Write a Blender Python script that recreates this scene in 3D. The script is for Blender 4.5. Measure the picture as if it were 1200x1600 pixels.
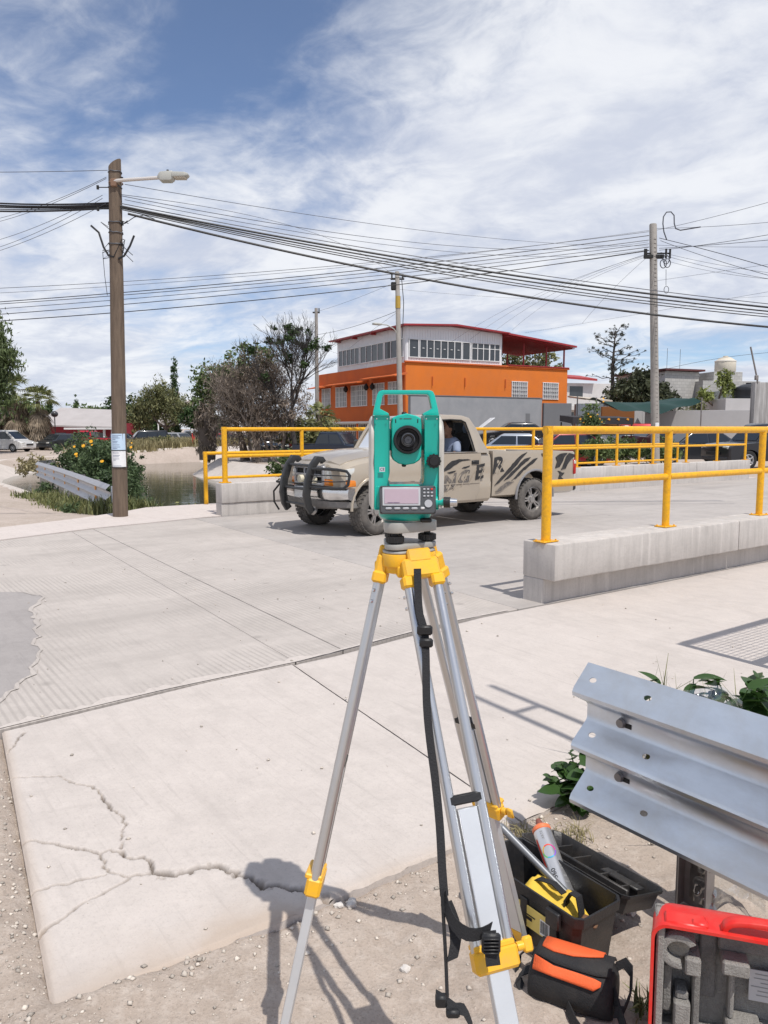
import bpy, bmesh, math, random
import numpy as np
from mathutils import Vector, Matrix, noise as mnoise

for o in list(bpy.data.objects):
    bpy.data.objects.remove(o, do_unlink=True)
SC = bpy.context.scene
COL = SC.collection
random.seed(7)
RNG = np.random.default_rng(7)
R = math.radians

# ------------------------------------------------------------------ camera
CAM_H = 1.5
cam_d = bpy.data.cameras.new('camera')
cam_d.sensor_fit = 'AUTO'
cam_d.sensor_width = 36.0
cam_d.lens = 27.0
cam_d.clip_start = 0.05
cam_d.clip_end = 6000
cam = bpy.data.objects.new('camera', cam_d)
COL.objects.link(cam)
cam.location = (0, 0, CAM_H)
cam.rotation_euler = (math.pi / 2 - math.atan(130 / 1200), 0, 0)
SC.camera = cam

# ------------------------------------------------------------------ sun and sky
LIGHT = Vector((-0.29, 0.44, -1.0)).normalized()      # direction the sunlight travels
SUN_EL = math.asin(-LIGHT.z)
SUN_AZ = math.atan2(-LIGHT.x, -LIGHT.y)               # compass angle from +Y towards +X
sun_d = bpy.data.lights.new('sun', 'SUN')
sun_d.energy = 4.0
sun_d.angle = R(0.53)
sun_d.color = (1.0, 0.955, 0.89)
sun = bpy.data.objects.new('sun', sun_d)
COL.objects.link(sun)
sun.rotation_euler = LIGHT.to_track_quat('-Z', 'Y').to_euler()

world = bpy.data.worlds.new('World')
SC.world = world
world.use_nodes = True
wn = world.node_tree
wn.nodes.clear()


class NG:
    """tiny node-graph helper"""
    def __init__(self, tree):
        self.t = tree

    def n(self, typ, inp=None, **kw):
        nd = self.t.nodes.new(typ)
        for k, v in kw.items():
            setattr(nd, k, v)
        for k, v in (inp or {}).items():
            if isinstance(v, bpy.types.NodeSocket):
                self.t.links.new(v, nd.inputs[k])
            else:
                nd.inputs[k].default_value = v
        return nd

    def math(self, op, a, b=0.0, c=0.0, clamp=False):
        return self.n('ShaderNodeMath', {0: a, 1: b, 2: c}, operation=op, use_clamp=clamp).outputs[0]

    def vmath(self, op, a, b=(0, 0, 0)):
        return self.n('ShaderNodeVectorMath', {0: a, 1: b}, operation=op)

    def ramp(self, fac, stops, interp='LINEAR'):
        nd = self.n('ShaderNodeValToRGB', {0: fac})
        nd.color_ramp.interpolation = interp
        els = nd.color_ramp.elements
        while len(els) < len(stops):
            els.new(0.5)
        for e, (p, c) in zip(els, stops):
            e.position = p
            e.color = (*c, 1) if len(c) == 3 else c
        return nd.outputs[0]

    def val(self, fac, stops):
        return self.n('ShaderNodeSeparateColor', {0: self.ramp(fac, [(p, (v, v, v)) for p, v in stops])}).outputs[0]

    def mix(self, fac, a, b, typ='MIX'):
        nd = self.n('ShaderNodeMix', data_type='RGBA', blend_type=typ)
        for i, v in ((0, fac), (6, a), (7, b)):
            if isinstance(v, bpy.types.NodeSocket):
                self.t.links.new(v, nd.inputs[i])
            else:
                nd.inputs[i].default_value = (*v, 1) if isinstance(v, tuple) and len(v) == 3 else v
        return nd.outputs[2]

    def noise(self, vec, scale, detail=6, rough=0.55, dist=0.0, out=0):
        return self.n('ShaderNodeTexNoise', {'Vector': vec, 'Scale': scale, 'Detail': detail, 'Roughness': rough, 'Distortion': dist}).outputs[out]


G = NG(wn)
sky = G.n('ShaderNodeTexSky', sky_type='NISHITA', sun_disc=False)
sky.sun_elevation = SUN_EL
sky.sun_rotation = SUN_AZ
sky.altitude = 1900
sky.air_density = 1.0
sky.dust_density = 0.6
sky.ozone_density = 1.6
tc = G.n('ShaderNodeTexCoord')
dirn = G.vmath('NORMALIZE', tc.outputs['Generated']).outputs[0]
sep = G.n('ShaderNodeSeparateXYZ', {0: dirn})
den = G.math('ADD', G.math('MAXIMUM', sep.outputs[2], 0.0), 0.16)
px = G.math('DIVIDE', sep.outputs[0], den)
py = G.math('DIVIDE', sep.outputs[1], den)
flat = G.n('ShaderNodeCombineXYZ', {0: px, 1: py, 2: 0.0}).outputs[0]
rot = G.n('ShaderNodeMapping', {'Vector': flat, 'Location': (-5.1, -2.4, 0), 'Rotation': (0, 0, R(38)), 'Scale': (1.0, 1.0, 1.0)}).outputs[0]
warp = G.noise(rot, 1.1, 3, 0.5, 0.0, 1)
rotw = G.vmath('ADD', rot, G.vmath('MULTIPLY', warp, (0.5, 0.5, 0.0)).outputs[0]).outputs[0]
big = G.noise(G.n('ShaderNodeMapping', {'Vector': rot, 'Scale': (0.55, 1.0, 1.0)}).outputs[0], 0.75, 2, 0.5, 0.3)
wisp = G.noise(G.n('ShaderNodeMapping', {'Vector': rotw, 'Scale': (0.75, 1.35, 1.0)}).outputs[0], 2.3, 9, 0.53, 0.3)
puff = G.noise(rotw, 9.0, 7, 0.62, 0.2)
dens = G.math('ADD', G.math('ADD', G.math('MULTIPLY', big, 1.7), G.math('MULTIPLY', wisp, 0.55)), G.math('MULTIPLY', puff, 0.30))
lowsky = G.val(sep.outputs[2], [(0.0, 0.22), (0.20, 0.16), (0.42, 0.0)])
dens = G.math('ADD', dens, lowsky)
mask = G.n('ShaderNodeMapRange', {0: dens, 1: 1.03, 2: 1.46, 3: 0.05, 4: 0.95}, interpolation_type='SMOOTHSTEP').outputs[0]
thick = G.n('ShaderNodeMapRange', {0: G.math('ADD', G.math('MULTIPLY', puff, 0.35), G.math('MULTIPLY', wisp, 0.75)), 1: 0.42, 2: 0.70, 3: 0.0, 4: 1.0}, interpolation_type='SMOOTHSTEP').outputs[0]
ccol = G.mix(thick, (5.4, 5.75, 6.7), (7.6, 7.75, 8.1))
skyc = G.mix(1.0, sky.outputs[0], (0.96, 1.0, 1.08), 'MULTIPLY')
wcol = G.mix(mask, skyc, ccol)
bg = G.n('ShaderNodeBackground', {0: wcol, 1: 0.12})
wo = G.n('ShaderNodeOutputWorld')
wn.links.new(bg.outputs[0], wo.inputs[0])

SC.view_settings.view_transform = 'Standard'
SC.view_settings.look = 'None'
SC.view_settings.gamma = 1.0
SC.view_settings.exposure = 0.0
SC.cycles.use_denoising = True
SC.cycles.max_bounces = 8
SC.cycles.transparent_max_bounces = 16
SC.render.film_transparent = False

# ------------------------------------------------------------------ bridge frame: s along the road, n across it
ANG = R(36)
DX, DY = math.cos(ANG), math.sin(ANG)


def sn(s, n, z=0.0):
    return Vector((s * DX - n * DY, s * DY + n * DX, z))


# ------------------------------------------------------------------ mesh builder
class MB:
    def __init__(self, M=None):
        self.v, self.f = [], []
        self.M = M or Matrix.Identity(4)

    def add(self, vs, fs, M=None):
        k = len(self.v)
        T = self.M if M is None else self.M @ M
        self.v += [T @ Vector(p) for p in vs]
        self.f += [[i + k for i in f] for f in fs]
        return self

    def box(self, c, s, b=0.0, rot=None):
        hx, hy, hz = s[0] / 2, s[1] / 2, s[2] / 2
        M = Matrix.Translation(Vector(c))
        if rot is not None:
            M = M @ (rot.to_4x4() if hasattr(rot, 'to_4x4') and not isinstance(rot, Matrix) else (rot if isinstance(rot, Matrix) else Matrix.Rotation(rot, 4, 'Z')))
        if b <= 0:
            vs = [(x * hx, y * hy, z * hz) for x in (-1, 1) for y in (-1, 1) for z in (-1, 1)]
            return self.add(vs, [(0, 1, 3, 2), (4, 6, 7, 5), (0, 4, 5, 1), (2, 3, 7, 6), (0, 2, 6, 4), (1, 5, 7, 3)], M)
        b = min(b, hx * .98, hy * .98, hz * .98)
        vs, idx = [], {}
        for x in (-1, 1):
            for y in (-1, 1):
                for z in (-1, 1):
                    idx[x, y, z] = len(vs)
                    vs += [(x * hx, y * (hy - b), z * (hz - b)), (x * (hx - b), y * hy, z * (hz - b)), (x * (hx - b), y * (hy - b), z * hz)]
        fs = []
        for a in range(3):
            o1, o2 = [k for k in range(3) if k != a]
            for sg in (-1, 1):
                q = []
                for p, r in ((-1, -1), (1, -1), (1, 1), (-1, 1)):
                    k = [0, 0, 0]
                    k[a] = sg; k[o1] = p; k[o2] = r
                    q.append(idx[tuple(k)] + a)
                fs.append(q)
        for a in range(3):
            o1, o2 = [k for k in range(3) if k != a]
            for p in (-1, 1):
                for r in (-1, 1):
                    k0 = [0, 0, 0]; k0[o1] = p; k0[o2] = r
                    k1 = list(k0); k0[a] = -1; k1[a] = 1
                    k0, k1 = tuple(k0), tuple(k1)
                    fs.append([idx[k0] + o1, idx[k1] + o1, idx[k1] + o2, idx[k0] + o2])
        for k in idx.values():
            fs.append([k, k + 1, k + 2])
        return self.add(vs, fs, M)

    def cyl(self, p0, p1, r0, r1=None, n=14, cap=True):
        return self.tube([p0, p1], [r0, r0 if r1 is None else r1], n, cap)

    def tube(self, pts, r, n=8, cap=True, closed=False):
        pts = [Vector(p) for p in pts]
        m = len(pts)
        rs = list(r) if isinstance(r, (list, tuple)) else [r] * m
        vs, fs = [], []
        up = None
        for i, p in enumerate(pts):
            a = pts[(i - 1) % m] if (closed or i > 0) else p
            b = pts[(i + 1) % m] if (closed or i < m - 1) else p
            t = (b - a)
            t = t.normalized() if t.length > 1e-9 else Vector((0, 0, 1))
            if up is None:
                up = t.orthogonal().normalized()
            up = (up - t * up.dot(t))
            up = up.normalized() if up.length > 1e-6 else t.orthogonal().normalized()
            w = t.cross(up)
            for k in range(n):
                an = 2 * math.pi * k / n
                vs.append(p + (up * math.cos(an) + w * math.sin(an)) * rs[i])
        rng = m if closed else m - 1
        for i in range(rng):
            j = (i + 1) % m
            for k in range(n):
                k2 = (k + 1) % n
                fs.append([i * n + k, i * n + k2, j * n + k2, j * n + k])
        if cap and not closed:
            fs.append(list(range(n))[::-1])
            fs.append([(m - 1) * n + k for k in range(n)])
        return self.add(vs, fs)

    def prism(self, poly, h0, h1, plane='xy', M=None):
        """poly of 2D points, extruded along the third axis; plane xy->z, xz->y, yz->x"""
        def P(a, b, h):
            return {'xy': (a, b, h), 'xz': (a, h, b), 'yz': (h, a, b)}[plane]
        n = len(poly)
        vs = [P(a, b, h0) for a, b in poly] + [P(a, b, h1) for a, b in poly]
        fs = [list(range(n)), list(range(n, 2 * n))[::-1]]
        fs += [[i, (i + 1) % n, n + (i + 1) % n, n + i] for i in range(n)]
        return self.add(vs, fs, M)

    def lathe(self, prof, n=24, M=None, cap=True):
        vs, fs = [], []
        for r, z in prof:
            for k in range(n):
                a = 2 * math.pi * k / n
                vs.append((r * math.cos(a), r * math.sin(a), z))
        for i in range(len(prof) - 1):
            for k in range(n):
                k2 = (k + 1) % n
                fs.append([i * n + k, i * n + k2, (i + 1) * n + k2, (i + 1) * n + k])
        if cap:
            fs.append(list(range(n))[::-1])
            fs.append([(len(prof) - 1) * n + k for k in range(n)])
        return self.add(vs, fs, M)

    def ell(self, c, r, n=16, m=10, M=None):
        prof = [(max(1e-4, math.sin(math.pi * i / m)), -math.cos(math.pi * i / m)) for i in range(m + 1)]
        T = Matrix.Translation(Vector(c)) @ (M or Matrix.Identity(4)) @ Matrix.Diagonal((*r, 1))
        return self.lathe(prof, n, T)

    def poly(self, pts):
        return self.add(pts, [list(range(len(pts)))])

    def loft(self, rings, closed=True, cap=True):
        n = len(rings[0])
        vs = [p for r in rings for p in r]
        fs = []
        for i in range(len(rings) - 1):
            for k in range(n if closed else n - 1):
                k2 = (k + 1) % n
                fs.append([i * n + k, i * n + k2, (i + 1) * n + k2, (i + 1) * n + k])
        if cap and closed:
            fs.append(list(range(n))[::-1])
            fs.append([(len(rings) - 1) * n + k for k in range(n)])
        return self.add(vs, fs)

    def ribbon(self, pts, wv, th=0.002):
        """flat strap along pts, wv = width vector (or one per point)"""
        pts = [Vector(p) for p in pts]
        W = [Vector(w) for w in wv] if isinstance(wv[0], (tuple, list, Vector)) else [Vector(wv)] * len(pts)
        rings = []
        for i, p in enumerate(pts):
            t = (pts[min(i + 1, len(pts) - 1)] - pts[max(i - 1, 0)])
            nn = t.cross(W[i])
            nn = nn.normalized() * th / 2 if nn.length > 1e-9 else Vector((0, 0, th / 2))
            h = W[i] / 2
            rings.append([p - h - nn, p + h - nn, p + h + nn, p - h + nn])
        return self.loft(rings)

    def mesh(self, name, ang=40, bevel=0, seg=2, recalc=True, subsurf=0):
        me = bpy.data.meshes.new(name)
        bm = bmesh.new()
        bv = [bm.verts.new(p) for p in self.v]
        for f in self.f:
            try:
                bm.faces.new([bv[i] for i in f])
            except ValueError:
                pass
        if recalc:
            bmesh.ops.recalc_face_normals(bm, faces=bm.faces)
        if bevel:
            bm.normal_update()
            ed = [e for e in bm.edges if len(e.link_faces) == 2 and e.calc_face_angle(0) > R(28)]
            bmesh.ops.bevel(bm, geom=ed, offset=bevel, segments=seg, profile=0.5, affect='EDGES', clamp_overlap=True)
        bm.to_mesh(me)
        bm.free()
        if ang:
            me.polygons.foreach_set('use_smooth', [True] * len(me.polygons))
            me.set_sharp_from_angle(angle=R(ang))
        return me

    def obj(self, name, mat, parent=None, ang=40, bevel=0, seg=2, **kw):
        return mkobj(name, self.mesh(name, ang, bevel, seg), mat, parent, **kw)


def mkobj(name, me, mat, parent=None, loc=None, rotz=None, label=None, cat=None, group=None, kind=None):
    o = bpy.data.objects.new(name, me)
    COL.objects.link(o)
    if me is not None and mat is not None and not me.materials:
        me.materials.append(mat)
    if parent is not None:
        o.parent = parent
    if loc is not None:
        o.location = loc
    if rotz is not None:
        o.rotation_euler = (0, 0, rotz)
    return tag(o, label, cat, group, kind)


def tag(o, label=None, cat=None, group=None, kind=None):
    for k, v in (('label', label), ('category', cat), ('group', group), ('kind', kind)):
        if v:
            o[k] = v
    return o


def thing(name, label, cat, loc=(0, 0, 0), rotz=0.0, group=None):
    o = bpy.data.objects.new(name, None)
    o.empty_display_size = 0.1
    COL.objects.link(o)
    o.location = loc
    o.rotation_euler = (0, 0, rotz)
    return tag(o, label, cat, group)


def copy_tree(o, parent=None, label=None):
    c = o.copy()
    COL.objects.link(c)
    if parent is not None:
        c.parent = parent
    if label:
        c['label'] = label
    for ch in list(o.children):
        copy_tree(ch, c)
    return c


def rawmesh(name, V, F, smooth=False):
    """fast mesh from numpy arrays, F of equal-sized faces"""
    V = np.asarray(V, dtype=np.float32)
    F = np.asarray(F, dtype=np.int32)
    me = bpy.data.meshes.new(name)
    me.vertices.add(len(V))
    me.vertices.foreach_set('co', V.ravel())
    k = F.shape[1]
    me.loops.add(F.size)
    me.loops.foreach_set('vertex_index', F.ravel())
    me.polygons.add(len(F))
    me.polygons.foreach_set('loop_start', np.arange(0, F.size, k, dtype=np.int32))
    if smooth:
        me.polygons.foreach_set('use_smooth', np.ones(len(F), dtype=bool))
    me.update(calc_edges=True)
    me.validate()
    return me


def gridmesh(name, X, Y, Z, smooth=True):
    h, w = X.shape
    V = np.stack([X, Y, Z], -1).reshape(-1, 3)
    i = np.arange(h * w).reshape(h, w)
    F = np.stack([i[:-1, :-1], i[:-1, 1:], i[1:, 1:], i[1:, :-1]], -1).reshape(-1, 4)
    return rawmesh(name, V, F, smooth)


def hash2(ix, iy, seed):
    h = (ix.astype(np.int64) * 374761393 + iy.astype(np.int64) * 668265263 + seed * 1442695041) & 0xffffffff
    h = ((h ^ (h >> 13)) * 1274126177) & 0xffffffff
    return ((h ^ (h >> 16)) & 0xffff) / 65535.0


def vnoise(x, y, seed=0):
    ix, iy = np.floor(x), np.floor(y)
    fx, fy = x - ix, y - iy
    fx, fy = fx * fx * (3 - 2 * fx), fy * fy * (3 - 2 * fy)
    a, b = hash2(ix, iy, seed), hash2(ix + 1, iy, seed)
    c, d = hash2(ix, iy + 1, seed), hash2(ix + 1, iy + 1, seed)
    return (a * (1 - fx) + b * fx) * (1 - fy) + (c * (1 - fx) + d * fx) * fy - 0.5


def fbm(x, y, oct=4, seed=0, gain=0.5):
    s, a = 0, 1.0
    for k in range(oct):
        s = s + a * vnoise(x * 2 ** k, y * 2 ** k, seed + k)
        a *= gain
    return s


def polydist(x, y, pts):
    """distance from grid points to a polyline"""
    d = np.full(np.shape(x), 1e9)
    for (ax, ay), (bx, by) in zip(pts[:-1], pts[1:]):
        vx, vy = bx - ax, by - ay
        t = np.clip(((x - ax) * vx + (y - ay) * vy) / (vx * vx + vy * vy + 1e-12), 0, 1)
        d = np.minimum(d, np.hypot(x - ax - t * vx, y - ay - t * vy))
    return d


# ------------------------------------------------------------------ materials
MATS = {}


def pm(name, col, rough=0.6, metal=0.0, var=0.0, vs=6.0, bump=0.0, bs=40.0, spec=0.5, col2=None, coat=0.0, dirt=None, ds=3.0, da=0.5, trans=0.0, island=0.0, emit=None, stretch=None, ior=1.45, alpha=1.0, bdist=0.01):
    """procedural principled material; var mixes towards col2 by noise, dirt adds a dust layer by noise"""
    if name in MATS:
        return MATS[name]
    m = bpy.data.materials.new(name)
    m.use_nodes = True
    t = m.node_tree
    g = NG(t)
    bs_ = t.nodes['Principled BSDF']
    tc = g.n('ShaderNodeTexCoord')
    vec = tc.outputs['Object']
    if stretch:
        vec = g.n('ShaderNodeMapping', {'Vector': vec, 'Scale': stretch}).outputs[0]
    c = (*col, 1)
    cs = None
    if var:
        c2 = col2 or tuple(min(1, x * 0.62) for x in col)
        nf = g.noise(vec, vs, 7, 0.62)
        f = g.n('ShaderNodeMapRange', {0: nf, 1: 0.36, 2: 0.66, 3: 0.0, 4: var}).outputs[0]
        cs = g.mix(f, tuple(col), tuple(c2))
    if dirt:
        nf = g.noise(tc.outputs['Object'], ds, 8, 0.68, 0.4)
        f = g.n('ShaderNodeMapRange', {0: nf, 1: 0.42, 2: 0.68, 3: 0.0, 4: da}).outputs[0]
        cs = g.mix(f, cs if cs is not None else tuple(col), tuple(dirt))
    if island:
        gi = g.n('ShaderNodeNewGeometry')
        f = g.n('ShaderNodeMapRange', {0: gi.outputs['Random Per Island'], 1: 0, 2: 1, 3: 1 - island, 4: 1 + island}).outputs[0]
        cs = g.n('ShaderNodeVectorMath', {0: cs if cs is not None else tuple(col), 'Scale': f}, operation='SCALE').outputs[0]
    if cs is not None:
        t.links.new(cs, bs_.inputs['Base Color'])
    else:
        bs_.inputs['Base Color'].default_value = c
    bs_.inputs['Roughness'].default_value = rough
    bs_.inputs['Metallic'].default_value = metal
    bs_.inputs['Specular IOR Level'].default_value = spec
    bs_.inputs['IOR'].default_value = ior
    if coat:
        bs_.inputs['Coat Weight'].default_value = coat
        bs_.inputs['Coat Roughness'].default_value = 0.08
    if trans:
        bs_.inputs['Transmission Weight'].default_value = trans
    if alpha < 1:
        bs_.inputs['Alpha'].default_value = alpha
    if emit:
        bs_.inputs['Emission Color'].default_value = (*emit[0], 1)
        bs_.inputs['Emission Strength'].default_value = emit[1]
    if bump:
        nf = g.noise(vec, bs, 6, 0.65)
        b = g.n('ShaderNodeBump', {'Strength': bump, 'Distance': bdist, 'Height': nf})
        t.links.new(b.outputs[0], bs_.inputs['Normal'])
    MATS[name] = m
    return m


def leafmat(name, col, col2=None, rough=0.55, island=0.35, sub=0.25):
    if name in MATS:
        return MATS[name]
    m = bpy.data.materials.new(name)
    m.use_nodes = True
    t = m.node_tree
    g = NG(t)
    t.nodes.remove(t.nodes['Principled BSDF'])
    gi = g.n('ShaderNodeNewGeometry')
    tc = g.n('ShaderNodeTexCoord')
    nf = g.noise(tc.outputs['Object'], 1.3, 3, 0.6)
    rnd = gi.outputs['Random Per Island']
    f = g.math('ADD', g.math('MULTIPLY', rnd, 0.6), g.math('SUBTRACT', g.math('MULTIPLY', nf, 1.4), 0.5), clamp=True)
    c2 = col2 or (col[0] * 1.9, col[1] * 1.5, col[2] * 1.1)
    c = g.mix(f, tuple(col), tuple(c2))
    fs = g.n('ShaderNodeMapRange', {0: rnd, 1: 0, 2: 1, 3: 1 - island, 4: 1 + island}).outputs[0]
    c = g.n('ShaderNodeVectorMath', {0: c, 'Scale': fs}, operation='SCALE').outputs[0]
    p = g.n('ShaderNodeBsdfPrincipled', {'Base Color': c, 'Roughness': rough})
    p.inputs['Specular IOR Level'].default_value = 0.35
    tr = g.n('ShaderNodeBsdfTranslucent', {'Color': c})
    mx = g.n('ShaderNodeMixShader', {0: sub, 1: p.outputs[0], 2: tr.outputs[0]})
    t.links.new(mx.outputs[0], t.nodes['Material Output'].inputs[0])
    MATS[name] = m
    return m


def thinglass(name, tint=(0.75, 0.8, 0.8), refl=0.25, a=0.35):
    """tinted sheet glass: fresnel gloss over a tinted see-through layer"""
    if name in MATS:
        return MATS[name]
    m = bpy.data.materials.new(name)
    m.use_nodes = True
    t = m.node_tree
    g = NG(t)
    t.nodes.remove(t.nodes['Principled BSDF'])
    tr = g.n('ShaderNodeBsdfTransparent', {'Color': (*tint, 1)})
    gl = g.n('ShaderNodeBsdfGlossy', {'Color': (1, 1, 1, 1), 'Roughness': 0.03})
    fr = g.n('ShaderNodeFresnel', {'IOR': 1.5})
    f = g.math('ADD', fr.outputs[0], refl * 0.3, clamp=True)
    mx = g.n('ShaderNodeMixShader', {0: f, 1: tr.outputs[0], 2: gl.outputs[0]})
    t.links.new(mx.outputs[0], t.nodes['Material Output'].inputs[0])
    MATS[name] = m
    return m


def TXT(s, size, mat, parent, M, name='lettering', ext=0.0008, shear=0.0, bold=0.0):
    """lettering as mesh, lying in the local xy plane of matrix M"""
    cu = bpy.data.curves.new(name, 'FONT')
    cu.body = s
    cu.size = size
    cu.align_x = 'CENTER'
    cu.align_y = 'CENTER'
    cu.extrude = ext
    cu.shear = shear
    cu.offset = bold
    cu.resolution_u = 3
    tmp = bpy.data.objects.new(name, cu)
    COL.objects.link(tmp)
    dg = bpy.context.evaluated_depsgraph_get()
    me = bpy.data.meshes.new_from_object(tmp.evaluated_get(dg))
    bpy.data.objects.remove(tmp, do_unlink=True)
    me.transform(M)
    me.name = name
    return mkobj(name, me, mat, parent)
# ================================================================== ground, canal, road
CANAL = [(9.5, -60), (11.2, 0), (11.5, 14), (11.7, 28), (11.8, 38), (13.5, 47), (19, 54), (30, 57.5), (60, 58.5), (110, 58)]   # centre line in (s, n)
CANAL_XY = [tuple(sn(a, b))[:2] for a, b in CANAL]


def smooth(a, b, x):
    t = np.clip((x - a) / (b - a), 0, 1)
    return t * t * (3 - 2 * t)


def terrain_base(X, Y):
    S = X * DX + Y * DY
    N = -X * DY + Y * DX
    z = np.full(np.shape(X), -0.12, dtype=float)
    z = z + 0.09 * smooth(5.5, 8, Y) * (1 - smooth(3.6, 4.4, S))
    z = z - 0.30 * smooth(13.5, 19, N) * (1 - smooth(20, 26, S))        # left and behind the bridge lies lower
    z = z + 0.75 * smooth(34, 46, Y) * smooth(2, 14, X)                   # the car park behind on the right rises
    z = z + 0.05 * smooth(20, 26, S)
    return z


def terrain(X, Y):
    z = terrain_base(X, Y)
    d = polydist(X, Y, CANAL_XY)
    z = z - 2.3 * (1 - smooth(4.2, 6.9, d))
    return z


def axis(lo, hi, fine_lo, fine_hi, step, grow=1.35):
    a = list(np.arange(fine_lo, fine_hi + 1e-6, step))
    st = step
    while a[-1] < hi:
        st *= grow
        a.append(a[-1] + st)
    st = step
    b = [a[0]]
    while b[-1] > lo:
        st *= grow
        b.append(b[-1] - st)
    return np.array(b[::-1][:-1] + a)


xs = axis(-3000, 3000, -46, 30, 0.6)
ys = axis(-60, 4500, 4, 74, 0.6)
XX, YY = np.meshgrid(xs, ys)
ZZ = terrain(XX, YY) + 0.03 * fbm(XX * 0.7, YY * 0.7, 3, 5) * (polydist(XX, YY, CANAL_XY) > 6)
m_ground = None


def dirtmat(name, c1, c2, c3, sc=1.0, peb=60.0, bump=0.6):
    m = bpy.data.materials.new(name)
    m.use_nodes = True
    t = m.node_tree
    g = NG(t)
    bs = t.nodes['Principled BSDF']
    tc = g.n('ShaderNodeTexCoord').outputs['Object']
    n1 = g.noise(tc, 0.9 * sc, 8, 0.65)
    n2 = g.noise(tc, 14 * sc, 8, 0.7)
    c = g.mix(g.n('ShaderNodeMapRange', {0: n1, 1: 0.35, 2: 0.68}).outputs[0], c1, c2)
    c = g.mix(g.n('ShaderNodeMapRange', {0: n2, 1: 0.46, 2: 0.72, 3: 0, 4: 0.8}).outputs[0], c, c3)
    n4 = g.noise(tc, 70 * sc, 5, 0.7)
    c = g.mix(g.n('ShaderNodeMapRange', {0: n4, 1: 0.5, 2: 0.7, 3: 0, 4: 0.6}).outputs[0], c, tuple(x * .62 for x in c2))
    vo = g.n('ShaderNodeTexVoronoi', {'Vector': tc, 'Scale': peb * sc, 'Randomness': 1.0})
    pe = g.n('ShaderNodeMapRange', {0: vo.outputs['Distance'], 1: 0.10, 2: 0.30, 3: 1, 4: 0}).outputs[0]
    sel = g.math('GREATER_THAN', g.n('ShaderNodeSeparateColor', {0: vo.outputs['Color']}).outputs[0], 0.72)
    pf = g.math('MULTIPLY', pe, sel)
    c = g.mix(g.math('MULTIPLY', pf, 0.35), c, tuple(min(1, x * 1.5) for x in c1))
    t.links.new(c, bs.inputs['Base Color'])
    bs.inputs['Roughness'].default_value = 0.95
    bs.inputs['Specular IOR Level'].default_value = 0.2
    h = g.math('ADD', g.math('ADD', g.math('MULTIPLY', n2, 0.6), g.math('MULTIPLY', pf, 0.12)), g.math('MULTIPLY', n4, 0.35))
    b = g.n('ShaderNodeBump', {'Strength': bump, 'Distance': 0.012, 'Height': h})
    t.links.new(b.outputs[0], bs.inputs['Normal'])
    MATS[name] = m
    return m


M_EARTH = dirtmat('pale_earth', (0.46, 0.385, 0.335), (0.36, 0.30, 0.25), (0.52, 0.45, 0.40), 0.5, 40)
M_DIRT = dirtmat('roadside_dirt', (0.46, 0.385, 0.325), (0.36, 0.295, 0.245), (0.54, 0.47, 0.41), 1.6, 46, 0.9)
mkobj('ground', gridmesh('ground', XX, YY, ZZ), M_EARTH, kind='structure')

# ---- concrete materials


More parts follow.
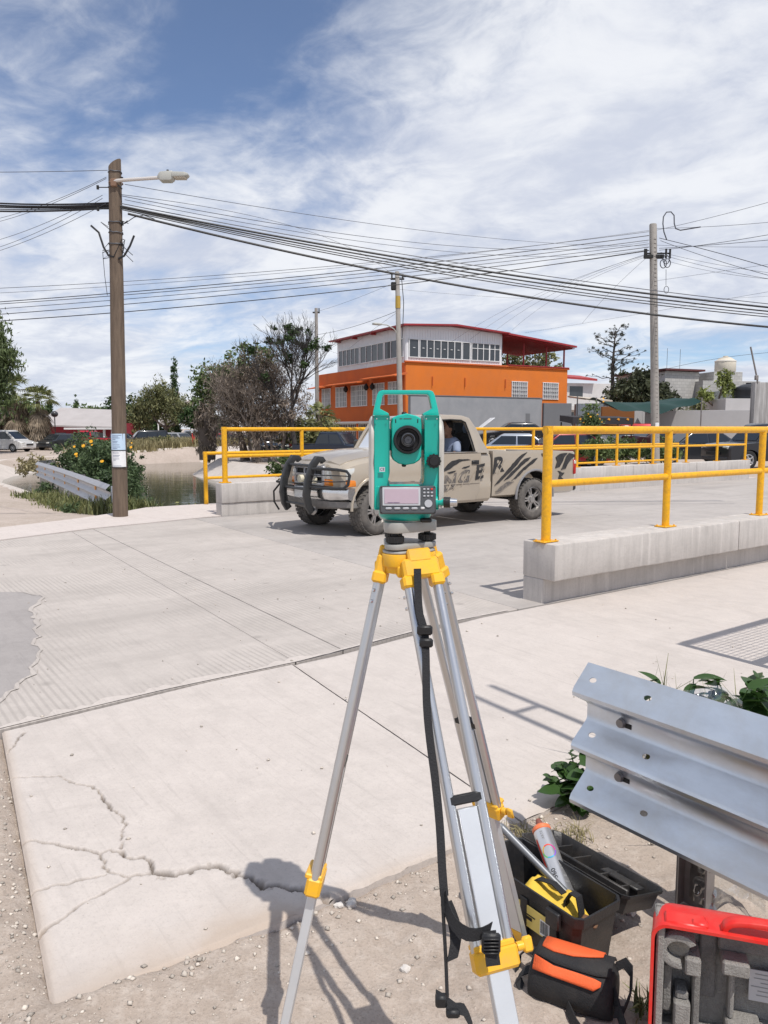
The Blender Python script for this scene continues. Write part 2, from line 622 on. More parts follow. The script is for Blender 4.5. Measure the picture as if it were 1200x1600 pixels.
def concrete(name, base, groove=0.0, crack=False, angle=ANG, dark=0.62, gstain=0.5, grooves_on=0.5, tracks=False, streak=False):
    m = bpy.data.materials.new(name)
    m.use_nodes = True
    t = m.node_tree
    g = NG(t)
    bs = t.nodes['Principled BSDF']
    tc = g.n('ShaderNodeTexCoord').outputs['Object']
    fr = g.n('ShaderNodeMapping', {'Vector': tc, 'Rotation': (0, 0, -angle)}).outputs[0]
    n1 = g.noise(tc, 0.7, 7, 0.62, 0.3)
    n2 = g.noise(tc, 5.5, 9, 0.7)
    n3 = g.noise(tc, 120.0, 4, 0.6)
    st = g.noise(g.n('ShaderNodeMapping', {'Vector': fr, 'Scale': (7.0, 0.55, 1)}).outputs[0], 2.2, 7, 0.6, 0.2)
    b2 = tuple(x * dark for x in base)
    sc_ = g.noise(g.n('ShaderNodeMapping', {'Vector': fr, 'Scale': (26.0, 0.9, 1)}).outputs[0], 2.0, 5, 0.65, 0.15)
    pt = g.noise(tc, 2.1, 9, 0.72, 0.8)
    hi = tuple(min(1, x * 1.13) for x in base)
    c = g.mix(g.n('ShaderNodeMapRange', {0: n1, 1: 0.36, 2: 0.7, 3: 0, 4: gstain}).outputs[0], base, b2)
    c = g.mix(g.n('ShaderNodeMapRange', {0: n2, 1: 0.38, 2: 0.7, 3: 0, 4: 0.55}).outputs[0], c, hi)
    c = g.mix(g.n('ShaderNodeMapRange', {0: st, 1: 0.52, 2: 0.72, 3: 0, 4: 0.35}).outputs[0], c, b2)
    c = g.mix(g.n('ShaderNodeMapRange', {0: n3, 1: 0.56, 2: 0.72, 3: 0, 4: 0.35}).outputs[0], c, tuple(x * 0.55 for x in base))
    c = g.mix(g.n('ShaderNodeMapRange', {0: sc_, 1: 0.57, 2: 0.74, 3: 0, 4: 0.55}).outputs[0], c, tuple(x * 0.7 for x in base))
    c = g.mix(g.n('ShaderNodeMapRange', {0: pt, 1: 0.54, 2: 0.66, 3: 0, 4: 0.40}).outputs[0], c, tuple(x * 0.78 for x in base))
    if streak:
        sk = g.noise(g.n('ShaderNodeMapping', {'Vector': tc, 'Scale': (5.0, 5.0, 0.35)}).outputs[0], 2.4, 6, 0.62, 0.2)
        c = g.mix(g.n('ShaderNodeMapRange', {0: sk, 1: 0.52, 2: 0.70, 3: 0, 4: 0.4}).outputs[0], c, tuple(x * 0.62 for x in base))
        c = g.mix(g.n('ShaderNodeMapRange', {0: sk, 1: 0.44, 2: 0.34, 3: 0, 4: 0.4}).outputs[0], c, tuple(min(1, x * 1.3) for x in base))
    n5 = g.noise(tc, 38.0, 5, 0.7)
    c = g.mix(g.n('ShaderNodeMapRange', {0: n5, 1: 0.52, 2: 0.72, 3: 0, 4: 0.4}).outputs[0], c, tuple(x * 0.72 for x in base))
    h = g.math('ADD', g.math('ADD', g.math('MULTIPLY', n2, 0.35), g.math('MULTIPLY', n3, 0.2)), g.math('MULTIPLY', n5, 0.3))
    if groove:
        wv = g.n('ShaderNodeTexWave', {'Vector': fr, 'Scale': groove, 'Distortion': 0.35, 'Detail': 2.0, 'Detail Scale': 3.0}, wave_type='BANDS', bands_direction='X')
        on = g.n('ShaderNodeMapRange', {0: g.noise(tc, 0.85, 5, 0.6, 0.6), 1: grooves_on - 0.06, 2: grooves_on + 0.08}).outputs[0]
        gw = g.math('MULTIPLY', g.val(wv.outputs[1], [(0.0, 1.0), (0.45, 0.0), (1.0, 0.0)]), on)
        h = g.math('SUBTRACT', h, g.math('MULTIPLY', gw, 0.5))
        c = g.mix(g.math('MULTIPLY', gw, 0.42), c, tuple(x * .62 for x in base))
    if tracks:
        tk = g.noise(g.n('ShaderNodeMapping', {'Vector': fr, 'Scale': (0.10, 1.0, 1)}).outputs[0], 1.3, 6, 0.6, 0.3)
        c = g.mix(g.n('ShaderNodeMapRange', {0: tk, 1: 0.5, 2: 0.68, 3: 0, 4: 0.5}).outputs[0], c, tuple(x * .66 for x in base))
        sp = g.n('ShaderNodeTexVoronoi', {'Vector': tc, 'Scale': 1.7})
        c = g.mix(g.n('ShaderNodeMapRange', {0: sp.outputs['Distance'], 1: 0.03, 2: 0.09, 3: 0.45, 4: 0}).outputs[0], c, tuple(x * .5 for x in base))
    if crack:
        at = g.n('ShaderNodeAttribute', attribute_name='crack')
        c = g.mix(g.math('MULTIPLY', at.outputs['Fac'], 1.0, 0.0, True), c, (0.085, 0.065, 0.05))
        n4 = g.noise(g.n('ShaderNodeMapping', {'Vector': fr, 'Scale': (9.0, 0.35, 1)}).outputs[0], 9.0, 4, 0.6)
        h = g.math('ADD', h, g.math('MULTIPLY', n4, 0.35))
        dd = g.n('ShaderNodeAttribute', attribute_name='dust')
        c = g.mix(g.math('MULTIPLY', dd.outputs['Fac'], 0.85), c, (0.43, 0.35, 0.285))
    t.links.new(c, bs.inputs['Base Color'])
    bs.inputs['Roughness'].default_value = 0.9
    bs.inputs['Specular IOR Level'].default_value = 0.25
    b = g.n('ShaderNodeBump', {'Strength': 0.55, 'Distance': 0.008, 'Height': h})
    t.links.new(b.outputs[0], bs.inputs['Normal'])
    MATS[name] = m
    return m


CB = (0.53, 0.478, 0.44)
M_WALK = concrete('walkway_concrete', CB, crack=True, dark=0.74, gstain=0.5)
M_ROAD = concrete('grooved_road_concrete', (0.475, 0.43, 0.395), groove=7.4, dark=0.70, gstain=0.55, tracks=True, grooves_on=0.5)
M_DECK = concrete('bridge_deck_concrete', (0.43, 0.395, 0.37), groove=0, dark=0.68, gstain=0.7, tracks=True)
M_PALE = concrete('pale_concrete', (0.55, 0.49, 0.455), dark=0.8, gstain=0.3)
M_WALL = concrete('parapet_concrete', (0.52, 0.485, 0.455), dark=0.62, gstain=0.5, streak=True)
M_LINING = concrete('canal_lining_concrete', (0.54, 0.485, 0.44), dark=0.66, gstain=0.5)

# ---- fine dirt where the tripod stands
xs = np.arange(-2.6, 3.0, 0.016)
ys = np.arange(0.5, 3.7, 0.016)
XX, YY = np.meshgrid(xs, ys)
NN = -XX * DY + YY * DX
SS = XX * DX + YY * DY


def dirt_z(X, Y):
    N_, S_ = -X * DY + Y * DX, X * DX + Y * DY
    z = -0.030 + 0.022 * fbm(X * 1.3, Y * 1.3, 5, 11) + 0.014 * fbm(X * 11, Y * 11, 4, 31, .6)
    z = z + 0.024 * smooth(1.1, 0.7, S_) * smooth(1.2, 1.9, N_)                # dust washed against the slab's near corner
    z = z + 0.030 * smooth(.75, .35, S_)
    z = z - 0.08 * smooth(1.97, 2.08, N_) * smooth(.30, .46, S_ - .115 * (N_ - 2))
    return z


ZD = dirt_z(XX, YY)
mkobj('dirt_verge', gridmesh('dirt_verge', XX, YY, ZD), M_DIRT, kind='structure')

# ---- walkway panels (grid relief with real cracks)
CRACKS = [
 ([(0.559,3.516),(0.625,3.483),(0.732,3.405),(0.776,3.284),(0.831,3.216),(0.827,3.093),(0.835,2.982),(0.849,2.897),(0.839,2.832),(0.794,2.728),(0.767,2.663),(0.765,2.604)], .0028),
 ([(0.46,2.94),(0.543,2.9),(0.577,2.854),(0.637,2.774),(0.674,2.714),(0.7,2.68),(0.738,2.684),(0.762,2.646),(0.765,2.604)], .0036),
 ([(0.765,2.604),(0.784,2.574),(0.828,2.568),(0.823,2.502),(0.812,2.453),(0.781,2.458),(0.742,2.471),(0.712,2.511),(0.687,2.544),(0.693,2.596),(0.702,2.669)], .0030),
 ([(0.812,2.453),(0.842,2.431),(0.865,2.396),(0.908,2.392),(0.959,2.383),(1.007,2.365),(1.028,2.305),(1.057,2.247),(1.072,2.2),(1.079,2.159),(1.115,2.138),(1.137,2.108),(1.179,2.064),(1.219,1.97)], .0065),
 ([(0.673,2.526),(0.591,2.558),(0.513,2.57),(0.44,2.577)], .0028),
 ([(0.731,2.465),(0.657,2.44),(0.577,2.414),(0.508,2.384),(0.456,2.353),(0.40,2.33)], .0030),
 ([(0.602,3.811),(0.654,3.918),(0.716,4.029)], .0030),
]
walk = None
SKEW = 0.115


def walk_edge(s):
    return float(np.interp(s, [0.4, 1.5, 2.4, 3.9, 4.8, 6], [4.12, 4.22, 4.24, 4.44, 4.44, 4.44]))


def slab_panel(name, s0, s1, step, parent, cracks=(), loose=False):
    ss = np.linspace(s0, s1, int((s1 - s0) / step) + 1)
    tt = np.linspace(0, 1, int(2.25 / step) + 1)
    S, T = np.meshgrid(ss, tt)
    top = np.array([walk_edge(q) for q in ss])[None, :] - 0.006
    N = 1.98 + (top - 1.98) * T
    edge = 0.010 * vnoise(ss * 22, ss * 0, 3)[None, :] * np.exp(-T * 40)
    N = N - edge
    S0 = S
    S = S + SKEW * (N - 2.0)
    jx, jy = 0.016 * fbm(S * 34, N * 34, 3, 71), 0.016 * fbm(S * 34, N * 34, 3, 72)
    Z = 0.004 * fbm(S * 1.2, N * 1.2, 3, 55) + 0.0012 * fbm(S * 30, N * 30, 2, 56)
    cr = np.zeros_like(S)
    for pts, w in cracks:
        d = polydist(S + jx, N + jy, pts)
        ww = w * (0.75 + 1.0 * np.abs(fbm(S * 11, N * 11, 2, 80)) * 2)
        cr = np.maximum(cr, np.exp(-(d / ww) ** 2))
        Z = Z + 0.001 * np.exp(-(d / (ww * 4)) ** 2) * (vnoise(S * 60, N * 60, 9))
        if w > .006:      # the wide crack has crumbled edges and a small step
            cr = np.maximum(cr, np.exp(-(d / (ww * 2.0)) ** 2) * (vnoise(S * 75, N * 75, 13) > 0.08) * .75)
    Z = Z - 0.022 * cr
    e = np.minimum(np.minimum(S0 - s0, s1 - S0), np.minimum(N - 1.98, top - N))
    Z = Z - 0.012 * np.exp(-(np.maximum(e, 0) / 0.008) ** 2)
    X = S * DX - N * DY
    Y = S * DY + N * DX
    me = gridmesh(name, X, Y, Z)
    h, w_ = S.shape
    dust = np.clip(smooth(2.32, 1.98, N) * (0.55 + 1.2 * fbm(S * 4, N * 4, 4, 91)) * smooth(1.75, 1.0, S) + smooth(2.06, 1.98, N) * .4, 0, 1)
    if s0 < 1:
        dust = np.maximum(dust, np.clip(smooth(s0 + .05, s0, S0) * .6, 0, 1))
    for nm, arr in (('crack', cr), ('dust', dust)):
        a = me.attributes.new(nm, 'FLOAT', 'POINT')
        a.data.foreach_set('value', arr.astype(np.float32).ravel())
    # skirt so that the slab has thickness
    o = mkobj(name, me, M_WALK, parent)
    sk = MB()
    ring = [(X[0, i], Y[0, i], Z[0, i]) for i in range(0, w_, 4)] + [(X[0, -1], Y[0, -1], Z[0, -1])]
    ring2 = [(X[j, 0], Y[j, 0], Z[j, 0]) for j in range(0, h, 4)] + [(X[-1, 0], Y[-1, 0], Z[-1, 0])]
    for rg in (ring, ring2):
        vs = [p for p in rg] + [(p[0], p[1], p[2] - .14) for p in rg]
        k = len(rg)
        sk.add(vs, [[i, i + 1, k + i + 1, k + i] for i in range(k - 1)])
    so = sk.obj('slab_edge', M_WALK, o, ang=0)
    return o


base = MB()
base.prism([tuple(sn(a, b))[:2] for a, b in ((.45, 2.03), (26, 2.03), (26, 4.4), (.68, 4.05))], -.3, -.045)
walk = base.obj('walkway', M_DIRT, None, ang=0, kind='structure')
slab_panel('slab', 0.385, 2.09, 0.0055, walk, CRACKS)
slab_panel('slab', 2.10, 5.99, 0.03, walk)
slab_panel('slab', 6.0, 9.99, 0.08, walk)
slab_panel('slab', 10.0, 16.0, 0.12, walk)

# ---- road panels
ROADP = []


def sheet(name, pts_sn, mat, parent, z0=0.0, th=0.22, gap=0.006, bevel=0.004):
    mb = MB()
    mb.prism([tuple(sn(a, b))[:2] for a, b in pts_sn], z0 - th, z0)
    return mb.obj(name, mat, parent, ang=30, bevel=bevel, seg=1)


road_base = MB()
road_base.prism([tuple(sn(a, b))[:2] for a, b in ((-9, 4.0), (4.6, 4.5), (60, 4.5), (60, 12.1), (4.6, 12.1), (2, 11.2), (-3, 8.6), (-9, 6))], -.35, -.02)
road = road_base.obj('road', pm('joint_filler', (0.25, 0.225, 0.205), .9), None, ang=0, kind='structure')
g_ = 0.0032
sheet('panel', [(-9, 3.6), (.48, 4.125), (1.5, 4.225), (2.38 - g_, 4.245), (2.86 - g_, 11.72), (1.84, 11.33), (-3, 9.4), (-9, 6.5)], M_ROAD, road)
sheet('panel', [(2.38 + g_, 4.245), (2.78 - g_, 4.30), (3.2 - g_, 11.86), (2.86 + g_, 11.72)], M_ROAD, road, z0=-.002)
sheet('panel', [(2.78 + g_, 4.30), (3.9, 4.447), (4.62 - g_, 4.447), (4.95 - g_, 12.2), (3.2 + g_, 11.86)], M_ROAD, road)
sheet('panel', [(4.62 + g_, 4.447), (9.5 - g_, 4.447), (9.5 - g_, 12.24), (4.95 + g_, 12.2)], M_DECK, road)
for a, b in ((9.5, 14.5), (14.5, 19.5), (19.5, 23.0), (23.0, 30), (30, 40)):
    sheet('panel', [(a + g_, 4.447), (b - g_, 4.447), (b - g_, 12.24), (a + g_, 12.24)], M_DECK, road)

# ---- far walkway strip (outside the far parapet and round to the left)
fw = MB()
fw.prism([tuple(sn(a, b))[:2] for a, b in ((-9, 6.6), (-3, 9.5), (1.84, 11.345), (3.2, 11.875), (5.2, 12.26), (23.0, 12.26), (23.0, 14.45), (4.9, 14.45), (4.3, 13.95), (3.3, 13.3), (2.0, 12.75), (-3, 10.9), (-9, 8.2))], -.3, .012)
fw.obj('far_walkway', M_PALE, None, ang=30, kind='structure')

# ---- worn asphalt patch at the left of the road
pp = [(-3.5, 7.3), (1.25, 7.72), (1.42, 7.55), (1.52, 7.25), (1.38, 7.05), (1.3, 6.75), (1.25, 6.35), (1.16, 5.95), (1.08, 5.5), (.98, 5.1), (.82, 4.75), (.62, 4.45), (.3, 4.3), (-3.5, 4.2)]
pts = []
for i in range(len(pp)):
    a, b = pp[i], pp[(i + 1) % len(pp)]
    L = math.hypot(b[0] - a[0], b[1] - a[1])
    k = max(1, int(L / 0.07)) if L < 2 else 1
    for j in range(k):
        t = j / k
        pts.append((a[0] + (b[0] - a[0]) * t + (random.uniform(-.03, .03) if L < 2 else 0), a[1] + (b[1] - a[1]) * t + (random.uniform(-.03, .03) if L < 2 else 0)))
ap = MB()
ap.prism([tuple(sn(a, b))[:2] for a, b in pts], -.05, .006)
ap.obj('asphalt_patch', concrete('worn_asphalt', (0.345, 0.318, 0.305), dark=0.7, gstain=0.6), None, ang=20, kind='structure')
# rim of spalled mortar along the patch and along the slab joint
for nm, line, w in (('mortar_rim', pts[2:-6], .035), ):
    v, f = [], []
    mbr = MB()
    L = [p for p in line if -1 < p[0] < 2]
    for i, p in enumerate(L):
        ww = w * random.uniform(.4, 1.2)
        v += [(*tuple(sn(p[0] - ww * .2, p[1]))[:2], .009), (*tuple(sn(p[0] + ww, p[1] + ww * .2))[:2], .005)]
    mbr.add(v, [[2 * i, 2 * i + 1, 2 * i + 3, 2 * i + 2] for i in range(len(L) - 1)])
    mbr.obj(nm, M_ROAD, None, ang=60, kind='structure')
v = []
mbr = MB()
k = 90
for i in range(k):
    s_ = .55 + (4.5 - .55) * i / (k - 1)
    n0 = walk_edge(s_)
    v += [(*tuple(sn(s_, n0 + .004))[:2], .004), (*tuple(sn(s_, n0 + random.uniform(.02, .10) * (1 if s_ < 2.6 else .35)))[:2], .004)]
mbr.add(v, [[2 * i, 2 * i + 1, 2 * i + 3, 2 * i + 2] for i in range(k - 1)])
mbr.obj('mortar_strip', M_WALK, None, ang=60, kind='structure')

# ---- canal lining and water
CP = [Vector((*p, 0)) for p in CANAL_XY]


def densify(P, step):
    out = []
    # Catmull-Rom so that the bend is smooth
    for i in range(len(P) - 1):
        p0, p1, p2, p3 = P[max(i - 1, 0)], P[i], P[i + 1], P[min(i + 2, len(P) - 1)]
        k = max(2, int((p2 - p1).length / step))
        for j in range(k):
            t = j / k
            out.append(0.5 * ((2 * p1) + (p2 - p0) * t + (2 * p0 - 5 * p1 + 4 * p2 - p3) * t * t + (3 * p1 - p0 - 3 * p2 + p3) * t ** 3))
    return out + [P[-1]]


CL = densify(CP, 2.0)
for side in (-1, 1):
    rings = []
    for i, p in enumerate(CL):
        t = (CL[min(i + 1, len(CL) - 1)] - CL[max(i - 1, 0)]).normalized()
        nrm = Vector((-t.y, t.x, 0)) * side
        zb = float(terrain_base(np.array(p.x), np.array(p.y)))
        under = 1.5 < (-p.x * DY + p.y * DX) < 14.6
        zt = -.5 if under else zb + (.02 if side > 0 else .08)
        prof = [(6.92, zt - .05), (6.72, zt), (6.6, zt - .03), (4.3, -1.75), (4.3, -2.1), (6.92, zt - .3)]
        rings.append([p + nrm * a + Vector((0, 0, z)) for a, z in prof])
    mb = MB()
    mb.loft(rings)
    mb.obj('canal_lining', M_LINING, None, ang=25, kind='structure')
m_water = bpy.data.materials.new('canal_water')
m_water.use_nodes = True
g = NG(m_water.node_tree)
b = m_water.node_tree.nodes['Principled BSDF']
b.inputs['Base Color'].default_value = (0.045, 0.05, 0.03, 1)
b.inputs['Roughness'].default_value = 0.06
b.inputs['IOR'].default_value = 1.33
wv = g.noise(g.n('ShaderNodeMapping', {'Vector': g.n('ShaderNodeTexCoord').outputs['Object'], 'Scale': (.5, 1.6, 1)}).outputs[0], 1.6, 4, 0.5)
m_water.node_tree.links.new(g.n('ShaderNodeBump', {'Strength': 0.18, 'Distance': 0.05, 'Height': wv}).outputs[0], b.inputs['Normal'])
mb = MB()
v = []
for i, p in enumerate(CL):
    t = (CL[min(i + 1, len(CL) - 1)] - CL[max(i - 1, 0)]).normalized()
    nrm = Vector((-t.y, t.x, 0))
    v += [p + nrm * 5.3 + Vector((0, 0, -1.28)), p - nrm * 5.3 + Vector((0, 0, -1.28))]
mb.add(v, [[2 * i, 2 * i + 1, 2 * i + 3, 2 * i + 2] for i in range(len(CL) - 1)])
mb.obj('canal_water', m_water, None, ang=0, kind='structure')
# ================================================================== parapets and railings
M_YEL = pm('yellow_rail_paint', (0.86, 0.44, 0.008), 0.38, 0, var=0.35, vs=9, col2=(0.74, 0.35, 0.006), spec=0.5, bump=0.15, bs=45, dirt=(0.24, 0.13, 0.05), ds=26, da=0.38)
PL = Matrix.Rotation(ANG, 4, 'Z')


def parapet(name, label, s0, s1, nf, top, lip, group=None):
    """concrete kerb wall: upper beam standing proud of a lower plinth; local x along the road"""
    t = thing(name, label, 'parapet', sn(s0, nf), ANG, group)
    L = s1 - s0
    secs = max(1, round(L / 3.0))
    zl = top * .40
    for i in range(secs):
        a, b = L * i / secs + (.004 if i else 0), L * (i + 1) / secs - .004
        mb = MB()
        nx = 14
        prof = [(-lip, zl), (-lip, top - .004), (.24, top), (.24, zl)]
        rings = []
        for k in range(nx + 1):
            x = a + (b - a) * k / nx
            rings.append([(x, y + random.uniform(-.0025, .0025), z + random.uniform(-.003, .003)) for y, z in prof])
        mb.loft(rings)
        mb.obj('beam', M_WALL, t, ang=30, bevel=.014, seg=2)
    mb = MB()
    mb.box((L / 2, .12, zl / 2 - .02), (L - .004, .235, zl + .04), .008)
    mb.obj('plinth', M_WALL, t, ang=30)
    return t


parapet('concrete_parapet', 'near concrete parapet wall under the closest yellow railing', 4.93, 16.5, 4.46, .53, .13)
parapet('concrete_parapet', 'far concrete parapet wall behind the tan pickup truck', 5.45, 22.5, 12.24, .57, .02)


def railing(name, label, s0, s1, nf, z0, top, mids, spacing, r, plate=True, first_r=None, group=None, posts=None):
    t = thing(name, label, 'railing', sn(s0, nf, z0), ANG, group)
    L = s1 - s0
    if posts is None:
        k = max(1, round(L / spacing))
        posts = [L * i / k for i in range(k + 1)]
    h = top - z0
    rr = first_r or r
    # top rail with a mitred corner into the first post
    mb = MB()
    mb.tube([(-rr * .9, 0, h - rr), (L + r * .9, 0, h - r)], r, 12)
    mb.obj('top_rail', M_YEL, t)
    for z in mids:
        for a, b in zip(posts[:-1], posts[1:]):
            mb = MB()
            mb.cyl((a + r * .7, 0, z - z0), (b - r * .7, 0, z - z0), r * .88, None, 12)
            mb.obj('middle_rail', M_YEL, t)
    for i, x in enumerate(posts):
        q = rr if i == 0 else r
        mb = MB()
        mb.cyl((x, 0, .004), (x, 0, h - r * 1.2 if i else h - r * .2), q, None, 12)
        po = mb.obj('post', M_YEL, t)
        if plate:
            mb = MB()
            mb.box((x, 0, .006), (.19, .13, .010), .002)
            for bx in (-.075, .075):
                for by in (-.045, .045):
                    mb.cyl((x + bx, by, .01), (x + bx, by, .022), .009, None, 6)
            mb.obj('base_plate', M_YEL, po)
    return t


railing('yellow_railing', 'closest yellow pipe railing bolted onto the near parapet', 5.0, 16.4, 4.46 + .04, .53, 1.53, [1.03], 1.55, .037, True, .042, 'yellow pipe railings of the bridge', posts=[0, 1.74, 3.52, 5.3, 7.05, 8.8, 10.5, 11.4])
railing('yellow_railing', 'tall yellow pipe railing on the far parapet behind the truck', 5.58, 22.42, 12.36, .57, 1.54, [1.03], 1.53, .036, True, .048, 'yellow pipe railings of the bridge')
railing('yellow_railing', 'low yellow railing along the outer edge of the far walkway', 6.07, 22.0, 14.36, .012, 1.06, [.53], 1.9, .034, False, .042, 'yellow pipe railings of the bridge')

# mesh screen of the walkway fence: stands at the right beyond the picture, its shadow falls on the walkway
M_MESH = pm('dark_steel', (0.12, 0.12, 0.12), .5, .6)
t = thing('mesh_screen', 'steel framed wire mesh screen beside the walkway', 'screen', sn(4.72, 1.93), ANG)
for x in (0, 2.2):
    MB().box((x, 0, 1.03), (.06, .05, 2.1), .004).obj('post', M_MESH, t)
for z in (1.05, 2.06):
    MB().box((1.1, 0, z), (2.14, .05, .07), .004).obj('frame_bar', M_MESH, t)
mb = MB()
for i in range(1, 28):
    mb.box((2.2 * i / 28, 0, 1.55), (.005, .005, .98))
for i in range(1, 13):
    mb.box((1.1, .004, 1.08 + i * .073), (2.12, .005, .005))
mb.obj('wire_mesh', M_MESH, t)
t = thing('road_sign_frame', 'tall sign frame with two thin steel posts', 'sign frame', (1.72, 2.36, -.03), ANG)
for x, y in ((0, 0), (.20, .02)):
    MB().cyl((x, y, 0), (x, y, 4.3), .022, None, 10).obj('post', M_MESH, t)
MB().box((.10, 0, 3.6), (.22, .03, .03), .002).obj('cross_bar', M_MESH, t)
# ================================================================== tan pickup truck on the bridge
def bool_cut(o, cutters):
    """cut wheel wells and openings out of a mesh"""
    tmp = []
    for c in cutters:
        me = c.mesh('cutter', 0)
        co = bpy.data.objects.new('cutter', me)
        COL.objects.link(co)
        co.parent = o.parent
        md = o.modifiers.new('cut', 'BOOLEAN')
        md.operation = 'DIFFERENCE'
        md.solver = 'EXACT'
        md.object = co
        tmp.append(co)
    bpy.context.view_layer.update()
    dg = bpy.context.evaluated_depsgraph_get()
    me = bpy.data.meshes.new_from_object(o.evaluated_get(dg))
    old = o.data
    mats = list(old.materials)
    o.modifiers.clear()
    o.data = me
    me.materials.clear()
    for m in mats:
        me.materials.append(m)
    me.name = old.name
    bpy.data.meshes.remove(old)
    for c in tmp:
        m_ = c.data
        bpy.data.objects.remove(c, do_unlink=True)
        bpy.data.meshes.remove(m_)
    me.polygons.foreach_set('use_smooth', [True] * len(me.polygons))
    me.set_sharp_from_angle(angle=R(32))
    return o


M_TAN = pm('tan_truck_paint', (0.44, 0.378, 0.298), 0.30, 0.2, var=0.3, vs=2.0, col2=(0.38, 0.33, 0.27), coat=0.6, dirt=(0.40, 0.345, 0.285), ds=2.2, da=0.45)
M_TIRE = pm('dusty_tyre_rubber', (0.085, 0.078, 0.072), 0.85, 0, var=0.7, vs=7, col2=(0.20, 0.18, 0.16), bump=0.4, bs=50)
M_RUB = pm('black_rubber', (0.018, 0.018, 0.018), 0.7, bump=0.2, bs=60)
M_BLK = pm('black_bar_paint', (0.022, 0.023, 0.025), 0.36, 0, var=0.4, vs=9, col2=(0.05, 0.048, 0.045))
M_CHR = pm('worn_chrome', (0.72, 0.72, 0.72), 0.16, 1.0, var=0.5, vs=5, col2=(0.42, 0.40, 0.38), bump=0.05, bs=20)
M_RIM = pm('grey_alloy', (0.45, 0.43, 0.41), 0.42, 0.75, var=0.5, vs=8, col2=(0.26, 0.24, 0.22))
M_DEC = pm('black_vinyl_decal', (0.02, 0.02, 0.022), 0.5, var=0.5, vs=14, col2=(0.07, 0.065, 0.06))
M_FADE = pm('faded_vinyl_decal', (0.085, 0.08, 0.08), 0.55, var=0.8, vs=18, col2=(0.26, 0.22, 0.18))
M_INT = pm('dark_cab_trim', (0.03, 0.03, 0.032), 0.8, bump=0.2, bs=80)
M_AMB = pm('amber_lens', (0.75, 0.22, 0.015), 0.15, 0, spec=0.6, coat=0.5)
M_CLR = pm('headlamp_lens', (0.72, 0.72, 0.68), 0.12, 0.3, var=0.4, vs=20, col2=(0.5, 0.47, 0.40), coat=0.8)
M_RED = pm('red_lens', (0.42, 0.012, 0.012), 0.18, coat=0.6)
M_GLS = thinglass('vehicle_glass', (0.62, 0.68, 0.66), 0.2)
M_PLATE = pm('number_plate', (0.7, 0.7, 0.68), 0.4, var=.4, vs=40, col2=(.3, .3, .32))

TR = thing('pickup_truck', 'dusty tan pickup truck with black claw decals crossing the bridge', 'pickup truck', sn(7.85, 9.65, -.002), ANG + math.pi)
TM = Matrix.Identity(4)


def half_ring(x, pts):
    """mirror a half profile (y>=0, bottom centre to top centre) to a closed ring"""
    r = [(x, y, z) for y, z in pts]
    l = [(x, -y, z) for y, z in pts[::-1] if y > 1e-6]
    return r + l


def body_sec(x, w, zb, zs, zt, crown=0.5):
    return half_ring(x, [(0, zb), (w * .6, zb), (w - .07, zb), (w - .018, zb + .05), (w - .004, .52 + (zb - .4) * .3), (w, .66), (w - .012, .70), (w - .008, .85), (w - .016, zs - .10), (w - .035, zs - .035), (w - .085, zs + .004), (w - .2, zs + (zt - zs) * .42), (w * .5, zs + (zt - zs) * .8), (0, zt)])


secs = [(-.585, .895, .37, 1.135, 1.135), (0, .90, .37, 1.14, 1.14), (.5, .90, .37, 1.145, 1.145), (.74, .898, .38, 1.14, 1.15), (.82, .897, .385, 1.138, 1.19), (1.2, .893, .40, 1.12, 1.192),
        (1.6, .885, .42, 1.085, 1.17), (1.85, .872, .45, 1.05, 1.13), (2.0, .855, .47, 1.015, 1.09), (2.09, .83, .49, .975, 1.04), (2.14, .79, .51, .94, .985)]
mb = MB()
mb.loft([body_sec(*q) for q in secs])
body = mb.obj('body', M_TAN, TR)
AX, FZ = -1.58, .345
FX = 1.6
cut = []
for y in (.95, -.95):
    c = MB()
    c.cyl((FX, y + .05, .39), (FX, y - .32 * (1 if y > 0 else -1), .39), .425, None, 32)
    cut.append(c)
bool_cut(body, cut)
body.data.transform(Matrix.Identity(4))
# dark inner wells and undertray
mb = MB()
mb.box((.75, 0, .50), (2.4, 1.14, .22), .02)
mb.box((-1.6, 0, .52), (1.8, 1.1, .2), .02)
mb.tube([(-.5, .3, .40), (-2.3, .3, .42)], .045, 8)
mb.tube([(-.5, -.3, .40), (-2.3, -.3, .42)], .045, 8)
mb.cyl((AX, -.72, FZ), (AX, .72, FZ), .05, None, 10)
mb.cyl((FX, -.72, FZ), (FX, .72, FZ), .05, None, 10)
mb.obj('chassis', M_RUB, TR)
# hood: a separate pressed panel with two shallow ridges
rows = []
for x, w, zs, zt in [(.84, .75, 1.162, 1.204), (1.2, .74, 1.146, 1.203), (1.4, .735, 1.130, 1.194), (1.6, .73, 1.11, 1.178), (1.85, .715, 1.075, 1.140), (2.0, .70, 1.04, 1.102), (2.085, .67, 1.0, 1.055)]:
    row = []
    for k in range(-10, 11):
        q = k / 10
        a = abs(q)
        z = zt - (zt - zs) * a ** 2.4 + .010 * math.exp(-((a - .62) / .07) ** 2) + .008
        row.append((x, q * w, z))
    rows.append(row)
mb = MB()
vs = [p for r_ in rows for p in r_]
n_ = 21
mb.add(vs, [[i * n_ + k, i * n_ + k + 1, (i + 1) * n_ + k + 1, (i + 1) * n_ + k] for i in range(len(rows) - 1) for k in range(n_ - 1)])
mb.add([(p[0], p[1], p[2] - .03) for p in rows[0]] + list(rows[0]), [[k, k + 1, n_ + k + 1, n_ + k] for k in range(n_ - 1)])
for e in (0, -1):
    mb.add([r_[e] for r_ in rows] + [(r_[e][0], r_[e][1], r_[e][2] - .03) for r_ in rows], [[k, k + 1, len(rows) + k + 1, len(rows) + k] for k in range(len(rows) - 1)])
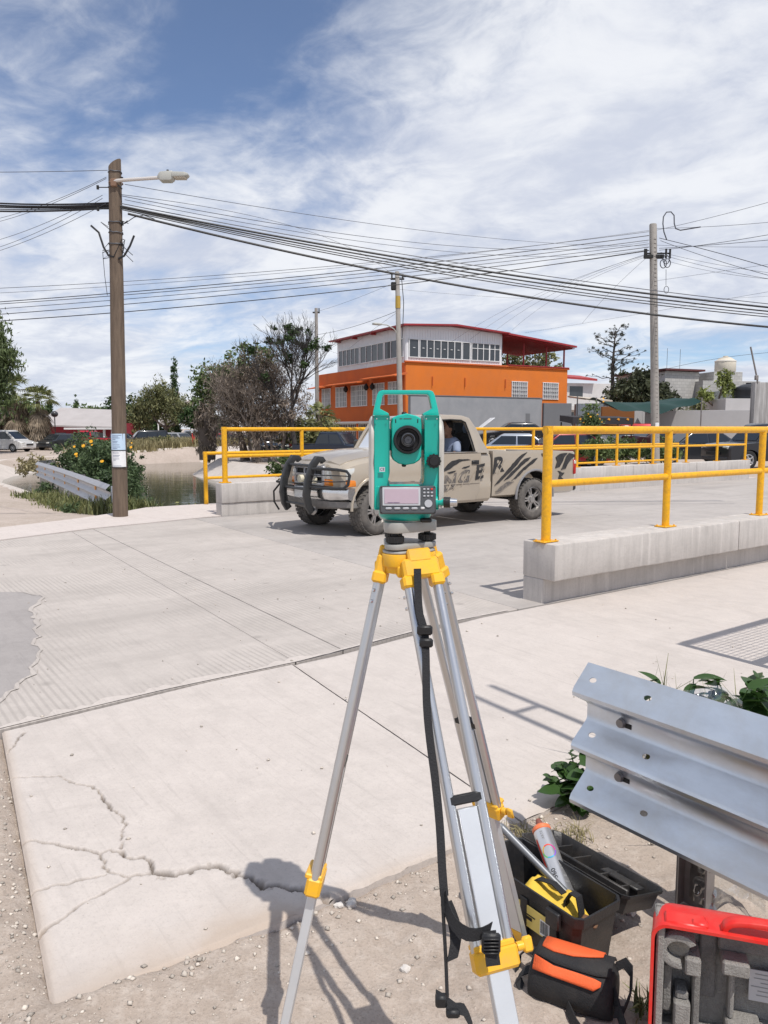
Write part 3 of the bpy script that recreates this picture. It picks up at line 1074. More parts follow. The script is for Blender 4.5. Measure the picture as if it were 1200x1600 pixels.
mb.add(list(rows[-1]) + [(p[0] + .012, p[1], p[2] - .035) for p in rows[-1]], [[k, k + 1, n_ + k + 1, n_ + k] for k in range(n_ - 1)])
mb.obj('hood', M_TAN, TR, ang=35)

# --- cab upper: side frames with a window opening, roof, pillars


def side_y(z):
    return .892 - (z - 1.13) * .255


def side_frame(sg):
    outer = [(.84, 1.13), (.765, 1.29), (.66, 1.48), (.55, 1.655), (.42, 1.70), (.1, 1.715), (-.12, 1.705), (-.26, 1.67), (-.36, 1.50), (-.45, 1.30), (-.55, 1.13), (-.30, 1.13), (.1, 1.13), (.5, 1.13)]
    inner = [(.72, 1.155), (.65, 1.27), (.56, 1.45), (.475, 1.595), (.43, 1.63), (.15, 1.642), (-.07, 1.635), (-.155, 1.60), (-.20, 1.45), (-.235, 1.30), (-.262, 1.155), (-.15, 1.150), (.15, 1.150), (.5, 1.152)]
    m_ = MB()
    k = len(outer)
    v = []
    for off in (0, -.055):
        for ring in (outer, inner):
            v += [(x, sg * (side_y(z) + off + (.012 if ring is outer and z > 1.66 and off == 0 else 0) * -2), z) for x, z in ring]
    f = []
    for i in range(k):
        j = (i + 1) % k
        f += [[i, j, k + j, k + i], [2 * k + i, 2 * k + j, 3 * k + j, 3 * k + i], [k + i, k + j, 3 * k + j, 3 * k + i], [i, j, 2 * k + j, 2 * k + i]]
    m_.add(v, f)
    o = m_.obj('window_frame', M_TAN, TR, ang=35, bevel=.006, seg=2)
    s_ = MB()      # rubber seal round the opening
    s_.tube([(x * .985 - .0, sg * (side_y(z) - .008), z * .996 + .005) for x, z in inner], .011, 6, closed=True)
    s_.obj('window_seal', M_RUB, o)


side_frame(1)
side_frame(-1)
# roof skin
xs_ = [(.56, 1.648, .715), (.50, 1.682, .72), (.38, 1.712, .725), (.1, 1.73, .728), (-.1, 1.722, .726), (-.22, 1.698, .72), (-.27, 1.665, .71)]
mb = MB()
rows = []
for x, z, w in xs_:
    rows.append([(x, w * math.sin(q), z - .028 * (1 - math.cos(q)) - .03 * max(0, abs(q) - 1.1)) for q in [math.pi / 2 * j / 8 for j in range(-8, 9)]])
vs = [p for r_ in rows for p in r_]
mb.add(vs, [[i * 17 + k, i * 17 + k + 1, (i + 1) * 17 + k + 1, (i + 1) * 17 + k] for i in range(len(rows) - 1) for k in range(16)])
mb.add([(p[0], p[1] * .99, p[2] - .04) for p in vs], [[i * 17 + k, i * 17 + k + 1, (i + 1) * 17 + k + 1, (i + 1) * 17 + k] for i in range(len(rows) - 1) for k in range(16)])
mb.obj('roof', M_TAN, TR, ang=50)
# rear wall of the cab with its window
mb = MB()
ro = [(-.70, -.27, 1.665), (.70, -.27, 1.665), (.86, -.55, 1.13), (-.86, -.55, 1.13)]
ri = [(-.58, -.30, 1.60), (.58, -.30, 1.60), (.66, -.475, 1.27), (-.66, -.475, 1.27)]
v = [(x, y, z) for y, x, z in ro] + [(x, y, z) for y, x, z in ri]
v += [(x + .04, y, z) for x, y, z in v]
f = []
for i in range(4):
    j = (i + 1) % 4
    f += [[i, j, 4 + j, 4 + i], [8 + i, 8 + j, 12 + j, 12 + i], [4 + i, 4 + j, 12 + j, 12 + i]]
mb.add(v, f)
bw = mb.obj('cab_rear_wall', M_TAN, TR)
MB().poly([(x + .02, y, z) for y, x, z in ri]).obj('rear_window', M_GLS, bw)
MB().poly([(.82, -.80, 1.17), (.82, .80, 1.17), (.53, .68, 1.655), (.53, -.68, 1.655)]).obj('windscreen', M_GLS, TR)
mb = MB()
for sg in (-1, 1):
    mb.tube([(.83, sg * .83, 1.16), (.67, sg * .775, 1.44), (.54, sg * .715, 1.655)], .03, 8)
mb.tube([(.83, -.82, 1.165), (.83, .82, 1.165)], .02, 6)
mb.obj('windscreen_pillar', M_TAN, TR)
MB().poly([(.71, -.868, 1.16), (.45, -.74, 1.62), (-.06, -.74, 1.625), (-.25, -.868, 1.155)]).obj('side_window', M_GLS, TR)

# --- cab interior
it = MB()
it.box((.12, 0, 1.146), (1.25, 1.60, .012))
it.obj('cab_dark_panel', M_INT, TR)  # added dark panel at sill height; its colour gives the cab interior's shade
it = MB()
it.box((.66, 0, 1.20), (.24, 1.5, .11), .04)
it.obj('dashboard', M_INT, TR)
for y in (.40, -.40):
    st = MB()
    st.loft([[(-.30 - .12 * t - q, y + w * sx, z) for sx, q in ((-1, 0), (-.5, -.04), (.5, -.04), (1, 0), (.8, .08), (-.8, .08))] for t, z, w in ((0, 1.12, .26), (.3, 1.25, .27), (.6, 1.36, .25), (.75, 1.41, .17), (.8, 1.42, .135), (.95, 1.50, .135), (1, 1.53, .10))])
    st.obj('seat', M_INT, TR, ang=60)
sw = MB()
ring = []
Mt = Matrix.Translation((.46, .40, 1.23)) @ Matrix.Rotation(R(-62), 4, 'Y')
ring = [Mt @ Vector((.19 * math.cos(a), .19 * math.sin(a), 0)) for a in [2 * math.pi * k / 24 for k in range(24)]]
sw.tube(ring, .014, 8, closed=True)
sw.tube([ring[0], Mt @ Vector((0, 0, -.03)), ring[12]], .012, 6)
sw.cyl(Mt @ Vector((0, 0, -.03)), Mt @ Vector((0, 0, -.25)), .03, None, 8)
sw.obj('steering_wheel', M_RUB, TR)

# --- doors
for sg in (1, -1):
    mb = MB()
    pts = [(.755, 1.125), (.755, .60), (.72, .42), (.4, .41), (-.25, .41), (-.33, .55), (-.35, .8), (-.36, 1.125)]
    rings = []
    for off, ins in ((.0, 0), (.010, .0), (.014, .012)):
        cx, cz = .2, .78
        rings.append([(x + (cx - x) * ins, sg * ((.895 if z > .64 else .892 if z > .5 else .885) + off), z + (cz - z) * ins) for x, z in pts])
    mb.loft(rings)
    d = mb.obj('door', M_TAN, TR, ang=30)
    h = MB()
    h.box((-.235, sg * .915, .99), (.15, .012, .065), .005)
    h.box((-.22, sg * .925, 1.0), (.10, .014, .022), .005)
    h.obj('handle', M_BLK, d)
    t_ = MB()
    t_.box((.20, sg * .911, .675), (1.08, .010, .014), .004)
    t_.obj('crease_trim', M_TAN, d)
    mi = MB()
    mi.box((.63, sg * 1.02, 1.25), (.09, .20, .15), .03)
    mi.tube([(.66, sg * .86, 1.18), (.65, sg * .95, 1.22)], .025, 8)
    mi.obj('mirror', M_BLK, d)
    # chrome lip under the window
    MB().box((.22, sg * .895, 1.147), (1.02, .012, .014), .004).obj('belt_trim', M_CHR, d)

# --- bed
mb = MB()
prof = [(-.90, 1.12), (-.905, .85), (-.90, .66), (-.885, .45), (-.80, .41), (.80, .41), (.885, .45), (.90, .66), (.905, .85), (.90, 1.12), (.895, 1.155), (.82, 1.155), (.80, 1.13), (.80, .62), (-.80, .62), (-.80, 1.13), (-.82, 1.155), (-.895, 1.155)]
rings = []
for x, w, dz in ((-.615, 1, 0), (-1.2, 1.002, -.005), (-1.9, 1.0, -.02), (-2.45, .99, -.04), (-2.56, .975, -.045), (-2.585, .955, -.045)):
    rings.append([(x, y * w, z + (dz if z > 1 else 0)) for y, z in prof])
mb.loft(rings)
bed = mb.obj('bed', M_TAN, TR)
cut = []
for y in (.95, -.95):
    c = MB()
    c.cyl((AX, y + .05 * (1 if y > 0 else -1), .40), (AX, y - .32 * (1 if y > 0 else -1), .40), .43, None, 32)
    cut.append(c)
bool_cut(bed, cut)
MB().box((-2.595, 0, .83), (.05, 1.66, .58), .02).obj('tailgate', M_TAN, TR)
MB().box((-.64, 0, .88), (.04, 1.6, .52), .01).obj('bed_front_wall', M_TAN, TR)
MB().box((-2.66, 0, .50), (.14, 1.62, .13), .03).obj('rear_bumper', M_BLK, TR)
for sg in (1, -1):
    for xc, rr, wy in ((AX, .435, .905), (FX, .43, .89)):
        m_ = MB()
        pts = []
        for k in range(15):
            a = R(-4 + 188 * k / 14)
            pts.append((xc + rr * math.cos(a), sg * (wy - .004), .40 + rr * math.sin(a)))
        m_.tube(pts, .022, 6)
        m_.obj('wheel_arch_trim', M_TAN if xc > 0 else pm('grey_arch_trim', (.24, .235, .24), .5), TR)
        # inner arch liner
        m_ = MB()
        v = []
        for k in range(15):
            a = R(-4 + 188 * k / 14)
            for yy in (sg * (wy - .03), sg * .56):
                v.append((xc + (rr - .012) * math.cos(a), yy, .40 + (rr - .012) * math.sin(a)))
        m_.add(v, [[2 * k, 2 * k + 1, 2 * k + 3, 2 * k + 2] for k in range(14)])
        m_.obj('wheel_well', M_RUB, TR)
    tl = MB()
    tl.box((-2.565, sg * .872, .855), (.07, .055, .25), .012)
    tl.obj('tail_light', M_RED, TR)
    MB().box((-2.567, sg * .873, .935), (.06, .058, .06), .006).obj('reversing_light', M_CLR, TR)

# --- wheels


def wheel(parent, x, y, r, w, steer=0.0, rim=.60, dish=1):
    sg = 1 if y > 0 else -1
    wt = bpy.data.objects.new('wheel', None)
    COL.objects.link(wt)
    wt.parent = parent
    wt.location = (x, y, r)
    wt.rotation_euler = (0, 0, steer)
    Ry = Matrix.Rotation(R(-90) * sg, 4, 'X')     # lathe z -> outward
    rr = r * rim
    prof = [(rr, -w / 2), (r * .80, -w / 2 - .008), (r * .93, -w / 2 + .012), (r * .985, -w / 2 + .04), (r, -w / 4), (r, w / 4), (r * .985, w / 2 - .04), (r * .93, w / 2 - .012), (r * .80, w / 2 + .008), (rr * 1.02, w / 2 - .004), (rr, w / 2 - .02)]
    m_ = MB()
    m_.lathe(prof, 40, Ry, cap=False)
    nt = 34
    for k in range(nt):      # tread blocks
        a = 2 * math.pi * k / nt
        for row, off in ((-.36, 0), (-.12, .5), (.12, 0), (.36, .5)):
            an = a + off * 2 * math.pi / nt
            M_ = Ry @ Matrix.Rotation(an, 4, 'Z') @ Matrix.Translation((r + .001, 0, row * w)) @ Matrix.Rotation(.25 if row * sg > 0 else -.25, 4, 'X')
            m_.add(*boxvf((.010, r * 2 * math.pi / nt * .72, w * .19)), M_)
    m_.obj('tyre', M_TIRE, wt, ang=35)
    m_ = MB()
    z1 = w / 2 - .03
    m_.lathe([(rr, -w / 2 + .02), (rr, z1 + .01), (rr * .94, z1 + .012), (rr * .90, z1 - .02), (rr * .86, z1 - .05)], 32, Ry, cap=False)
    m_.lathe([(.001, z1 - .0), (rr * .24, z1 - .002), (rr * .27, z1 - .02), (rr * .40, z1 - .03), (rr * .40, z1 - .06)], 24, Ry, cap=False)
    for k in range(5):
        for q in (-.16, .16):
            a = 2 * math.pi * k / 5 + q
            M_ = Ry @ Matrix.Rotation(a, 4, 'Z') @ Matrix.Translation((rr * .63, 0, z1 - .035))
            m_.add(*boxvf((rr * .56, rr * .13, .03)), M_)
    m_.obj('rim', M_RIM, wt, ang=35)
    m_ = MB()
    m_.lathe([(rr * .98, z1 - .085), (.001, z1 - .085)], 24, Ry, cap=False)
    m_.obj('brake_disc', M_RUB, wt)
    return wt


def boxvf(s):
    hx, hy, hz = s[0] / 2, s[1] / 2, s[2] / 2
    return [(x * hx, y * hy, z * hz) for x in (-1, 1) for y in (-1, 1) for z in (-1, 1)], [(0, 1, 3, 2), (4, 6, 7, 5), (0, 4, 5, 1), (2, 3, 7, 6), (0, 2, 6, 4), (1, 5, 7, 3)]


for x, st in ((FX, R(10)), (AX, 0)):
    for y in (.755, -.755):
        wheel(TR, x, y, .345, .26, st)

# --- front end
for sg in (1, -1):
    m_ = MB()
    m_.loft([[(2.05, sg * .40, .80), (2.05, sg * .40, .96), (1.95, sg * .845, .965), (1.95, sg * .845, .80)], [(2.178, sg * .40, .80), (2.165, sg * .40, .95), (2.07, sg * .835, .945), (2.085, sg * .842, .80)]])
    m_.obj('headlight', M_CLR, TR, bevel=.008)
    m_ = MB()
    m_.loft([[(2.05, sg * .40, .705), (2.05, sg * .40, .795), (1.93, sg * .852, .795), (1.93, sg * .852, .705)], [(2.185, sg * .40, .705), (2.18, sg * .40, .795), (2.075, sg * .846, .795), (2.08, sg * .848, .705)]])
    m_.obj('turn_signal', M_AMB, TR, bevel=.006)
m_ = MB()      # grille surround with slots
m_.box((2.165, 0, .955), (.06, .80, .05), .012)
m_.box((2.175, 0, .72), (.06, .80, .04), .012)
for y in (-.39, .39):
    m_.box((2.17, y, .84), (.06, .05, .26), .012)
m_.box((2.178, 0, .84), (.045, .76, .04), .01)
for y in (-.13, .13):
    m_.box((2.172, y, .84), (.04, .035, .22), .008)
gr = m_.obj('grille', pm('silver_grille_plastic', (.42, .42, .43), .35, .4, var=.3, vs=9), TR)
MB().box((2.145, 0, .84), (.03, .78, .24)).obj('grille_back', M_RUB, gr)
for y in (-.16, .20):
    m_ = MB()
    m_.cyl((2.20, y, .78), (2.26, y, .78), .055, None, 16)
    m_.obj('fog_lamp', pm('pale_lamp', (.75, .70, .55), .2, .1, coat=.5), TR)
# chrome bumper wrapping round
rings = []
for k in range(-8, 9):
    q = k / 8
    y = q * .90
    xo = 2.30 - .05 * q * q - .16 * max(0, abs(q) - .72) / .28
    lean = .05 * abs(q)
    rings.append([(xo - .10, y, .69), (xo, y, .68), (xo + .012, y, .62), (xo + .005, y, .54), (xo - .03, y, .475 + lean), (xo - .12, y, .46 + lean)])
mb = MB()
mb.loft(rings)
bp = mb.obj('front_bumper', M_CHR, TR, ang=50)
rings = []
for k in range(-8, 9):
    q = k / 8
    y = q * .885
    xo = 2.275 - .05 * q * q - .16 * max(0, abs(q) - .72) / .28
    rings.append([(xo - .1, y, .50), (xo, y, .50), (xo - .01, y, .42), (xo - .06, y, .35 + .06 * abs(q)), (xo - .14, y, .36 + .06 * abs(q))])
mb = MB()
mb.loft(rings)
mb.obj('bumper_valance', pm('grey_valance', (.13, .125, .12), .55, var=.6, vs=8, col2=(.28, .26, .24)), TR, ang=50)
MB().box((2.335, 0, .60), (.012, .32, .16), .004).obj('number_plate', M_PLATE, TR)
# black bull bar
bb = bpy.data.objects.new('bull_bar', None)
COL.objects.link(bb)
bb.parent = TR
for sg in (1, -1):
    m_ = MB()
    y = sg * .34
    path = [(2.34, y, .33), (2.40, y, .42), (2.43, y, .58), (2.40, y, .78), (2.33, y, .98), (2.25, y, 1.08), (2.18, y, 1.075), (2.15, y, 1.03)]
    rings = []
    for i, p in enumerate(path):
        a, b = Vector(path[max(i - 1, 0)]), Vector(path[min(i + 1, len(path) - 1)])
        t_ = (b - a).normalized()
        nn = Vector((t_.z, 0, -t_.x))
        wdt = .05 if i < 6 else .04
        rings.append([Vector(p) + nn * u_ * wdt + Vector((0, v_ * .035, 0)) for u_, v_ in ((-1, -1), (1, -1), (1, 1), (-1, 1))])
    m_.loft(rings)
    m_.obj('upright', M_BLK, bb, ang=50, bevel=.008)
    m_ = MB()
    m_.tube([(2.36, y, .94), (2.31, y + sg * .15, .95), (2.20, sg * .78, .945), (2.12, sg * .90, .925), (2.09, sg * .93, .87), (2.12, sg * .93, .74), (2.17, sg * .89, .69), (2.28, sg * .70, .685), (2.39, y, .69)], .021, 8)
    m_.tube([(2.38, y, .86), (2.22, sg * .78, .865), (2.11, sg * .92, .86)], .008, 6)
    m_.tube([(2.39, y, .775), (2.24, sg * .78, .78), (2.12, sg * .92, .79)], .008, 6)
    m_.obj('headlight_guard', M_BLK, bb)
m_ = MB()
for z, xx, rr in ((.985, 2.33, .021), (.66, 2.41, .021), (.44, 2.41, .018)):
    m_.tube([(xx, -.34, z), (xx + .01, 0, z), (xx, .34, z)], rr, 8)
m_.obj('cross_tube', M_BLK, bb)
m_ = MB()
m_.tube([(2.43, -.40, .72), (2.47, -.55, .58), (2.45, -.58, .42), (2.40, -.52, .30)], .014, 6)
m_.cyl((2.43, -.36, .72), (2.43, -.52, .725), .02, None, 8)
m_.obj('trailing_strap', M_RUB, bb)
m_ = MB()
m_.cyl((2.33, .34, .36), (2.30, .34, .34), .06, None, 14)
m_.obj('tow_hook', M_RIM, bb)

# --- decals on the camera side
DEC = [
 [(0.446, 0.853), (0.387, 0.913), (0.32, 0.974), (0.238, 1.023), (0.1, 1.047), (-0.083, 1.043), (-0.14, 1.029), (-0.083, 1.022), (0.086, 0.999), (0.196, 0.949), (0.278, 0.9), (0.373, 0.872)],
 [(0.042, 0.903), (-0.056, 0.932), (-0.127, 0.945), (-0.113, 0.924), (-0.028, 0.901)],
 [(0.332, 0.849), (0.236, 0.867), (0.154, 0.875), (0.181, 0.855), (0.291, 0.831)],
 [(0.73, 0.985), (0.68, 1.015), (0.6, 1.0), (0.5, 0.93), (0.6, 0.955), (0.68, 0.97)],
 [(0.52, 0.70), (0.46, 0.80), (0.44, 0.70), (0.47, 0.60)],
 [(-0.765, 0.714), (-0.885, 0.809), (-1.006, 0.905), (-1.129, 1.012), (-1.253, 1.088), (-1.38, 1.126), (-1.302, 1.064), (-1.193, 0.97), (-1.07, 0.868), (-0.917, 0.764), (-0.796, 0.68), (-0.66, 0.61)],
 [(-0.857, 0.678), (-0.963, 0.765), (-1.07, 0.845), (-1.193, 0.935), (-1.319, 1.019), (-1.463, 1.043), (-1.4, 0.984), (-1.258, 0.909), (-1.165, 0.844), (-1.041, 0.759), (-0.949, 0.707)],
 [(-1.028, 0.671), (-1.135, 0.756), (-1.244, 0.842), (-1.386, 0.928), (-1.513, 1.003), (-1.627, 1.028), (-1.547, 0.957), (-1.403, 0.882), (-1.261, 0.796), (-1.168, 0.732)],
 [(-1.714, 1.097), (-1.874, 1.10), (-1.883, 1.052), (-1.793, 1.031), (-1.725, 1.056)],
 [(-2.053, 0.84), (-2.101, 0.955), (-2.064, 1.025), (-2.182, 1.085), (-2.36, 1.095), (-2.27, 1.02), (-2.22, .93), (-2.16, .86)],
 [(-2.40, 1.093), (-2.52, 1.07), (-2.535, 1.026), (-2.46, 0.992), (-2.36, 0.9), (-2.32, 0.83), (-2.20, 0.811), (-2.29, .95), (-2.33, 1.03)],
 [(-2.12, .80), (-2.29, 0.762), (-2.197, 0.695), (-2.30, 0.62), (-2.235, 0.588), (-2.145, 0.673), (-2.177, 0.754)],
]
FAD = [
 [(-0.678, 0.509), (-0.798, 0.592), (-0.92, 0.653), (-1.091, 0.664), (-1.013, 0.627), (-0.891, 0.577), (-0.769, 0.516)],
 [(.45, .60), (.2, .64), (.18, .62), (.42, .57)],
]
DECP = [-.7, -1.0]


def jag(poly):
    out = []
    for i, p in enumerate(poly):
        q = poly[(i + 1) % len(poly)]
        L = math.hypot(q[0] - p[0], q[1] - p[1])
        out.append(p)
        k = int(L / .05)
        for j in range(1, k):
            t_ = j / k
            out.append((p[0] + (q[0] - p[0]) * t_ + random.uniform(-.008, .008), p[1] + (q[1] - p[1]) * t_ + random.uniform(-.010, .010)))
    return out


for polys, m in ((DEC, M_DEC), (FAD, M_FADE)):
    for p in polys:
        inbed = p[0][0] < -.6
        y0 = .9075 if inbed else .9115
        mb = MB()
        mb.prism(jag(p), y0 - .012, y0 + .0015, 'xz')
        mb.obj('decal', m, TR, ang=0)
# the lettering runs from the door onto the bed, climbing to the rear
Mt = Matrix.Translation((0, .9105, 0)) @ Matrix.Rotation(R(90), 4, 'X')


def letter(ch, x, z, size, m, rot=9):
    # text x axis must run towards -x (rearwards) as seen from the left side
    M_ = Matrix.Translation((x, .899 if x > .74 else .9113 if x > -.58 else .9075, z)) @ Matrix(((-1, 0, 0, 0), (0, 0, 1, 0), (0, 1, 0, 0), (0, 0, 0, 1))) @ Matrix.Rotation(R(rot), 4, 'Z') @ Matrix.Diagonal((1.25, 1, 1, 1))
    TXT(ch, size, m, TR, M_, 'lettering', .002, .25, size * .03)


for ch, x, z, size, m in (('R', 1.02, .62, .30, M_FADE), ('A', .64, .66, .28, M_FADE), ('N', .30, .705, .27, M_FADE), ('G', .02, .755, .27, M_FADE), ('E', -.30, .825, .30, M_DEC), ('R', -.70, .92, .34, M_DEC)):
    letter(ch, x, z, size, m)

# torn slashes through the lettering
for x0, z0 in ((.34, .66), (.22, .68), (.06, .72), (-.10, .74), (-.30, .80), (-.72, .88), (-.62, .86)):
    mb = MB()
    y0 = .9075 if x0 < -.58 else .9113
    mb.prism(jag([(x0, z0 - .09), (x0 - .14, z0 + .13), (x0 - .165, z0 + .14), (x0 - .03, z0 - .07)]), y0, y0 + .0032, 'xz')
    mb.obj('scratch', M_TAN, TR, ang=0)

# ================================================================== driver
M_SKIN = pm('skin', (0.30, 0.165, 0.11), 0.55, var=.2, vs=12, col2=(.24, .12, .08))
M_SHIRT = pm('grey_blue_shirt', (0.27, 0.32, 0.44), 0.85, bump=.3, bs=30, var=.3, vs=8)
M_HAIR = pm('black_hair', (0.012, 0.010, 0.010), 0.6, bump=.6, bs=120)


def skin_mesh(name, verts, edges, radii, levels=2):
    me = bpy.data.meshes.new(name)
    me.from_pydata(verts, edges, [])
    o = bpy.data.objects.new(name, me)
    COL.objects.link(o)
    o.modifiers.new('skin', 'SKIN')
    sv = me.skin_vertices[0].data
    for i, r_ in enumerate(radii):
        sv[i].radius = r_ if isinstance(r_, tuple) else (r_, r_)
        sv[i].use_root = (i == 0)
    ss = o.modifiers.new('sub', 'SUBSURF')
    ss.levels = levels
    ss.render_levels = levels
    bpy.context.view_layer.update()
    dg = bpy.context.evaluated_depsgraph_get()
    out = bpy.data.meshes.new_from_object(o.evaluated_get(dg))
    bpy.data.objects.remove(o, do_unlink=True)
    bpy.data.meshes.remove(me)
    out.name = name
    out.polygons.foreach_set('use_smooth', [True] * len(out.polygons))
    return out


PR = thing('person', 'driver in grey blue shirt at the wheel of the tan pickup', 'person', sn(7.85, 9.65, 0), ANG + math.pi)
hx, hy, hz = -.085, .42, 1.495      # head centre
V = [(-.16, .42, .80), (-.155, .42, 1.0), (-.15, .42, 1.17), (-.13, .42, 1.30), (-.11, .42, 1.375), (-.095, .42, 1.43), (hx, hy, hz - .02), (hx - .01, hy, hz + .06),
     (-.14, .56, 1.28), (-.10, .63, 1.16), (.02, .665, 1.04), (.18, .60, 1.10), (.27, .52, 1.19), (.34, .49, 1.24),
     (-.14, .28, 1.28), (-.08, .21, 1.14), (.08, .20, 1.04), (.24, .27, 1.12), (.36, .33, 1.24),
     (-.0, .50, .78), (.3, .52, .84), (-.0, .34, .78), (.3, .32, .84)]
E_ = [(0, 1), (1, 2), (2, 3), (3, 4), (4, 5), (5, 6), (6, 7), (3, 8), (8, 9), (9, 10), (10, 11), (11, 12), (12, 13), (3, 14), (14, 15), (15, 16), (16, 17), (17, 18), (0, 19), (19, 20), (0, 21), (21, 22)]
RD = [(.15, .17), (.12, .16), (.13, .18), (.10, .13), .055, .055, (.085, .075), (.08, .072), .075, .055, .046, .043, .033, .03, .075, .055, .046, .043, .032, .10, .08, .10, .08]
bodyp = skin_mesh('body', V, E_, RD)
mkobj('body', bodyp, M_SKIN, PR)
hd = MB()
hd.ell((hx, hy, hz + .01), (.098, .078, .125), 18, 12)
hd.ell((hx + .035, hy, hz - .065), (.062, .058, .06), 14, 8)
hd.loft([[(hx + .085, hy - .018, hz - .03), (hx + .085, hy + .018, hz - .03), (hx + .09, hy + .006, hz + .03), (hx + .09, hy - .006, hz + .03)], [(hx + .118, hy - .010, hz - .032), (hx + .118, hy + .010, hz - .032), (hx + .098, hy + .004, hz + .028), (hx + .098, hy - .004, hz + .028)]])
for sg in (1, -1):
    hd.ell((hx - .005, hy + sg * .079, hz - .005), (.022, .010, .034), 10, 8)
ho = hd.obj('head', M_SKIN, PR, ang=60)
for sg in (1, -1):
    MB().ell((hx + .086, hy + sg * .032, hz + .012), (.010, .014, .008), 8, 6).obj('eye', M_HAIR, ho)
    MB().box((hx + .090, hy + sg * .034, hz + .034), (.012, .04, .010), .004).obj('eyebrow', M_HAIR, ho)
MB().box((hx + .093, hy, hz - .072), (.012, .045, .008), .003).obj('mouth', M_HAIR, ho)
hr = MB()
hr.ell((hx - .022, hy, hz + .045), (.100, .087, .105), 18, 12)
hr.ell((hx - .05, hy, hz - .01), (.068, .082, .085), 14, 8)
hr.obj('hair', M_HAIR, PR, ang=60)
SH = [(-.16, .42, .86), (-.155, .42, 1.0), (-.15, .42, 1.17), (-.13, .42, 1.30), (-.112, .42, 1.36), (-.14, .56, 1.285), (-.105, .635, 1.165), (-.06, .655, 1.11), (-.14, .28, 1.285), (-.085, .205, 1.15), (-.04, .20, 1.10)]
SE = [(0, 1), (1, 2), (2, 3), (3, 4), (3, 5), (5, 6), (6, 7), (3, 8), (8, 9), (9, 10)]
SR = [(.16, .18), (.135, .175), (.142, .192), (.115, .145), .075, .088, .072, .070, .088, .072, .070]
mkobj('shirt', skin_mesh('shirt', SH, SE, SR), M_SHIRT, PR)
for sg, (wx, wy, wz) in ((1, (.33, .49, 1.245)), (-1, (.35, .335, 1.245))):
    hn = MB()
    hn.ell((wx + .03, wy, wz + .01), (.045, .032, .04), 10, 8)
    for k in range(4):
        q = (k - 1.5) * .018
        hn.tube([(wx + .05, wy + q, wz + .02), (wx + .085, wy + q, wz + .045 - abs(k - 1) * .004), (wx + .095, wy + q, wz + .02), (wx + .075, wy + q, wz)], [.010, .009, .009, .007], 6)
    hn.tube([(wx + .02, wy - sg * .03, wz + .01), (wx + .06, wy - sg * .045, wz + .03), (wx + .085, wy - sg * .04, wz + .035)], [.012, .010, .008], 6)
    hn.obj('hand', M_SKIN, PR, ang=60)
# ================================================================== surveying instrument on its tripod
M_TEAL = pm('teal_instrument_paint', (0.006, 0.43, 0.345), 0.30, 0, var=.12, vs=14, coat=.3, bump=.04, bs=300)
M_TEALD = pm('teal_plastic', (0.006, 0.36, 0.29), 0.38, coat=.2)
M_BEIGE = pm('warm_grey_cover', (0.50, 0.475, 0.43), 0.45, bump=.05, bs=250)
M_IBLK = pm('black_knob_rubber', (0.014, 0.014, 0.015), 0.45, bump=.15, bs=200)
M_PAN = pm('dark_grey_panel', (0.075, 0.08, 0.085), 0.42)
M_KEY = pm('grey_key', (0.42, 0.43, 0.45), 0.4)
M_LCD = pm('lcd_screen', (0.46, 0.36, 0.41), 0.22, spec=.5, var=.25, vs=60, col2=(.40, .31, .36))
M_TRB = pm('grey_tribrach', (0.40, 0.39, 0.36), 0.45, .2, var=.3, vs=20)
M_STEEL = pm('bright_steel', (.62, .62, .62), .22, 1.0)
ZB = 1.2225
TS = thing('total_station', 'teal and black surveying instrument mounted on the tripod', 'surveying instrument', (.05, 1.8, ZB), R(1.5))


def x_(cx):
    return (cx - 548) * .000253


def z_(cz):
    return .3925 - cz * .0002525


# tribrach: bottom plate, three foot screws, top plate
def tri(r, c, rot=0, k=6):
    pts = []
    for i in range(3):
        a = R(90 + rot + 120 * i)
        ctr = Vector((math.cos(a), math.sin(a))) * (r - c)
        for j in range(k + 1):
            b = a + R(-60 + 120 * j / k)
            pts.append((ctr.x + c * math.cos(b), ctr.y + c * math.sin(b)))
    return pts


MB().prism(tri(.073, .026, 150), .001, .014).obj('base_plate', M_TRB, TS, bevel=.002)
mb = MB()
mb.prism(tri(.074, .027, 150), .040, .064)
mb.cyl((0, 0, .064), (0, 0, .068), .05, None, 28)
mb.obj('tribrach', M_TRB, TS, bevel=.003)
for i in range(3):
    a = R(90 + 150 + 120 * i)
    c = Vector((math.cos(a), math.sin(a), 0)) * .052
    m_ = MB(Matrix.Translation(c))
    pr_ = []
    n_ = 40
    v = []
    for zz, rr in ((.016, .016), (.018, .0205), (.031, .0205), (.033, .016)):
        for k in range(n_):
            q = rr * (1 + (.05 if k % 2 else 0) * (rr > .02))
            an = 2 * math.pi * k / n_
            v.append((q * math.cos(an), q * math.sin(an), zz))
    m_.add(v, [[i2 * n_ + k, i2 * n_ + (k + 1) % n_, (i2 + 1) * n_ + (k + 1) % n_, (i2 + 1) * n_ + k] for i2 in range(3) for k in range(n_)] + [list(range(n_))[::-1], [3 * n_ + k for k in range(n_)]])
    m_.cyl((0, 0, .012), (0, 0, .042), .008, None, 10)
    m_.obj('foot_screw', M_IBLK, TS, ang=25)
m_ = MB()
m_.box((.045, -.050, .069), (.026, .018, .010), .003)
m_.obj('clamp_lever', M_IBLK, TS)
# rotating base
m_ = MB()
m_.lathe([(.046, .066), (.056, .069), (.061, .074), (.0625, .084), (.0625, .094), (.05, .096)], 40)
m_.obj('base_housing', M_TEALD, TS)
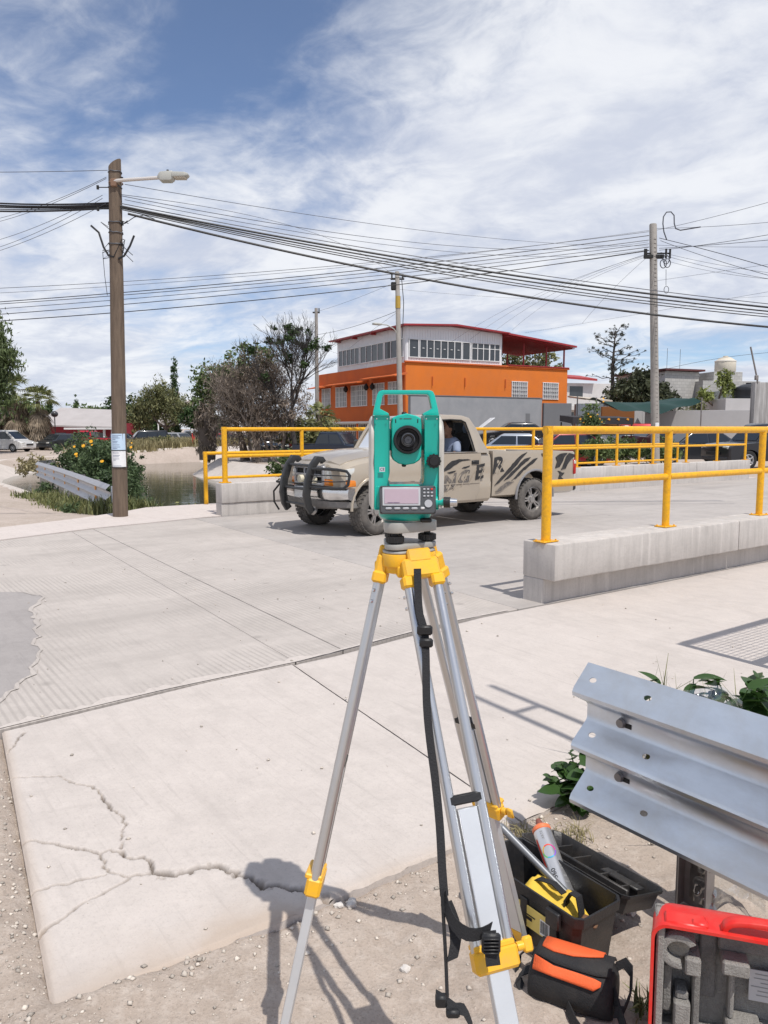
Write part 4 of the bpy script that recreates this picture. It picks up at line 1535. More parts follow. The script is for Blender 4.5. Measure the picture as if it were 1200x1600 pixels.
# alidade: two standards joined at the foot
for sg in (-1, 1):
    m_ = MB()
    xo, xi = .0735, .0385
    poly = [(xi, .135), (xi, .150), (xi + .003, .162), (xi, .178), (xi, .308), (xo, .308), (xo, .094), (xi, .094)]
    if sg > 0:
        poly = [(xi - .002, .094), (xi - .002, .15), (xi + .002, .16), (xi + .002, .308), (xo, .308), (xo, .094)]
    rings = []
    for y, ins in ((-.050, .006), (-.056, .0), (.056, 0), (.05, .006)):
        cx = (xo + xi) / 2
        rings.append([(sg * (cx + (a - cx) * (1 - ins * 6)), y, b - (.0 if ins == 0 else .002)) for a, b in poly])
    m_.loft(rings)
    st = m_.obj('standard', M_TEAL, TS, ang=35, bevel=.0022)
    # warm grey side cover with the round boss of the tilting axis
    m_ = MB()
    pts = []
    for k in range(13):
        a = R(0 + 180 * k / 12)
        pts.append((.058 * math.cos(a), .252 + .055 * math.sin(a)))
    pts += [(-.050, .20), (-.058, .16), (-.052, .096), (.052, .096), (.058, .16), (.050, .20)]
    rings = []
    for off, ins in ((0, 0), (.006, 0), (.0115, .10)):
        rings.append([(sg * (xo + .0005 + off), a * (1 - ins), .2 + (b - .2) * (1 - ins)) for a, b in pts])
    m_.loft(rings)
    m_.obj('side_cover', M_BEIGE, st, ang=40)
    m_ = MB()
    m_.cyl((sg * .0735, 0, .252), (sg * .034, 0, .252), .026, None, 24)
    m_.obj('axis_boss', M_TEALD, st)
m_ = MB()
m_.box((0, 0, .122), (.148, .104, .058), .006)
m_.obj('yoke', M_TEAL, TS)
# telescope
tl = bpy.data.objects.new('telescope', None)
COL.objects.link(tl)
tl.parent = TS
m_ = MB()
rings = []
for y, sx, sz in ((-.052, .94, .95), (-.050, .97, .97), (-.046, .995, .993), (-.040, 1, 1), (.05, 1, .98), (.075, .92, .86), (.082, .8, .75)):
    prof = [(-.0345, .036), (-.0325, .049), (-.022, .0545), (0, .0595), (.022, .0545), (.0325, .049), (.0345, .036), (.0345, -.038), (.030, -.047), (.018, -.055), (0, -.058), (-.018, -.055), (-.030, -.047), (-.0345, -.038)]
    rings.append([(a * sx, y, .253 + b * sz) for a, b in prof])
m_.loft(rings)
m_.obj('tube', M_TEAL, tl, ang=42)
Ry = Matrix.Translation((.002, -.048, .253)) @ Matrix.Rotation(R(90), 4, 'X')
m_ = MB()
m_.lathe([(.030, 0), (.0325, .004), (.0325, .016), (.0305, .021), (.026, .0215), (.024, .016), (.016, .014)], 44, Ry, cap=False)
m_.lathe([(.0165, .012), (.0165, .026), (.0150, .034), (.0125, .036), (.0095, .035), (.008, .028), (.001, .027)], 36, Ry, cap=False)
m_.obj('eyepiece', M_IBLK, tl, ang=35)
m_ = MB()
m_.lathe([(.0135, .0362), (.0150, .0345)], 36, Ry, cap=False)
m_.lathe([(.008, .0285), (.001, .0285)], 24, Ry, cap=False)
m_.obj('lens_ring', pm('lens_grey', (.10, .105, .12), .12, .5), tl)
m_ = MB()
for sx in (-.025, .025):
    m_.box((sx, -.0505, .295), (.0035, .004, .010), .001)
    m_.box((sx, -.049, .210), (.0035, .004, .010), .001)
m_.cyl((-.003, -.02, .308), (-.003, .02, .308), .004, None, 10)
m_.box((-.003, 0, .313), (.012, .012, .007), .002)
m_.box((-.005, -.03, .194), (.010, .012, .007), .002)
m_.obj('sight', M_IBLK, tl)
# carrying handle
m_ = MB()
rings = []
L = [(-.0765, .307), (-.075, .318), (-.0665, .355), (-.062, .3635), (-.054, .366), (.054, .366), (.062, .3635), (.0665, .355), (.075, .318), (.0765, .307)]
I = [(-.0395, .307), (-.0395, .313), (-.0600, .3235), (-.0535, .3525), (-.049, .3565), (.049, .3565), (.0535, .3525), (.0600, .3235), (.0395, .313), (.0395, .307)]
v = []
for y in (-.021, .021):
    v += [(a, y * (1.0 if b < .33 else .8), b) for a, b in L] + [(a, y * (1.0 if b < .33 else .8), b) for a, b in I]
k = len(L)
f = []
for i in range(k - 1):
    f += [[i, i + 1, k + i + 1, k + i], [2 * k + i, 2 * k + i + 1, 3 * k + i + 1, 3 * k + i], [i, i + 1, 2 * k + i + 1, 2 * k + i], [k + i, k + i + 1, 3 * k + i + 1, 3 * k + i]]
f += [[0, k, 3 * k, 2 * k], [k - 1, 2 * k - 1, 4 * k - 1, 3 * k - 1]]
m_.add(v, f)
m_.obj('handle', M_TEAL, TS, ang=35, bevel=.0022)
m_ = MB()
m_.box((-.0585, 0, .3072), (.036, .106, .0014))
m_.box((.0585, 0, .3072), (.036, .106, .0014))
m_.obj('handle_seam', pm('pale_seam', (.35, .55, .5), .5), TS)
# display panel
T = Matrix.Translation((.002, -.061, .1165)) @ Matrix.Rotation(R(-8), 4, 'X')
dp = bpy.data.objects.new('display_panel', None)
COL.objects.link(dp)
dp.parent = TS
dp.matrix_local = T
MB().box((0, 0, 0), (.1275, .020, .064), .003).obj('panel_body', M_PAN, dp)
m_ = MB()
m_.box((-.0145, -.0105, .0075), (.086, .003, .042), .001)
m_.obj('screen_frame', pm('silver_frame', (.55, .56, .57), .35, .3), dp)
MB().box((-.0145, -.0125, .0078), (.077, .0016, .033), .0004).obj('screen', M_LCD, dp)
for dx_, w_ in ((-.040, .012), (-.026, .014)):
    MB().box((dx_, -.0135, -.0065), (w_, .0006, .0016)).obj('screen_mark', pm('lcd_ink', (.16, .12, .18), .4), dp)
for i in range(4):
    MB().box((-.0435 + i * .0195, -.0105, -.0195), (.0145, .004, .0052), .0018).obj('key', M_KEY, dp)
MB().box((.0335, -.0105, -.019), (.009, .004, .0055), .0015).obj('key', pm('pale_key', (.6, .6, .6), .4), dp)
for r_ in range(3):
    for c_ in range(3):
        MB().box((.0375 + c_ * .0085, -.0105, .024 - r_ * .0078), (.0055, .003, .004), .001).obj('key', M_KEY if (r_, c_) != (0, 2) else pm('red_key', (.65, .04, .04), .4), dp)
m_ = MB()
m_.cyl((.0465, -.0098, -.0085), (.0465, -.0125, -.0085), .0088, None, 26)
m_.obj('cursor_disc', M_KEY, dp)
m_ = MB()
for sx in (-1, 1):
    for sz in (-1, 1):
        m_.cyl((sx * .060, -.0098, sz * .0285), (sx * .060, -.0108, sz * .0285), .0016, None, 8)
m_.obj('panel_screw', M_IBLK, dp)
# knobs
m_ = MB()
for x0, w_ in ((-.013, .006), (.002, .018)):
    m_.box((x0, -.0525, .3005), (w_, .0006, .0016))
m_.obj('printed_mark', M_PAN, tl)
for sx in (-.068, -.044, .044, .068):
    MB().cyl((sx, -.0555, .300), (sx, -.0572, .300), .0016, None, 8).obj('screw', M_STEEL, TS)
m_ = MB()
m_.cyl((.0605, -.056, .205), (.0605, -.073, .205), .0152, None, 26)
m_.cyl((.0605, -.073, .205), (.0605, -.077, .205), .0115, .010, 22)
for k in range(12):
    a = 2 * math.pi * k / 12
    m_.box((.0605 + .0152 * math.cos(a), -.066, .205 + .0152 * math.sin(a)), (.003, .012, .003))
m_.obj('vertical_tangent_knob', M_IBLK, TS)
m_ = MB()
m_.cyl((.066, -.045, .110), (.090, -.050, .110), .0085, None, 18)
m_.cyl((.064, -.05, .110), (.071, -.05, .110), .014, None, 18)
tk = m_.obj('tangent_stub', M_TEAL, TS)
m_ = MB()
m_.cyl((.086, -.050, .110), (.1005, -.053, .110), .0125, None, 26)
m_.obj('tangent_knob', M_IBLK, tk)
m_ = MB()
m_.cyl((.1005, -.053, .110), (.1155, -.056, .110), .0100, .0085, 24)
m_.obj('tangent_cap', M_STEEL, tk)
m_ = MB()
m_.box((-.0555, -.0563, .186), (.0125, .0006, .0105))
cs_ = m_.obj('sticker', pm('grey_sticker', (.55, .56, .62), .4), TS)
TXT('CE', .0085, M_IBLK, cs_, Matrix.Translation((-.0555, -.0568, .186)) @ Matrix.Rotation(R(90), 4, 'X'), 'lettering', .0001)

# ================================================================== tripod
M_ALU = pm('anodised_aluminium', (.60, .60, .60), .32, .9, var=.25, vs=9, col2=(.48, .48, .47), bump=.05, bs=80)
M_ALU2 = pm('aluminium_board', (.66, .68, .70), .42, .55, var=.3, vs=6, col2=(.52, .53, .54), bump=.04, bs=60)
M_TY = pm('yellow_tripod_plastic', (0.86, 0.46, 0.02), 0.36, var=.25, vs=12, col2=(.75, .37, .015), bump=.05, bs=150, dirt=(.45, .30, .12), ds=25, da=.35)
M_STRAP = pm('black_webbing', (0.018, 0.018, 0.02), 0.75, bump=.5, bs=260)
TP = thing('tripod', 'yellow and silver aluminium survey tripod standing on the dirt', 'tripod', (.05, 1.8, 0), 0)
TPo = Vector((.05, 1.8, 0))
hd = MB()
hd.prism(tri(.071, .036, 150, 8), 1.213, 1.2205)
hd.obj('head_plate', M_TRB, TP, bevel=.005)
hd = MB()
hd.prism([(a * 1.02, b * 1.02) for a, b in tri(.072, .036, 150, 8)], 1.184, 1.213)
hd.prism([(a * .93, b * .93) for a, b in tri(.072, .036, 150, 8)], 1.168, 1.186)
for a_ in (275, 35, 155):
    hd.box((.050 * math.cos(R(a_)), .050 * math.sin(R(a_)), 1.174), (.04, .052, .028), .004, R(a_))
hd.obj('head', M_TY, TP, ang=30, bevel=.002)


def leg(P, F, W, label=None):
    P, F = Vector(P) - TPo, Vector(F) - TPo
    W = Vector(W)
    D = (F - P).normalized()
    W = (W - D * W.dot(D)).normalized()
    Nn = D.cross(W)
    L = (F - P).length
    lg = bpy.data.objects.new('leg', None)
    COL.objects.link(lg)
    lg.parent = TP
    M_ = Matrix.Translation(P) @ Matrix((W, Nn, D)).transposed().to_4x4()      # local x across, z down the leg
    lg.matrix_local = M_
    br = MB()
    br.box((0, 0, .000), (.088, .030, .046), .006)
    br.box((0, 0, -.028), (.056, .030, .034), .004)
    for sx in (-1, 1):
        br.box((sx * .034, 0, .030), (.032, .034, .028), .005)
    br.obj('hinge_bracket', M_TY, lg, ang=30)
    for sx in (-1, 1):
        m_ = MB()
        m_.cyl((sx * .034, 0, .03), (sx * .034, 0, L * .60), .0118, None, 18)
        m_.obj('tube', M_ALU, lg)
        m_ = MB()
        for zz in (.062, .088):
            m_.cyl((sx * .046, -.006, zz), (sx * .0505, -.008, zz), .0045, .003, 8)
        m_.obj('rivet', M_STEEL, lg)
    m_ = MB()
    m_.box((0, 0, L * .372), (.074, .024, .020), .003)
    m_.obj('cross_bar', M_IBLK, lg)
    m_ = MB()
    m_.box((0, 0, (L * .385 + L * .965) / 2), (.042, .021, L * .965 - L * .385), .0018)
    m_.obj('sliding_board', M_ALU2, lg)
    m_ = MB()
    for sx in (-1, 1):
        m_.box((sx * .0125, -.0108, (L * .40 + L * .60) / 2), (.0012, .0008, L * .2))
    m_.box((0, -.0108, L * .395), (.007, .001, .007), .0004)
    m_.obj('board_groove', M_IBLK, lg)
    m_ = MB()
    m_.box((0, 0, L * .595), (.094, .036, .044), .006)
    m_.box((0, -.004, L * .577), (.086, .040, .012), .003)
    cl = m_.obj('clamp', M_TY, lg, ang=30)
    m_ = MB()
    m_.cyl((.050, 0, L * .588), (.064, 0, L * .588), .009, None, 12)
    m_.box((.074, 0, L * .588), (.022, .010, .030), .004)
    m_.obj('clamp_screw', M_TY, cl)
    m_ = MB()
    m_.loft([[(-.018, -.010, L * .945), (.018, -.010, L * .945), (.018, .012, L * .945), (-.018, .012, L * .945)], [(-.014, -.010, L * .975), (.014, -.010, L * .975), (.014, .010, L * .975), (-.014, .010, L * .975)], [(-.004, -.004, L * 1.004), (.004, -.004, L * 1.004), (.004, .004, L * 1.004), (-.004, .004, L * 1.004)]])
    m_.loft([[(-.008, -.012, L * .955), (.012, -.012, L * .955), (.012, -.045, L * .945), (-.008, -.045, L * .945)], [(-.008, -.012, L * .965), (.012, -.012, L * .965), (.012, -.045, L * .95), (-.008, -.045, L * .95)]])
    ft_ = m_.obj('foot', M_TY, lg, ang=30)
    m_ = MB()
    for zz in (.925, .94):
        m_.cyl((0.004, -.011, L * zz), (.004, -.0135, L * zz), .006, None, 10)
    m_.obj('bolt', M_STEEL, lg)
    return lg


leg((-.002, 1.800, 1.180), (-.265, 1.60, -.035), (.10, 1, 0))
leg((.083, 1.735, 1.182), (.312, 1.20, -.035), (1, .28, 0))
leg((.108, 1.862, 1.180), (.412, 2.135, -.03), (.72, -.70, 0))

# carrying strap hanging along the near leg (a part of the tripod)
def strapx(pts, w, name='strap', th=.0018, wv=(1, .2, 0)):
    P = [Vector(p) - TPo for p in pts]
    # smooth
    Q = densify(P, .02) if len(P) > 2 else P
    W = Vector(wv).normalized() * w
    MB().ribbon(Q, W, th).obj(name, M_STRAP, TP, ang=30)


strapx([(0.075, 1.700, 1.188), (0.076, 1.683, 1.131), (0.079, 1.665, 1.092), (0.089, 1.65, 1.06), (0.091, 1.629, 1.015), (0.091, 1.582, 0.917), (0.097, 1.549, 0.846), (0.106, 1.516, 0.778), (0.113, 1.479, 0.7), (0.116, 1.444, 0.626), (0.119, 1.424, 0.584)], .017)
strapx([(0.119, 1.424, 0.584), (0.124, 1.405, 0.566), (0.136, 1.385, 0.55), (0.160, 1.37, 0.541), (0.185, 1.372, .541), (0.205, 1.378, .548)], .026, wv=(.25, .1, 1))
strapx([(0.200, 1.370, 0.548), (0.203, 1.362, 0.523), (0.207, 1.352, 0.49)], .028)
strapx([(0.122, 1.419, 0.574), (0.136, 1.405, 0.543), (0.139, 1.39, 0.513), (0.131, 1.376, 0.484)], .024, wv=(.9, .3, .2))
strapx([(0.114, 1.424, 0.60), (0.117, 1.4, 0.533), (0.119, 1.376, 0.484), (0.12, 1.349, 0.426)], .010, wv=(.6, .8, 0))
strapx([(0.098, 1.349, 0.432), (0.115, 1.348, 0.422), (0.135, 1.342, 0.410), (0.151, 1.341, 0.409), (0.165, 1.328, 0.382), (.166, 1.322, .35)], .020, wv=(.1, .7, .7))
for c_, s_ in (((.089, 1.642, 1.062), (.034, .012, .022)), ((.092, 1.634, 1.036), (.030, .012, .020)), ((.203, 1.360, .53), (.036, .012, .040)), ((.108, 1.345, .425), (.022, .018, .024)), ((.130, 1.340, .404), (.026, .018, .016))):
    MB().box(Vector(c_) - TPo, s_, .004).obj('strap_buckle', M_IBLK, TP)
m_ = MB()
for k_ in range(5):
    m_.box(Vector((.203, 1.352, .516 + k_ * .007)) - TPo, (.030, .006, .003), .001)
m_.obj('buckle_ridge', M_IBLK, TP)
# ================================================================== near guardrail (three-wave beam)
M_GALV = pm('galvanised_steel', (.61, .665, .74), .34, .9, var=.6, vs=16, col2=(.50, .54, .60), bump=.06, bs=30, dirt=(.46, .45, .43), ds=5, da=.45, stretch=(.5, 1, 1))  # bluish tint of the reflected sky is put into the base colour
M_POST = pm('grey_steel_post', (.27, .25, .24), .6, .4, var=.6, vs=9, col2=(.17, .15, .14))
M_BOLT = pm('dull_bolt', (.22, .21, .21), .45, .8)
PROF = [(-.002, .503), (-.020, .485), (-.074, .432), (-.083, .416), (-.081, .402), (-.006, .362), (0, .352), (0, .306), (-.006, .296), (-.076, .238), (-.083, .224), (-.080, .210), (-.006, .172), (0, .162), (0, .118), (-.006, .108), (-.076, .046), (-.083, .030), (-.080, .016), (-.058, .004)]


def guard_beam(name, L, parent, holes=True, th=.0035, mat=None, step=.4):
    k = max(1, int(L / step))
    ring = [(y, z) for y, z in PROF] + [(y + th, z - .0008) for y, z in PROF[::-1]]
    mb = MB()
    mb.loft([[(L * i / k, y, z) for y, z in ring] for i in range(k + 1)])
    o = mb.obj(name, mat or M_GALV, parent, ang=28)
    if holes:
        cut = []
        for x in (.055, .27):
            for zc, yc in ((.462, -.044), (.268, -.04), (.078, -.042)):
                c = MB()
                e = [(.014 * math.cos(2 * math.pi * q / 14), .010 * math.sin(2 * math.pi * q / 14)) for q in range(14)]
                nn = Vector((0, -.72, .70))
                t2 = Vector((0, .70, .72))
                c.loft([[Vector((x, yc, zc)) + Vector((a, 0, 0)) + t2 * b + nn * dd for a, b in e] for dd in (-.03, .03)])
                cut.append(c)
        bool_cut(o, cut)
    return o


GR = thing('guardrail', 'silver three wave steel guardrail end beside the red case', 'guardrail', (.712, 2.60, .19), ANG - math.pi / 2)
guard_beam('beam', 3.4, GR)
for x in (.145, 2.1):
    for z in (.330, .142):
        m_ = MB()
        m_.cyl((x, -.001, z), (x, -.014, z), .0175, .014, 14)
        b_ = m_.obj('bolt', M_BOLT, GR)
        m_ = MB()
        m_.box((x + .022, -.0012, z - .004), (.032, .0018, .016), .0004)
        m_.obj('slot_shadow', M_RUB, b_)  # thin black plate; the slot's shadow beside the bolt is put into its colour
for x in (.40, 2.35):
    m_ = MB()
    m_.box((x, .075, .105), (.10, .006, .66))
    for sx in (-.05, .05):
        m_.box((x + sx, .055, .105), (.006, .045, .66))
    m_.obj('post', M_POST, GR)

# ================================================================== left guardrail by the canal
def gz(x, y):
    return float(terrain(np.array(float(x)), np.array(float(y))))


A_, B_ = Vector((-5.2, 14.55, 0)), Vector((-13.9, 30.2, 0))
dv = (B_ - A_)
LG = thing('guardrail', 'long grey guardrail with orange reflectors beside the dirt road', 'guardrail', (A_.x, A_.y, -.06), math.atan2(dv.y, dv.x))
# seen from the dirt road its waves face left: mirror the profile
k = 24
L_ = dv.length
ring = [(-y, z) for y, z in PROF] + [(-y - .004, z - .001) for y, z in PROF[::-1]]
for seg in range(4):
    mb = MB()
    rr = []
    for i in range(7):
        q = (seg + i / 6) / 4
        x = L_ * q
        bend = .9 * max(0, q - .8) ** 2 / .04 * 1.0
        rr.append([(x, y - .0 + (.004 if seg % 2 else 0) - bend, z - .16 * q * q) for y, z in ring])
    mb.loft(rr)
    mb.obj('beam', pm('weathered_galvanised', (.50, .50, .52), .5, .7, var=.4, vs=3, col2=(.40, .39, .40)), LG, ang=28)
M_ORG = pm('orange_reflector', (.72, .30, .03), .4)
for i in range(9):
    x = .10 + L_ * (i / 8) * .97
    q = x / L_
    m_ = MB()
    m_.box((x, -.10 - .9 * max(0, q - .8) ** 2 / .04, .02 - .16 * q * q), (.09, .14, .9))
    m_.obj('post', M_POST if i else M_GALV, LG)
for i in range(6):
    x = 1.75 + i * 2.6
    q = x / L_
    for z in (.335, .145):
        MB().box((x, .012, z - .16 * q * q), (.16, .012, .09), .003).obj('reflector', M_ORG, LG)

# ================================================================== tool box with its contents
M_TB = pm('black_toolbox_plastic', (.018, .018, .02), .42, bump=.12, bs=120, dirt=(.10, .085, .07), ds=7, da=.35)
M_YST = pm('yellow_cloth', (.74, .50, .06), .75, var=.3, vs=14, col2=(.6, .38, .04), bump=.3, bs=60)
TBX = thing('tool_box', 'open black tool box with a yellow label', 'tool box', (.49, 2.19, -.025), math.atan2(2.327 - 2.027, .348 - .561) + math.pi)
# local x: long axis towards the near front corner, y: to the right
Lx, Wy, Hz = .41, .185, .185


def shell_box(Lx, Wy, Hz, th, taper, name, mat, parent, M_=None, rib=True):
    mb = MB(M_ or Matrix.Identity(4))

    def rg(f, z, ins=0.0):
        a, b = (Lx / 2) * f - ins, (Wy / 2) * f - ins
        c = .018
        return [(-a + c, -b, z), (a - c, -b, z), (a, -b + c, z), (a, b - c, z), (a - c, b, z), (-a + c, b, z), (-a, b - c, z), (-a, -b + c, z)]
    mb.loft([rg(taper, 0), rg(1 - (1 - taper) * .2, Hz * .82), rg(1.02, Hz * .84), rg(1.03, Hz), rg(1.03, Hz, th), rg(1 - (1 - taper) * .2, Hz * .8, th), rg(taper, th * 1.5, th)])
    if rib:
        for sx in (-.28, 0, .28):
            for sy in (-1, 1):
                mb.box((sx * Lx, sy * (Wy / 2 * .985), Hz * .45), (.03, .008, Hz * .7), .002)
    return mb.obj(name, mat, parent, ang=35)


shell_box(Lx, Wy, Hz, .006, .90, 'body', M_TB, TBX)
# lid lying open on the far right side
Mlid = Matrix.Translation((-.02, .205, .085)) @ Matrix.Rotation(R(-14), 4, 'X')
lid = shell_box(Lx * 1.04, Wy * 1.05, .062, .005, .93, 'lid', M_TB, TBX, Mlid, rib=False)
m_ = MB(Mlid)
m_.box((0, -.03, .040), (Lx * .86, .012, .03), .003)
for sx in (-.13, -.05, .06, .14):
    m_.box((sx, .03, .03), (.006, .10, .04), .001)
m_.box((.1, .045, .045), (.14, .04, .01), .003)
m_.obj('lid_organiser', M_TB, lid)
for sx in (-.12, .12):
    MB().box((sx, -Wy / 2 - .008, Hz * .80), (.05, .014, .05), .003).obj('latch', M_TB, TBX)
lb = MB()
lb.box((.03, -Wy / 2 * .965 - .004, .098), (.15, .0025, .066), .0006)
lbo = lb.obj('label_sticker', pm('yellow_label', (.76, .58, .16), .45), TBX)
m_ = MB()
m_.box((.085, -Wy / 2 * .965 - .0058, .093), (.036, .001, .046))
m_.obj('barcode_patch', pm('white_label', (.75, .75, .74), .5), lbo)
m_ = MB()
for i in range(9):
    m_.box((.071 + i * .0034, -Wy / 2 * .965 - .0066, .095), (.0014 if i % 3 else .0022, .0006, .036))
m_.obj('barcode_bars', M_IBLK, lbo)
m_ = MB()
m_.box((.025, -Wy / 2 * .965 - .0058, .104), (.045, .001, .004))
m_.box((.020, -Wy / 2 * .965 - .0058, .094), (.030, .001, .010))
m_.obj('printed_tool', M_IBLK, lbo)
TBM = TBX.matrix_basis.copy()
bpy.context.view_layer.update()
TBM = TBX.matrix_world.copy()


def tbw(p):
    return TBM @ Vector(p)


# spray can
M_CAN = pm('brushed_can', (.66, .66, .67), .28, .8, var=.2, vs=30, col2=(.5, .5, .5))
p0, p1 = Vector((.552, 2.200, .085)), Vector((.512, 2.398, .205))
ax = (p1 - p0).normalized()
q_ = ax.to_track_quat('Z', 'Y')
SPC = thing('spray_can', 'silver aerosol paint can with orange collar leaning in the tool box', 'spray can', p0, 0)
SPC.rotation_mode = 'QUATERNION'
SPC.rotation_quaternion = q_
Lc = (p1 - p0).length
m_ = MB()
m_.lathe([(.028, 0), (.032, .003), (.032, .006), (.0305, .009), (.0305, Lc - .030), (.029, Lc - .024)], 30)
m_.obj('body', M_CAN, SPC)
m_ = MB()
m_.lathe([(.029, Lc - .024), (.031, Lc - .022), (.031, Lc - .012), (.022, Lc - .004), (.015, Lc)], 30)
m_.obj('collar', pm('orange_collar', (.78, .20, .08), .4), SPC)
m_ = MB()
m_.lathe([(.011, Lc), (.011, Lc + .010), (.008, Lc + .020)], 14)
m_.obj('nozzle', pm('brown_nozzle', (.20, .07, .05), .5), SPC)
# where is the camera-facing side of the can in its own frame
inv = q_.inverted()
vdir = inv @ (Vector((0, 0, 1.5)) - (p0 + p1) / 2)
va = math.atan2(vdir.y, vdir.x)
n_ = 36
v = []
cols = []
ringc = Vector((0, 0, Lc * .56))
segm = [(.60, .05, .30), (.75, .08, .05), (.80, .50, .03), (.15, .55, .12), (.05, .40, .62), (.22, .10, .55)]
for si, colr in enumerate(segm):
    m_ = MB()
    v = []
    for j in range(9):
        b_ = 2 * math.pi * (si + j / 8) / 6
        for rr_ in (.0185, .0225):
            th = va + rr_ * math.cos(b_) / .0307
            zz = Lc * .56 + rr_ * math.sin(b_)
            v.append((.0309 * math.cos(th), .0309 * math.sin(th), zz))
    m_.add(v, [[2 * j, 2 * j + 1, 2 * j + 3, 2 * j + 2] for j in range(8)])
    m_.obj('ring_print', pm('ring_ink_%d' % si, colr, .35), SPC)


def wrap_text(s, size, zc, off, r_, mat, parent, rotq=0):
    o = TXT(s, size, mat, parent, Matrix.Rotation(R(rotq), 4, 'Z'), 'lettering', 0)
    for vv in o.data.vertices:
        th = va + off + vv.co.x / r_
        vv.co = (r_ * math.cos(th), r_ * math.sin(th), zc + vv.co.y)
    return o


wrap_text('360', .022, Lc * .26, -.25, .0311, M_IBLK, SPC, 90)
wrap_text('ARTE', .012, Lc * .80, -.1, .0311, pm('grey_ink', (.25, .25, .25), .5), SPC, 90)
m_ = MB()
for zz in (.20, .30, .34, .12):
    v = []
    for j in range(5):
        th = va + .55 + .5 * j / 4
        v += [(.0309 * math.cos(th), .0309 * math.sin(th), Lc * zz), (.0309 * math.cos(th), .0309 * math.sin(th), Lc * zz + .003)]
    m_.add(v, [[2 * j, 2 * j + 1, 2 * j + 3, 2 * j + 2] for j in range(4)])
m_.obj('small_print', pm('grey_ink', (.25, .25, .25), .5), SPC)
m_ = MB()
v = []
for j in range(5):
    th = va - 1.15 + .28 * j / 4
    v += [(.03085 * math.cos(th), .03085 * math.sin(th), Lc * .30), (.03085 * math.cos(th), .03085 * math.sin(th), Lc * .78)]
m_.add(v, [[2 * j, 2 * j + 1, 2 * j + 3, 2 * j + 2] for j in range(4)])
m_.obj('side_stripe', pm('ring_ink_1', (.75, .08, .05), .35), SPC)

# steel bar of a hammer or wrench standing in the box
m_ = MB()
a_, b_ = Vector((.372, 2.300, .250)), Vector((.560, 2.170, .10))
m_.cyl(a_, b_, .0115, None, 14)
m_.cyl(a_, a_ + (a_ - b_).normalized() * .012, .0125, .009, 14)
o = m_.obj('steel_bar', pm('grey_steel_bar', (.20, .21, .225), .45, .5), None, label='grey round steel bar sticking out of the black tool box', cat='bar')

# yellow pouch in the box
PO = thing('yellow_pouch', 'crumpled yellow cloth pouch with black strap inside the tool box', 'pouch', tbw((.07, -.01, .10)), TBX.rotation_euler.z)
nx, ny = 26, 16
X_, Y_ = np.meshgrid(np.linspace(-.105, .085, nx), np.linspace(-.055, .055, ny))
Zp = .055 * np.cos(X_ * 9 + .7) * np.cos(Y_ * 12) + .020 * fbm(X_ * 22, Y_ * 22, 3, 5) + .012 * np.sin(X_ * 42 + Y_ * 30)
me = gridmesh('cloth', X_, Y_, Zp)
mkobj('cloth', me, M_YST, PO)
m_ = MB()
m_.ribbon([(-.12, -.02, .045), (-.08, -.01, .075), (-.03, .0, .082), (.01, .0, .07)], (0, .022, 0), .003)
m_.obj('strap', M_STRAP, PO)
m_ = MB()
m_.ribbon([(.02, .0, .01), (.02, 0, .055), (.035, .005, .085), (.06, .005, .085), (.075, .0, .05), (.078, 0, .01)], (0, .024, 0), .004)
m_.obj('buckle_loop', M_STRAP, PO)
m_ = MB()
m_.box((.105, .0, .035), (.05, .045, .012), .005, R(25))
m_.obj('leather_patch', pm('brown_leather', (.16, .085, .045), .7, bump=.3, bs=60), PO)

# ================================================================== orange and black shoulder bag
M_BAG = pm('black_nylon', (.016, .016, .018), .75, bump=.35, bs=180, dirt=(.08, .07, .06), ds=9, da=.3)
M_BOR = pm('orange_nylon', (.80, .13, .035), .7, bump=.3, bs=180, var=.2, vs=9)
BG = thing('shoulder_bag', 'small black and orange shoulder bag lying on the dirt', 'bag', (.512, 1.925, -.03), math.atan2(-.10, .20))
BG.scale = (.86, .86, .86)
rings = []
for x, fy, fz in ((-.130, .78, .72), (-.122, .93, .90), (-.105, 1, 1), (-.04, 1.02, 1.03), (.04, 1.02, 1.03), (.105, 1, 1), (.122, .93, .90), (.130, .78, .72)):
    prof = [(-.078, .02), (-.082, .06), (-.070, .105), (-.045, .132), (0, .142), (.045, .134), (.070, .108), (.082, .06), (.078, .02), (.06, .004), (-.06, .004)]
    rings.append([(x, a * fy, .004 + (b - .004) * fz) for a, b in prof])
m_ = MB()
m_.loft(rings)
bagb = m_.obj('body', M_BAG, BG, ang=50)
# orange panels of the flap, wrapped over the top, with a black band between them


def bag_y(a):
    # top surface parameter a in -1..1 -> (y, z)
    P_ = [(-.082, .06), (-.070, .105), (-.045, .132), (0, .142), (.045, .134), (.070, .108)]
    t_ = (a + 1) / 2 * (len(P_) - 1)
    i = min(int(t_), len(P_) - 2)
    f_ = t_ - i
    return P_[i][0] * (1 - f_) + P_[i + 1][0] * f_, P_[i][1] * (1 - f_) + P_[i + 1][1] * f_


def bag_patch(name, mat, poly, lift):
    """poly: list of (x, a0, a1) columns"""
    m_ = MB()
    v = []
    kk = 6
    for x, a0, a1 in poly:
        for j in range(kk + 1):
            y, z = bag_y(a0 + (a1 - a0) * j / kk)
            s_ = 1.02 + lift / .1
            v.append((x, y * s_, z * 1.03 + lift))
    m_.add(v, [[i * (kk + 1) + j, i * (kk + 1) + j + 1, (i + 1) * (kk + 1) + j + 1, (i + 1) * (kk + 1) + j] for i in range(len(poly) - 1) for j in range(kk)])
    o_ = m_.obj(name, mat, BG, ang=60)
    md = o_.modifiers.new('thick', 'SOLIDIFY')
    md.thickness = .004
    md.offset = 0
    return o_


